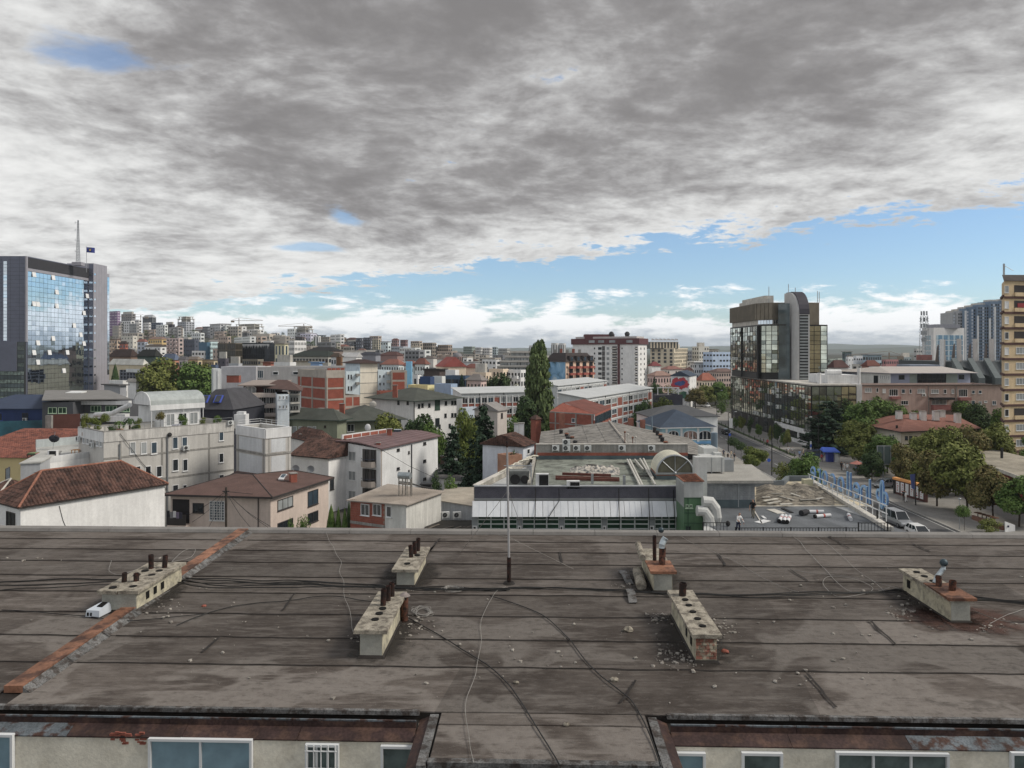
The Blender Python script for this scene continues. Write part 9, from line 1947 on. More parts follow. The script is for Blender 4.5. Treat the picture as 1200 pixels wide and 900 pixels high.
def fill(D,xs):
 for x in xs:
  flats=rr.random()<(.85 if D>650 else .55);w=(rr.uniform(1.1,2.3)if flats else rr.uniform(.8,1.2))*9/D*F;x0=x+rr.uniform(-3,3);wi,ri=rr.randrange(8),rr.randrange(6);Dd=D*rr.uniform(.93,1.07)
  zt_=hill(px(x0+w/2,Dd),Dd)+(rr.choice((10,13,16))if flats else rr.choice((5.5,7,8.5)));y=HOR-(zt_-CZ)/Dd*F
  kind='flats' if flats else HS
  far(x0,x0+w,y,Dd,WALLS[wi],'small_flats' if flats else 'town_house',(f'{WN[wi]} flat roofed flats' if flats else f'{WN[wi]} house, {RN[ri]} roof,')+f' on the {HD[D]} by the {near(x)}',3,4,roof='flat' if flats else rr.choice(('hip','gable')),rk=None if flats else ROOFS[ri],rh=1.8,wf=rr.choice((.35,.5,.6)),hf=.45,cat=kind,group='small houses of the far town',th=rr.choice((30,45,58))if x0<600 else rr.choice((20,35)),k=rr.uniform(.9,1.3),balc=rr.choice((0,0,2))if flats else 0)
fill(900,rg(134,560,23));fill(820,rg(132,600,17));fill(690,rg(130,640,16));fill(590,rg(134,640,19));fill(500,[x for x in rg(130,640,24)]+list(rg(760,866,22))+list(rg(968,1080,20)));fill(420,[x for x in rg(360,640,26)]+list(rg(975,1070,26)));fill(345,rg(378,600,32));fill(285,rg(420,600,38))
# === trees and plants
def leafm(name,c0,c1,c2):
 m=bpy.data.materials.new(name);m.use_nodes=True;t=m.node_tree;h=NG(t);b=t.nodes['Principled BSDF'];b.inputs['Roughness'].default_value=.75;b.inputs['Specular IOR Level'].default_value=.2
 geo=h.n('ShaderNodeNewGeometry');rp_=h.n('ShaderNodeValToRGB');n=h.noise(geo.outputs['Position'],.55,3,.5);h.put(rp_.inputs[0],h.m('ADD',h.m(MU,geo.outputs['Random Per Island'],.55),h.m(MU,n,.45)))
 cr=rp_.color_ramp;cr.elements[0].position=.2;cr.elements[0].color=tuple(v*1.1 for v in c0)+(1,);cr.elements[1].position=.85;cr.elements[1].color=tuple(v*1.2 for v in c2)+(1,);e_=cr.elements.new(.5);e_.color=tuple(v*1.15 for v in c1)+(1,)
 t.links.new(rp_.outputs[0],b.inputs['Base Color']);b.inputs['Subsurface Weight'].default_value=0;return m
LF={GN:leafm('green_leaves',(.042,.08,.02),(.085,.142,.036),(.13,.19,.055)),'dark':leafm('dark_leaves',(.022,.042,.017),(.042,.072,.028),(.07,.105,.04)),'olive':leafm('olive_leaves',(.07,.09,.022),(.13,.15,.04),(.19,.20,.065)),'rusty':leafm('autumn_leaves',(.065,.068,.022),(.125,.115,.042),(.19,.145,.065)),'spruce':leafm('spruce_needles',(.014,.030,.018),(.028,.052,.031),(.048,.078,.047)),'lime':leafm('lime_leaves',(.05,.075,.015),(.10,.13,.03),(.16,.18,.05)),'poplar':leafm('poplar_leaves',(.045,.07,.026),(.088,.125,.048),(.14,.18,.07))}
BARK=M('bark',(.055,.042,.032,1),.95,var=.3,scale=3)
def leaf(mb,p,s,nrm,rd):
 a_=nrm.cross(V_((rd.gauss(0,1),rd.gauss(0,1),rd.gauss(0,1)))).normalized();b_=nrm.cross(a_)*rd.uniform(.5,.9);a_=a_*s;b_=b_*s
 mb.Q(p-a_*.5,p-b_*.5+a_*.1,p+a_*.6,p+b_*.5-a_*.05)
def crown(kind,seed,n):
 """crown of unit size: height 1 (0..1), radius about .5"""
 rd=random.Random(seed);mb=MB();tr=MB()
 if kind in(RO,BU,'ball'):
  nl={RO:13,BU:9,'ball':5}[kind];z0={RO:.22,BU:.02,'ball':.55}[kind];lobes=[]
  for k in rg(nl):
   a_=rd.uniform(0,6.28);f_=rd.uniform(0,1);zz=z0+(1-z0)*(.18+.66*(k+.5)/nl);rad=sn(PI*min(.98,max(.12,(zz-z0)/(1-z0)*.85+.12)))*.33
   if kind=='ball':zz=z0+(1-z0)*(.35+.3*rd.random());rad=.22
   lobes.append((V_((rad*cs(a_)*f_**.5,rad*sn(a_)*f_**.5,zz)),rd.uniform(.15,.25)if kind!='ball' else .27))
  tot=sum(l[1]**2 for l in lobes)
  for c,r_ in lobes:
   for k in rg(int(n*r_*r_/tot)):
    v=V_((rd.gauss(0,1),rd.gauss(0,1),rd.gauss(0,1)*.9)).normalized();q=r_*(1-.55*rd.random()**2.2)*(1+.18*mn_.noise(v*3.1+c*9));p=c+V_((v.x*q,v.y*q,v.z*q*.85))
    if mn_.noise(p*7+V_((seed,0,0)))<-.28:continue
    leaf(mb,p,rd.uniform(.036,.064),(v+V_((rd.gauss(0,.5),rd.gauss(0,.5),.5+rd.gauss(0,.4)))).normalized(),rd)
  th=.022 if kind!='ball' else .014
  tr.Tb([(0,0,-.02),(.01,.005,.2),(0,.01,.5),(.0,.0,.75)],[th,th*.8,th*.55,th*.2],7)
  for c,r_ in lobes[:7]:tr.Tb([(0,0,.15+.3*rd.random()if kind==RO else .1 if kind==BU else .5),tuple(c*.6+U(.12)),tuple(c)],[th*.45,th*.3,th*.1],5)
 elif kind in('spruce','cedar'):
  nt_=22 if kind=='spruce' else 15
  for k in rg(nt_):
   f_=k/nt_;zz=.06+.92*f_;R0=.5*(1-f_)**(.8 if kind=='spruce' else .6)*rd.uniform(.8,1.12)+.012;nb=max(5,int(13*(1-f_)+4))
   for b_ in rg(nb):
    a_=rd.uniform(0,6.28);L_=R0*rd.uniform(.65,1.08);m_=max(3,int(n/nt_/nb*(1.25-f_)))
    for j in rg(m_):
     g_=(j+rd.random())/m_;g_=g_**.7;dr=(-.16 if kind=='spruce' else-.07)*L_*g_+(.05*L_*g_*g_*2)
     p=V_((cs(a_)*L_*g_,sn(a_)*L_*g_,zz+dr))+V_((rd.gauss(0,.012),rd.gauss(0,.012),rd.gauss(0,.008)-.012*rd.random()))
     leaf(mb,p,rd.uniform(.030,.056),V_((cs(a_)*.35+rd.gauss(0,.35),sn(a_)*.35+rd.gauss(0,.35),.9)).normalized(),rd)
  tr.Tb([(0,0,-.02),(0,0,.5),(0,0,.98)],[.022,.013,.003],7)
 elif kind=='poplar':
  for k in rg(90):
   a_=rd.uniform(0,6.28);zz=.08+.88*(k+.5)/90;w=.5*min(1,(zz+.04)*4)*(1-zz)**.42;c=V_((cs(a_)*w*.6,sn(a_)*w*.6,zz));r_=rd.uniform(.22,.48)*w+.03;ln_=rd.uniform(.03,.065)
   for j in rg(n//90):
    v=V_((rd.gauss(0,1),rd.gauss(0,1),rd.gauss(0,1))).normalized();q=1-.8*rd.random()**1.5;p=c+V_((v.x*q*r_,v.y*q*r_,v.z*q*ln_+.4*ln_*(1-q)))
    leaf(mb,p,rd.uniform(.03,.075),(v+V_((rd.gauss(0,.6),rd.gauss(0,.6),.5))).normalized(),rd)
  tr.Tb([(0,0,-.02),(.02,0,.4),(0,.01,.93)],[.07,.045,.01],7)
  for k in rg(9):a_=rd.uniform(0,6.28);tr.Tb([(0,0,.08+.07*k),(cs(a_)*.2,sn(a_)*.2,.22+.07*k),(cs(a_)*.26,sn(a_)*.26,.34+.07*k)],[.02,.014,.004],5)
 elif kind=='thuja':
  for j in rg(n):
   f_=rd.random()**.8;zz=.01+.98*f_;w=.5*(sn(PI*min(1,.32+.68*f_))**.75)*(1+.15*mn_.noise(V_((zz*6,rd.random()*3,seed))));a_=rd.uniform(0,6.28);q=w*(1-.25*rd.random()**2);p=V_((cs(a_)*q,sn(a_)*q,zz));leaf(mb,p,rd.uniform(.05,.09),V_((cs(a_),sn(a_),.5)).normalized(),rd)
  tr.Tb([(0,0,-.02),(0,0,.9)],[.06,.01],6)
 elif kind=='palm':
  for k in rg(26):
   a_=rd.uniform(0,6.28);L_=rd.uniform(.35,.55);up_=rd.uniform(.1,.45);pts_=[V_((cs(a_)*L_*t_,sn(a_)*L_*t_,.5+up_*t_-.5*t_*t_))for t_ in(0,.35,.7,1)];s_=V_((-sn(a_),cs(a_),0))*.03
   for p,q in zip(pts_,pts_[1:]):mb.Q(p-s_,p+s_,q+s_*.7,q-s_*.7)
  tr.Tb([(0,0,0),(0,0,.52)],[.05,.04],7)
 return mb.mesh('crown',LF[GN]),tr.mesh('trunk',BARK)
CR={(RO,0):crown(RO,1,9500),(RO,1):crown(RO,2,9500),(RO,2):crown(RO,5,9500),(BU,0):crown(BU,3,3200),(BU,1):crown(BU,4,3200),('ball',0):crown('ball',6,2400),('spruce',0):crown('spruce',7,15000),('spruce',1):crown('spruce',8,15000),('cedar',0):crown('cedar',9,15000),('poplar',0):crown('poplar',10,13000),('thuja',0):crown('thuja',11,2600),('palm',0):crown('palm',12,0),('far',0):crown(RO,13,700),('far',1):crown(BU,14,600)}
rt=random.Random(41)
def tree(kind,x,yt,D,wpx,mat,label,zb=None,group=None,var=None,name=None,cat='tree'):
 v=var if var is not None else rt.randrange(sum(1 for k in CR if k[0]==kind));p=pt(x,D);z0=hill(p.x,p.y)if zb is None else zb;h=pz(yt,D)-z0;w=wpx/F*D*(1.22 if kind==RO else 1.35 if kind in('spruce','cedar')else 1.1)
 nm=name or{RO:'broadleaf_tree',BU:'shrub','ball':'clipped_tree','spruce':'spruce_tree','cedar':'fir_tree','poplar':'poplar_tree','thuja':'thuja_shrub','palm':'palm_plant','far':'far_tree'}[kind]
 t=T(nm,label,cat,(p.x,p.y,z0+(.012 if zb else 0)),group);t.o.rotation_euler=(0,0,rt.uniform(0,6.28));t.o.scale=(w,w,h)
 for n_,me in zip(('crown','trunk'),CR[(kind,v)]):
  o=link(bpy.data.objects.new(n_,me));o.parent=t.o
  if n_=='crown':o.material_slots[0].link='OBJECT';o.material_slots[0].material=LF[mat]
 return t
for a_ in((RO,186,421,268,50,'olive','yellowish big tree left of two behind the barrel vault roof'),(RO,226,425,275,58,GN,'broad big tree right of two behind the barrel vault roof'),(RO,246,428,282,34,'olive','smaller olive tree at the right end of the big pair'),('thuja',135,427,300,11,'dark','slim dark tree before the cream warehouse'),('poplar',631,398,186,41,'poplar','very tall columnar poplar above the red brick house'),(RO,613,466,172,32,'dark','dark bushy tree left of the poplar foot'),(BU,646,488,152,32,GN,'green shrub at the right foot of the poplar'),(BU,601,487,160,26,GN,'loose shrub between beige gabled house and poplar'),(RO,584,439,236,44,'dark','dense dark round tree behind the left school wing'),(BU,558,448,232,26,'olive','light olive shrub left of the dense round tree'),(BU,606,449,240,24,'olive','olive shrub right of the dense round tree'),('spruce',541,436,222,15,'spruce','slim dark conifer by the dark blue glazed house'),(RO,455,486,138,48,'olive','olive tree behind the white apartment house roof, left one'),(RO,490,487,136,46,'dark','dark tree behind the white apartment house roof, right one'),(RO,508,497,128,30,GN,'green tree by the right gable of the white apartment house'),('spruce',566,470,110,58,'spruce','tallest spruce between garage and light well'),('spruce',531,495,116,42,'spruce','second spruce, standing left of the tallest'),(RO,548,481,124,34,'lime','yellow green tree between the two spruces'),(BU,604,527,98,30,'dark','dark shrub below the red brown tiled house'),(BU,525,555,97,28,GN,'leafy shrub by the shed with tan roof'),(BU,510,552,99,18,'dark','small dark shrub at the foot of the white apartment house'),('thuja',388,592,82,13,GN,'first and widest thuja left of the small brick house'),('thuja',396.5,595,82,9,GN,'second thuja of the row beside the small brick house'),('thuja',404,596,82,9,GN,'third thuja of the row beside the small brick house'),('thuja',409,588,84,8,'dark','fourth and darkest thuja touching the small brick house'),(BU,358,601,79,24,GN,'loose shrub before the pink house windows'),(BU,340,607,78,12,GN,'small shrub at the corner of the pink house'),(RO,752,470,172,27,'dark','dark tree in front of the right end of the school'),('spruce',767,440,300,10,'spruce','dark conifer beside the white tower flats'),(RO,771,450,270,20,'dark','dark round tree behind the front school wing'),(BU,777,465,245,26,'lime','yellow green shrub behind the slate roofed house'),('spruce',690,455,230,8,'spruce','small dark conifer between school wings'),(RO,815,455,300,24,'rusty','orange brown street tree next to the mural house'),(RO,826,452,310,22,'olive','olive street tree second from the mural house'),(RO,838,448,320,28,GN,'green street tree third from the mural house'),(RO,850,453,330,20,'olive','last street tree before the dark glass tower'),(BU,845,471,270,12,GN,'small shrub at the corner of the zebra crossing'),('ball',860.5,513,166,17,'dark','left one of two clipped ball trees on the pavement'),('ball',868.5,518,159,16,'dark','right one of two clipped ball trees on the pavement'),(RO,884,524,146,28,'lime','yellow green roundish tree right of the ball trees'),(BU,918,541,128,26,'olive','sparse shrub between the dark lamp post and sign'),(RO,944,532,116,40,GN,'loose tree behind the far end of the letter sign'),(BU,930,549,112,26,'dark','dark shrub along the kerb of the low roof'),('cedar',972,466,170,60,'spruce','huge dark fir before the glass podium'),(RO,1006,471,176,42,GN,'first tall tree right of the huge fir'),(RO,1034,466,186,44,GN,'second tall tree right of the huge fir'),(RO,1062,467,190,46,GN,'tree rising behind the left end of the red villa roof'),(RO,1088,471,192,34,'dark','tree rising behind the middle of the red villa roof'),(RO,1124,470,190,42,GN,'tree rising behind the right end of the red villa roof'),(RO,1150,474,182,36,'dark','dark tree between red villa and tan tower flats'),(RO,1172,480,170,30,GN,'tree touching the tan tower flats'),(RO,1006,495,150,44,'olive','pale olive tree by the blue canopy kiosk'),(RO,1040,511,142,38,GN,'fresh green tree at the front corner of the red villa'),(RO,1022,528,134,26,'dark','dark tree above the hedge'),(RO,1058,521,128,32,'rusty','yellow brown tree behind the orange topped poster wall'),(RO,1080,508,132,40,'olive','olive tree in front of the red villa wall'),(RO,1106,500,136,46,'olive','broad yellowish tree before the right half of the red villa'),(RO,1140,500,138,40,'rusty','yellow brown tree right of the red villa'),(RO,1166,497,140,40,'olive','yellowish tree below the tan tower flats'),(RO,1194,503,146,30,GN,'green tree at the foot of the tan tower flats'),(RO,1098,530,112,48,'rusty','brownish tree over the right end of the poster wall'),(RO,1134,522,107,62,'olive','largest park tree in front, with brown tips'),(RO,1164,548,103,46,'rusty','brown tipped park tree right of the largest one'),(RO,1194,558,99,50,GN,'green park tree at the right edge'),(RO,1120,540,120,40,'dark','dark tree behind the largest park tree'),(RO,1078,538,120,30,'olive','olive tree right behind the poster wall'),('ball',1130,593,97,20,GN,'clipped tree on a slim stem by the boulevard'),(BU,1160,607,95.5,26,'olive','wide low clipped shrub by the white sign board'),(BU,1010,545,140,24,'dark','clipped dark hedge piece left of the green ball shrub'),(BU,1030,547,138,22,GN,'green hedge piece right of the green ball shrub'),(BU,1055,420,505,14,'dark','left shrub of the dark thicket under the slate far building'),(BU,1066,420.5,495,16,'dark','middle shrub of the dark thicket under the slate far building'),(BU,1076,421,500,14,'dark','right shrub of the dark thicket under the telecom mast')):tree(*a_)
tree(BU,1016,552,136,9,'dark','round green ball shrub by the pavement',var=0)
for k,x in en((861,869,879,889,904,911,918,923)):D=67.5*F/(x-600);tree(RO if k%2 else BU,x,HOR+(CZ-(3.6+.9*(k%3)))/D*F,D,9,(GN,'olive','dark')[k%3],('first','second','third','fourth','fifth','sixth','seventh','eighth')[k]+' young tree along the dark glass tower, counted from the far end',group='young trees along the dark glass tower')
for k,(kind,x,yt,D,w,m_,lab)in en(((BU,101,484,95,11,'olive','straggly olive shrub at the terrace corner'),(BU,112,487,93.5,13,'lime','yellow green shrub second from the terrace corner'),('ball',124,485,94,12,'lime','small ball tree on a stem in a white tub'),('palm',140,487,99,14,GN,'small palm behind the terrace tubs'),('palm',152,481,98,20,'dark','tall dark palm in the middle of the roof terrace'),(BU,163,489,96.5,9,'lime','bright yellow green shrub left of the vault post'),(BU,131,498,92.5,11,'dark','low dark shrub along the front parapet'),(BU,158,498.5,95,11,'dark','second low dark shrub along the front parapet'),('ball',188,483,98.5,12,'rusty','brownish small tree before the pavilion wall'),(BU,214,484.5,98,12,GN,'round green shrub right of the covered chairs'),(BU,238.5,488,100,8,'lime','upper shrub of the two right of the pavilion'),(BU,255.5,486.5,102,11,GN,'green shrub in a white tub near the stair block'))):
 t=tree(kind,x,yt,D,w,m_,lab,zb=ztp-.55,cat='plant');p=pt(x,D);mb=MB();mb.box(p.x-.4,p.y-.3,ztp-.99,p.x+.4,p.y+.3,ztp-.55);so_('plant_tub','white tub holding the '+lab[:lab.find(' ',18)]if False else 'tub under the '+' '.join(lab.split()[:6]),'plant tub',mb,WH if k%3 else _M['terracotta'])
seen={}
for k in rg(150):
 D=rt.choice((300,340,400,460,540,620,700,780,860,940));x=rt.uniform(132,640)if k<120 else rt.choice((rt.uniform(760,860),rt.uniform(970,1078)));p=pt(x,D);h=rt.uniform(6,11);yt=HOR-(hill(p.x,p.y)+h-CZ)/D*F;m_=rt.choice((GN,'dark','olive','dark'))
 tree('far',x,yt,D,h*rt.uniform(.7,1.2)/D*F,m_,f"{ {'green': 'green', 'dark': 'dark', 'olive': 'olive'}[m_]} tree {'high on the slope' if D > 650 else 'low on the slope' if D > 430 else 'among the near roofs'} by the {near(x)}",group='trees among the far houses')
# === street: people, cars, furniture
def body(pose):
 """one skinned figure; pose = joints (metres, facing -Y); returns the evaluated mesh"""
 J,E,Rd=pose;me=bpy.data.meshes.new('body');me.from_pydata([V_(j)for j in J],E,[]);o=bpy.data.objects.new('tmp',me);COL.objects.link(o)
 o.modifiers.new('s','SKIN');sv=me.skin_vertices[0].data
 for i,r_ in en(Rd):sv[i].radius=(r_,r_)if not isinstance(r_,tuple)else r_
 sv[0].use_root=True;o.modifiers.new('u','SUBSURF').levels=1;o.modifiers['u'].render_levels=1
 dg=bpy.context.evaluated_depsgraph_get();m2=bpy.data.meshes.new_from_object(o.evaluated_get(dg));bpy.data.objects.remove(o);return m2
def fg_(bend=0.,armL=((.30,-.02,1.12),(.32,-.10,.86)),armR=((-.30,-.02,1.12),(-.32,-.10,.86)),step=.12,headturn=0):
 b=bend;sh=1.42;fy=-b*.5;fz_=-b*.18
 J=[(0,0,.95),(0,-b*.15,1.12),(0,fy*.7,1.30+fz_*.6),(0,fy,sh+fz_),(0,fy*1.2-.01,sh+.10+fz_),(0,fy*1.35-.03,sh+.20+fz_),(0,fy*1.4-.03,sh+.30+fz_),(.19,fy,sh-.03+fz_),(armL[0][0],armL[0][1]+fy,armL[0][2]+fz_),(armL[1][0],armL[1][1]+fy,armL[1][2]+fz_),(armL[1][0],armL[1][1]+fy-.02,armL[1][2]+fz_-.14),(-.19,fy,sh-.03+fz_),(armR[0][0],armR[0][1]+fy,armR[0][2]+fz_),(armR[1][0],armR[1][1]+fy,armR[1][2]+fz_),(armR[1][0],armR[1][1]+fy-.02,armR[1][2]+fz_-.14),(.10,0,.88),(.11,-step*.5,.48),(.11,-step+.02,.09),(.12,-step-.15,.04),(-.10,0,.88),(-.11,step*.3,.48),(-.11,step+.04,.09),(-.12,step-.13,.04)]
 E=[(0,1),(1,2),(2,3),(3,4),(4,5),(5,6),(3,7),(7,8),(8,9),(9,10),(3,11),(11,12),(12,13),(13,14),(0,15),(15,16),(16,17),(17,18),(0,19),(19,20),(20,21),(21,22)]
 Rd=[(.15,.11),(.135,.10),(.16,.11),(.14,.09),.055,.085,.075,.065,.047,.037,.035,.065,.047,.037,.035,.085,.058,.042,.036,.085,.058,.042,.036]
 return body((J,E,Rd)),fy,fz_
SKIN=M('skin',C(176,130,104,1.2),.6,var=.05);HAIR=M('dark_hair',(.02,.016,.013,1),.8);SHOE=M('dark_shoes',(.025,.022,.02,1),.7)
def cloth(name,c):return M('cloth_'+name,C(*c,1.3),.9,var=.08)
def shell(me,test,off):
 mb=MB();idx={};me.calc_loop_triangles()
 for p in me.polygons:
  if test(p.center):
   f_=[]
   for v in p.vertices:
    if v not in idx:idx[v]=len(mb.v);w=me.vertices[v];mb.v.append(tuple(w.co+w.normal*off))
    f_.append(idx[v])
   mb.f.append(tuple(f_))
 return mb
def clothe(me,fz_,long=True,skirt=False):
 d={}
 d['shirt']=shell(me,lambda c:(.92<c.z<1.48+fz_ and abs(c.x)<.30)and(abs(c.x)<.22 or c.z>(1. if long else 1.2)+fz_),.014);d['trousers']=shell(me,lambda c:.12<c.z<=1. and abs(c.x)<.24,.012);d['shoes']=shell(me,lambda c:c.z<=.13,.012);return d
_pp={}
def pr_(key,**k):
 if key not in _pp:
  long=k.pop('long',True);me,fy,fz_=fg_(**k);me.materials.clear();me.materials.append(SKIN);me.polygons.foreach_set('use_smooth',[True]*len(me.polygons));parts={n_:mb.mesh(n_,HAIR,smooth=True)for n_,mb in clothe(me,fz_,long).items()}
  hm=shell(me,lambda c:c.z>1.60+fz_ and(c.y>fy*1.35-.05 or c.z>1.73+fz_),.014).mesh('hair',HAIR,smooth=True);fb=MB();y0=fy*1.38-.105;z0=1.64+fz_
  fb.hexa([(-.012,y0-.02,z0-.02),(.012,y0-.02,z0-.02),(.01,y0+.03,z0-.02),(-.01,y0+.03,z0-.02)],[(-.006,y0,z0+.02),(.006,y0,z0+.02),(.006,y0+.03,z0+.02),(-.006,y0+.03,z0+.02)]);nm=fb.mesh('nose',SKIN);eb=MB()
  for s_ in(-1,1):eb.ball((s_*.032,y0+.006,z0+.025),.010,6,4)
  eb.box(-.025,y0-.002,z0-.055,.025,y0+.01,z0-.047);em=eb.mesh('face_features',M('eyes',(.03,.02,.02,1),.4));ea=MB()
  for s_ in(-1,1):ea.ball((s_*.085,fy*1.36-.02,z0+.0),.026,6,4,(.4,.7,1.1));
  am=ea.mesh('ear',SKIN)
  _pp[key]=(me,parts,hm,nm,em,am)
 return _pp[key]
def ps_(key,label,loc,rz,shirt,trousers,group=None,h=1.,**k):
 me,parts,hm,nm,em,am=pr_(key,**k);t=T('person',label,'person',loc,group);t.o.rotation_euler=(0,0,rz);t.o.scale=(h,)*3
 def add(n_,m_,mat=None):
  o=link(bpy.data.objects.new(n_,m_));o.parent=t.o
  if mat:o.material_slots[0].link='OBJECT';o.material_slots[0].material=mat
  return o
 add('body',me);add('hair',hm);add('nose',nm);add('face_features',em);add('ear',am);add('shirt',parts['shirt'],shirt);add('trousers',parts['trousers'],trousers);add('shoes',parts['shoes'],SHOE);return t
def hands(t,pts_,curl=0):
 for hx,hy,hz_,s_ in pts_:
  mb=MB();mb.ball((hx,hy,hz_),.045,8,5,(.5,.9,1.1))
  for k in rg(4):l_=(.07,.085,.08,.06)[k];y=hy-.032+.021*k;mb.Tb([(hx,y,hz_-.035),(hx-s_*.008,y,hz_-.035-l_*.5),(hx-s_*.028,y,hz_-.035-l_*.9)],[.010,.009,.007],5)
  mb.Tb([(hx-s_*.01,hy-.035,hz_+.01),(hx-s_*.025,hy-.062,hz_-.02),(hx-s_*.035,hy-.06,hz_-.055)],[.012,.010,.008],5);o=link(bpy.data.objects.new('hand',mb.mesh('hand',SKIN,smooth=True)));o.parent=t.o
WHT,NAVY,BLK,GRY,RED,LBL,BEI,KHA=cloth('white',(214,214,216)),cloth('navy',(40,48,72)),cloth('black',(34,33,36)),cloth('grey',(120,122,126)),cloth('red',(176,50,54)),cloth('light_blue',(130,156,190)),cloth('beige',(178,164,140)),cloth('khaki',(104,96,78))
aL,aR=((.27,-.10,1.15),(.22,-.30,1.02)),((-.27,-.08,1.14),(-.20,-.30,1.00))
p=wk(865,624);w1=ps_('work','worker in white T-shirt and dark trousers looking down by the black railing',(p.x,p.y,ZW+.012),.5,WHT,NAVY,bend=.22,armL=aL,armR=aR,step=.1,long=False);hands(w1,((.22,-.43,.84,1),(-.20,-.43,.82,-1)))
p=wk(882.5,607);w2=ps_('stand','worker in black top and khaki trousers standing by the concrete wall',(p.x,p.y,ZW+.012),-.6,BLK,KHA,bend=.06,armL=((.26,-.06,1.15),(.16,-.26,1.06)),armR=((-.28,.0,1.13),(-.29,-.06,.88)),step=.14,long=False);hands(w2,((.16,-.31,.89,1),(-.29,-.11,.71,-1)))
mb=MB();q=V_((p.x,p.y,ZW+1.66));bg_=T('work_bag','dark backpack standing behind the worker in white','bag',wk(853,617));c=bg_.loc;bg_.q('bag_body',('ball',c+U(.26),.26,10,7,(.8,.6,.95),.06),BLK_);bg_.q('pocket',('ball',c+V_((.05,-.15,.2)),.12,8,5,(1,.5,.8)),DK_)
ppl=((848,535.5,NAVY,BLK,'walker in navy coat left of the ball trees'),(853,540,BLK,NAVY,'walker all in dark clothes below the ball trees'),(857,537,BEI,GRY,'walker in beige top next to the dark clothed walker'),(860.5,540.5,BLK,GRY,'small dark walker under the left ball tree'),(895,521.5,BLK,GRY,'first walker on the far pavement under the young trees'),(899.5,522.5,RED,BLK,'walker in red top on the far pavement'),(924,532,WHT,BEI,'left walker of a pale dressed pair on the far pavement'),(928.5,532.5,WHT,GRY,'right walker of a pale dressed pair on the far pavement'),(937,536.5,LBL,NAVY,'walker in blue near the dark parked car'),(941.5,535,BEI,BLK,'walker in beige near the dark parked car'),(963,541,RED,BLK,'person in red standing by the blue canopy kiosk'),(986,551,BLK,BLK,'dark walker left of the two in white'),(989.5,552,WHT,WHT,'left one of two walkers in white behind the letter sign'),(993,553,WHT,GRY,'right one of two walkers in white behind the letter sign'),(1003,556,LBL,GRY,'walker in light blue before the hedge'),(1006.5,557,GRY,NAVY,'walker in grey beside the one in light blue'),(1049.5,577,LBL,GRY,'walker in pale blue in front of the poster wall'),(1052,576,WHT,BLK,'walker in white top and black trousers at the poster wall'),(1059.5,587,BLK,BLK,'dark walker beside the one in long white'),(1061.8,588.5,WHT,WHT,'walker in long white clothes before the poster wall'))
for k,(x,y,a_,b_,lab)in en(ppl):p=onz(x,y,.16);ps_('walk%d'%(k%2),lab,(p.x,p.y,.165),(k*1.9)%6.28,a_,b_,'people on the pavements',step=.22 if k%2 else .1)
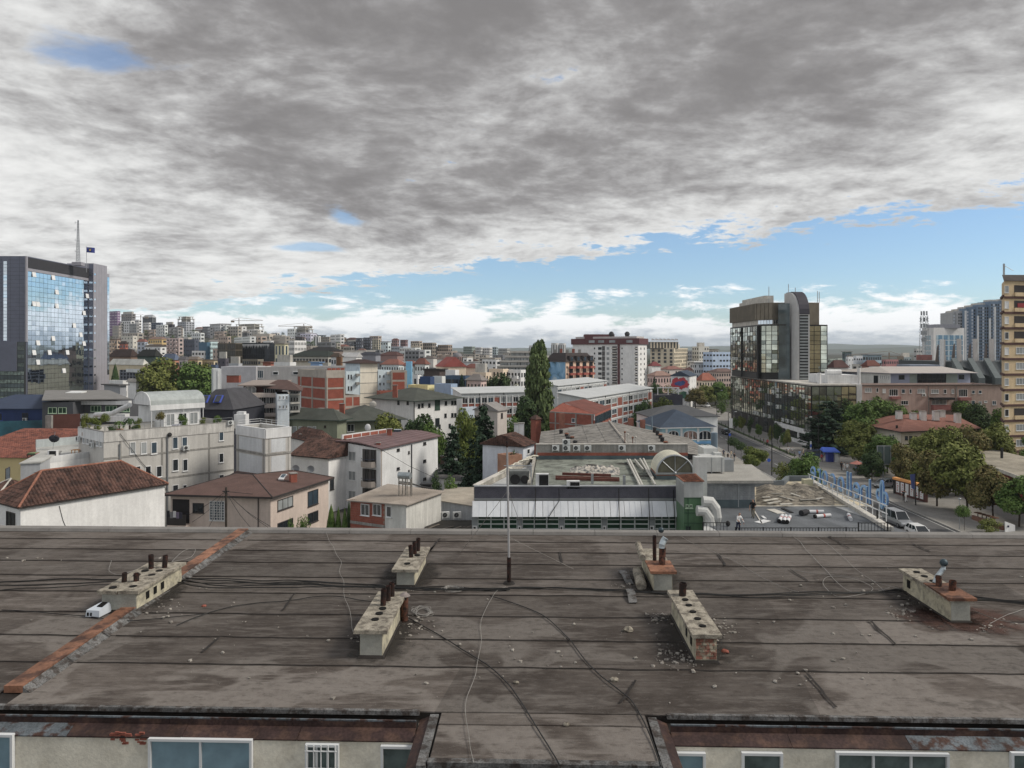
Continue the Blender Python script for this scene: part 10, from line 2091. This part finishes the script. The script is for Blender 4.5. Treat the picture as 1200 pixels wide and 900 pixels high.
def car(label,loc,rz,paint,kind='hatch',group='vehicles on the boulevard'):
 L_,W_,H_={'hatch':(4.1,1.72,1.48),'van':(4.7,1.9,2.),'suv':(4.5,1.82,1.68)}[kind];t=T('parked_car' if kind!='van' else 'van',label,'car' if kind!='van' else 'van',loc,group);t.o.rotation_euler=(0,0,rz)
 def put(n_,mb,m_,par=None,sm=False):o=link(bpy.data.objects.new(n_,mb.mesh(n_,m_,smooth=sm)));o.parent=par or t.o;return o
 hl=L_/2;bel=.92 if kind!='van' else 1.05;nose=.68 if kind!='van' else .85
 secs=[(-hl,.42,.62),(-hl+.12,.28,nose),(-hl+1.,.22,bel-.06),(-hl+1.25,.22,bel),(hl-.5,.22,bel+.03),(hl-.08,.28,bel),(hl,.40,.74)];mb=MB();n=6
 for x,z0,z1 in secs:
  w=W_/2*(.86 if abs(x)>hl-.05 else .97 if abs(x)>hl-.3 else 1)
  for a_,z in((-w*.92,z0),(-w,(z0+z1)/2),(-w*.93,z1),(w*.93,z1),(w,(z0+z1)/2),(w*.92,z0)):mb.v.append((a_,x,z))
 for k in rg(len(secs)-1):
  for j in rg(n):mb.f.append((k*n+j,k*n+(j+1)%n,(k+1)*n+(j+1)%n,(k+1)*n+j))
 mb.f+=[tuple(rg(n))[::-1],tuple((len(secs)-1)*n+j for j in rg(n))];b=put('body',mb,paint)
 c0,c1,r0_,r1_=(-hl+1.05,hl-.12,-hl+(1.85 if kind!='van' else 1.75),hl-(.55 if kind=='hatch' else .3));wb,wt=W_/2*.91,W_/2*.74;z0,z1=bel-.01,H_
 gl=MB();gl.hexa([(-wb,c0,z0),(wb,c0,z0),(wb,c1,z0),(-wb,c1,z0)],[(-wt,r0_,z1-.05),(wt,r0_,z1-.05),(wt,r1_,z1-.05),(-wt,r1_,z1-.05)]);put('window',gl,GLD);rf=MB();rf.hexa([(-wt-.03,r0_-.05,z1-.05),(wt+.03,r0_-.05,z1-.05),(wt+.03,r1_+.05,z1-.05),(-wt-.03,r1_+.05,z1-.05)],[(-wt*.9,r0_+.1,z1),(wt*.9,r0_+.1,z1),(wt*.9,r1_-.1,z1),(-wt*.9,r1_-.1,z1)]);put('roof',rf,paint)
 for s_ in(-1,1):
  for f_ in(0,.42,.72,1):
   pl=MB();xb,xt=c0+(c1-c0)*f_,r0_+(r1_-r0_)*f_;pl.hexa([(s_*wb-.03,xb-.04,z0),(s_*wb+.03,xb-.04,z0),(s_*wb+.03,xb+.04,z0),(s_*wb-.03,xb+.04,z0)],[(s_*wt-.03,xt-.04,z1-.04),(s_*wt+.03,xt-.04,z1-.04),(s_*wt+.03,xt+.04,z1-.04),(s_*wt-.03,xt+.04,z1-.04)]);put('window_pillar',pl,paint)
 for s_ in(-1,1):
  for x in(-hl+.82,hl-.8):
   w=MB();w.cyl((s_*(W_/2-.2),x,.31),(s_*(W_/2+.01),x,.31),.31,n=14);o=put('wheel',w,BLK_);w=MB();w.cyl((s_*(W_/2+.0),x,.31),(s_*(W_/2+.025),x,.31),.19,n=12);put('rim',w,ST_,o)
  h=MB();h.box(s_*W_*.30-.17,-hl-.02,.58,s_*W_*.30+.17,-hl+.1,.74);put('headlight',h,M('headlight_glass',(.6,.62,.64,1),.1));h=MB();h.box(s_*W_*.36-.12,hl-.06,.68,s_*W_*.36+.12,hl+.02,.9);put('tail_light',h,M('tail_light_red',(.3,.02,.02,1),.3));h=MB();h.box(s_*(W_/2+.06)-.09,c0+.35,bel,s_*(W_/2+.06)+.09,c0+.5,bel+.14);put('mirror',h,paint)
 h=MB();h.box(-W_*.3,-hl-.025,.36,W_*.3,-hl+.05,.54);put('grille',h,BLK_);h=MB();h.box(-.26,-hl-.035,.44,.26,-hl-.02,.55);put('number_plate',h,WH);return t
SILVP,WHTP,DKP,NVP=M('silver_car_paint',(.45,.47,.50,1),.25,.6,var=.04),M('white_car_paint',(.70,.71,.72,1),.3,var=.04),M('black_car_paint',(.02,.021,.024,1),.2,var=.05),M('blue_car_paint',(.05,.07,.13,1),.25,.3,var=.05)
def onst(x,y,z=.03):p=onz(x,y,z);return(p.x,p.y,z)
car('silver grey van driving past the near end of the letter sign',onst(1052,615),.06,SILVP,'van');car('white car roof just showing above the flat roof edge',onst(1077,629),.0,WHTP);car('silver hatchback parked at the end of the poster wall',onst(1036,571,.17),-1.2,SILVP);car('dark car with white front parked by the blue canopy kiosk',onst(953,536,.17),-1.35,NVP,'suv');car('white van far up the boulevard by the street trees',onst(827,477,.17),.3,WHTP,'van');car('dark car at the zebra crossing up the boulevard',onst(851,509),.05,DKP)
p=V_(onst(972,541,.16));k_=T('canopy_kiosk','small kiosk with a bright blue canopy by the huge fir','kiosk',p);BLU=M('bright_blue_canopy',C(36,84,190,1.25),.7);k_.q('canopy',('hexa',[p+V_(v)for v in((-1.9,-1.4,2.2),(1.7,-1.6,2.1),(1.8,1.2,2.4),(-1.6,1.2,2.5))],[p+V_(v)for v in((-1.8,-1.3,2.4),(1.6,-1.5,2.3),(1.5,1.,2.9),(-1.2,1.,3.))]),BLU)
for a_ in((-1.7,-1.2),(1.5,-1.4),(1.6,1.),(-1.5,1.)):mb=MB();mb.cyl(p+V_((a_[0],a_[1],0)),p+V_((a_[0],a_[1],2.3)),.05,n=6);k_.p('post',mb,ST_)
k_.q('cooler',('box',p.x-.6,p.y-.5,.17,p.x+.7,p.y+.6,2.),M('blue_cooler',C(50,66,150,1.2),.5));k_.q('fridge',('box',p.x+.9,p.y-1.,.17,p.x+1.5,p.y+.2,1.8),WH)
a0,a1=V_(onst(1047,578,.16)),V_(onst(1085,589,.16));pf_=Face(a0,a1);pw=T('poster_wall','long dark poster wall with an orange top edge and red printed posters','poster wall',(a0+a1)/2);pw.q('wall',('B',pf_,0,pf_.L,-.35,0,.17,2.5),M('dark_red_panel',C(84,48,44,1.2),.7));pw.q('orange_edge',('B',pf_,-.1,pf_.L+.1,-.6,.12,2.503,2.85),M('orange_edge',C(224,142,44,1.3),.6));pw.q('dark_end',('B',pf_,-.02,.5,-.36,.02,.17,2.49),BLK_)
rr=random.Random(3)
for k in rg(6):
 s0=.7+k*(pf_.L-.9)/6;s1=s0+(pf_.L-.9)/6-.35;mb=MB();mb.B(pf_,s0,s1,.0,.04,.55,2.3);o=pw.p('poster',mb,WH);mb=MB()
 for j in rg(4 if k!=2 else 0):z=.8+.35*j;mb.B(pf_,s0+.15+.2*rr.random(),s1-.15-.3*rr.random(),.04,.05,z,z+.18)
 pw.p('red_print',mb,M('poster_red',C(170,50,56,1.2),.8),o)
def post(name,label,cat,x,y,h,r_=.06,z=.16,m_=DK_):p=V_(onst(x,y,z));t=T(name,label,cat,p);t.q('pole',('cyl',p,p+U(h),r_,r_*.7,8),m_);return t,p
t,p=post('banner_pole','dark pole with a blue feather banner before the poster wall','banner',1073,592,4.9,.09);t.q('banner',('hexa',[p+V_(v)for v in((-.62,0,2.6),(-.1,0,2.4),(-.1,.03,2.4),(-.62,.03,2.6))],[p+V_(v)for v in((-.85,0,4.7),(-.1,0,4.8),(-.1,.03,4.8),(-.85,.03,4.7))]),M('blue_banner',C(84,98,160,1.2),.8))
t,p=post('banner_pole','pole with a white and blue feather banner by the dark parked car','banner',951.5,535,3.6);t.q('banner',('box',p.x-.45,p.y,1.6,p.x-.06,p.y+.04,3.6),WH);t.q('blue_print',('box',p.x-.44,p.y-.02,2.2,p.x-.07,p.y-.003,2.9),BLU)
t,p=post('billboard','tall glass billboard box on a steel post beside the hedge','billboard',1035,563,3.2,.14,m_=ST_);t.q('panel',('box',p.x-1.1,p.y-.15,3.2,p.x+1.2,p.y+.2,6.4),M('dull_glass_panel',C(84,100,100,1.1),.15));mb=MB()
for b_ in((-1.25,3.05,1.35,3.2),(-1.25,6.41,1.35,6.56),(-1.25,3.2,-1.11,6.41),(1.21,3.2,1.35,6.41),(-.05,3.21,.1,6.4)):mb.box(p.x+b_[0],p.y-.22,b_[1],p.x+b_[2],p.y-.155,b_[3])
t.p('frame',mb,ST_)
def lamp(label,x,y,h,side):
 t,p=post('street_lamp',label,'street lamp',x,y,h,.11);t.q('arm',('Tb',[p+U(h),p+V_((side*.6,0,h+.3)),p+V_((side*1.5,0,h+.35))],.05,6),DK_);t.q('lamp_head',('ball',p+V_((side*1.7,0,h+.32)),.3,8,5,(1.3,.6,.4)),ST_)
lamp('dark street lamp right of the yellow green roundish tree',904.5,557,9.6,1);lamp('street lamp at the zebra crossing',853.5,529,9.,1);lamp('street lamp by the blue canopy kiosk',959,535,8.5,-1);lamp('far street lamp beside the dark glass tower',840,488,9,1)
for x,y,lab in((901,553,'small blue traffic sign on a post beside the dark street lamp'),(855,520,'round blue traffic sign at the zebra crossing')):t,p=post('traffic_sign',lab,'traffic sign',x,y,2.6,.04,m_=ST_);mb=MB();mb.cyl(p+V_((0,-.06,2.3)),p+V_((0,-.04,2.3)),.34,n=16);t.p('plate',mb,BLU)
t,p=post('banner_pole','white banner hanging on the pole at the zebra crossing','banner',855,514,6.);t.q('banner',('box',p.x-.1,p.y-.05,3.,p.x+.8,p.y-.02,5.6),WH)
t,p=post('park_lamp','slim grey park lamp left of the clipped tree on a stem','lamp',1124.5,620,4.,.05,m_=ST_);t.q('lamp_head',('ball',p+U(4.05),.22,8,5,(1,1,.5)),ST_)
p=V_(onst(1186,624,.1));sb_=T('sign_board','white slanting sign board with a small dark emblem at the park edge','sign',p);sb_.q('board',('hexa',[p+V_(v)for v in((-.9,0,.02),(.75,.5,.02),(.75,.62,.02),(-.9,.12,.02))],[p+V_(v)for v in((-.9,0,1.45),(.75,.5,.85),(.75,.62,.85),(-.9,.12,1.45))]),WH);sb_.q('emblem',('box',p.x-.55,p.y+.03,.75,p.x-.35,p.y+.095,1.),NAVY)
for k in rg(15):D=236-k*5.2;q=al_(RX1+1.,D);mb=MB();mb.cyl((q.x,q.y,.15),(q.x,q.y,1.15),.07,n=7);mb.ball((q.x,q.y,1.17),.09,7,4);so_('bollard','thin dark bollard in the line along the far kerb of the boulevard','bollard',mb,DK_,group='bollards along the far kerb')
for k in rg(5):c=V_(onst(1146+5*k,607+1.5*k,.1));t=T('cafe_table',('first','second','third','fourth','fifth')[k]+' brown cafe table under the park trees, counted from the boulevard','table',c,'cafe tables under the park trees');mb=MB();mb.cyl(c+U(.72),c+U(.77),.5,n=12);t.p('tabletop',mb,_M['wood_brown']);mb=MB();mb.cyl(c,c+U(.72),.06,n=7);t.p('leg',mb,DK_)
fe=MB();a0,a1=V_(onst(1140,609,.1)),V_(onst(1176,622,.1));fe.B(Face(a0,a1),0,(a1-a0).length,-.15,.15,.1,.75);so_('planter_wall','long low reddish brown planter wall under the park trees','planter',fe,M('planter_brown',C(110,74,58,1.2),.9,var=.2))
pm=MB();c=V_(onst(1013,560,.17));um=T('cafe_umbrella','faded red umbrella behind the round ball shrub','umbrella',c+V_((0,3,0)));c=um.loc;mb=MB();mb.cyl(c,c+U(2.3),.04,n=6);um.p('pole',mb,ST_);um.q('canopy',('cyl',c+U(2.2),c+U(2.75),1.3,.05,10),M('faded_red_cloth',C(160,96,84,1.2),.9))
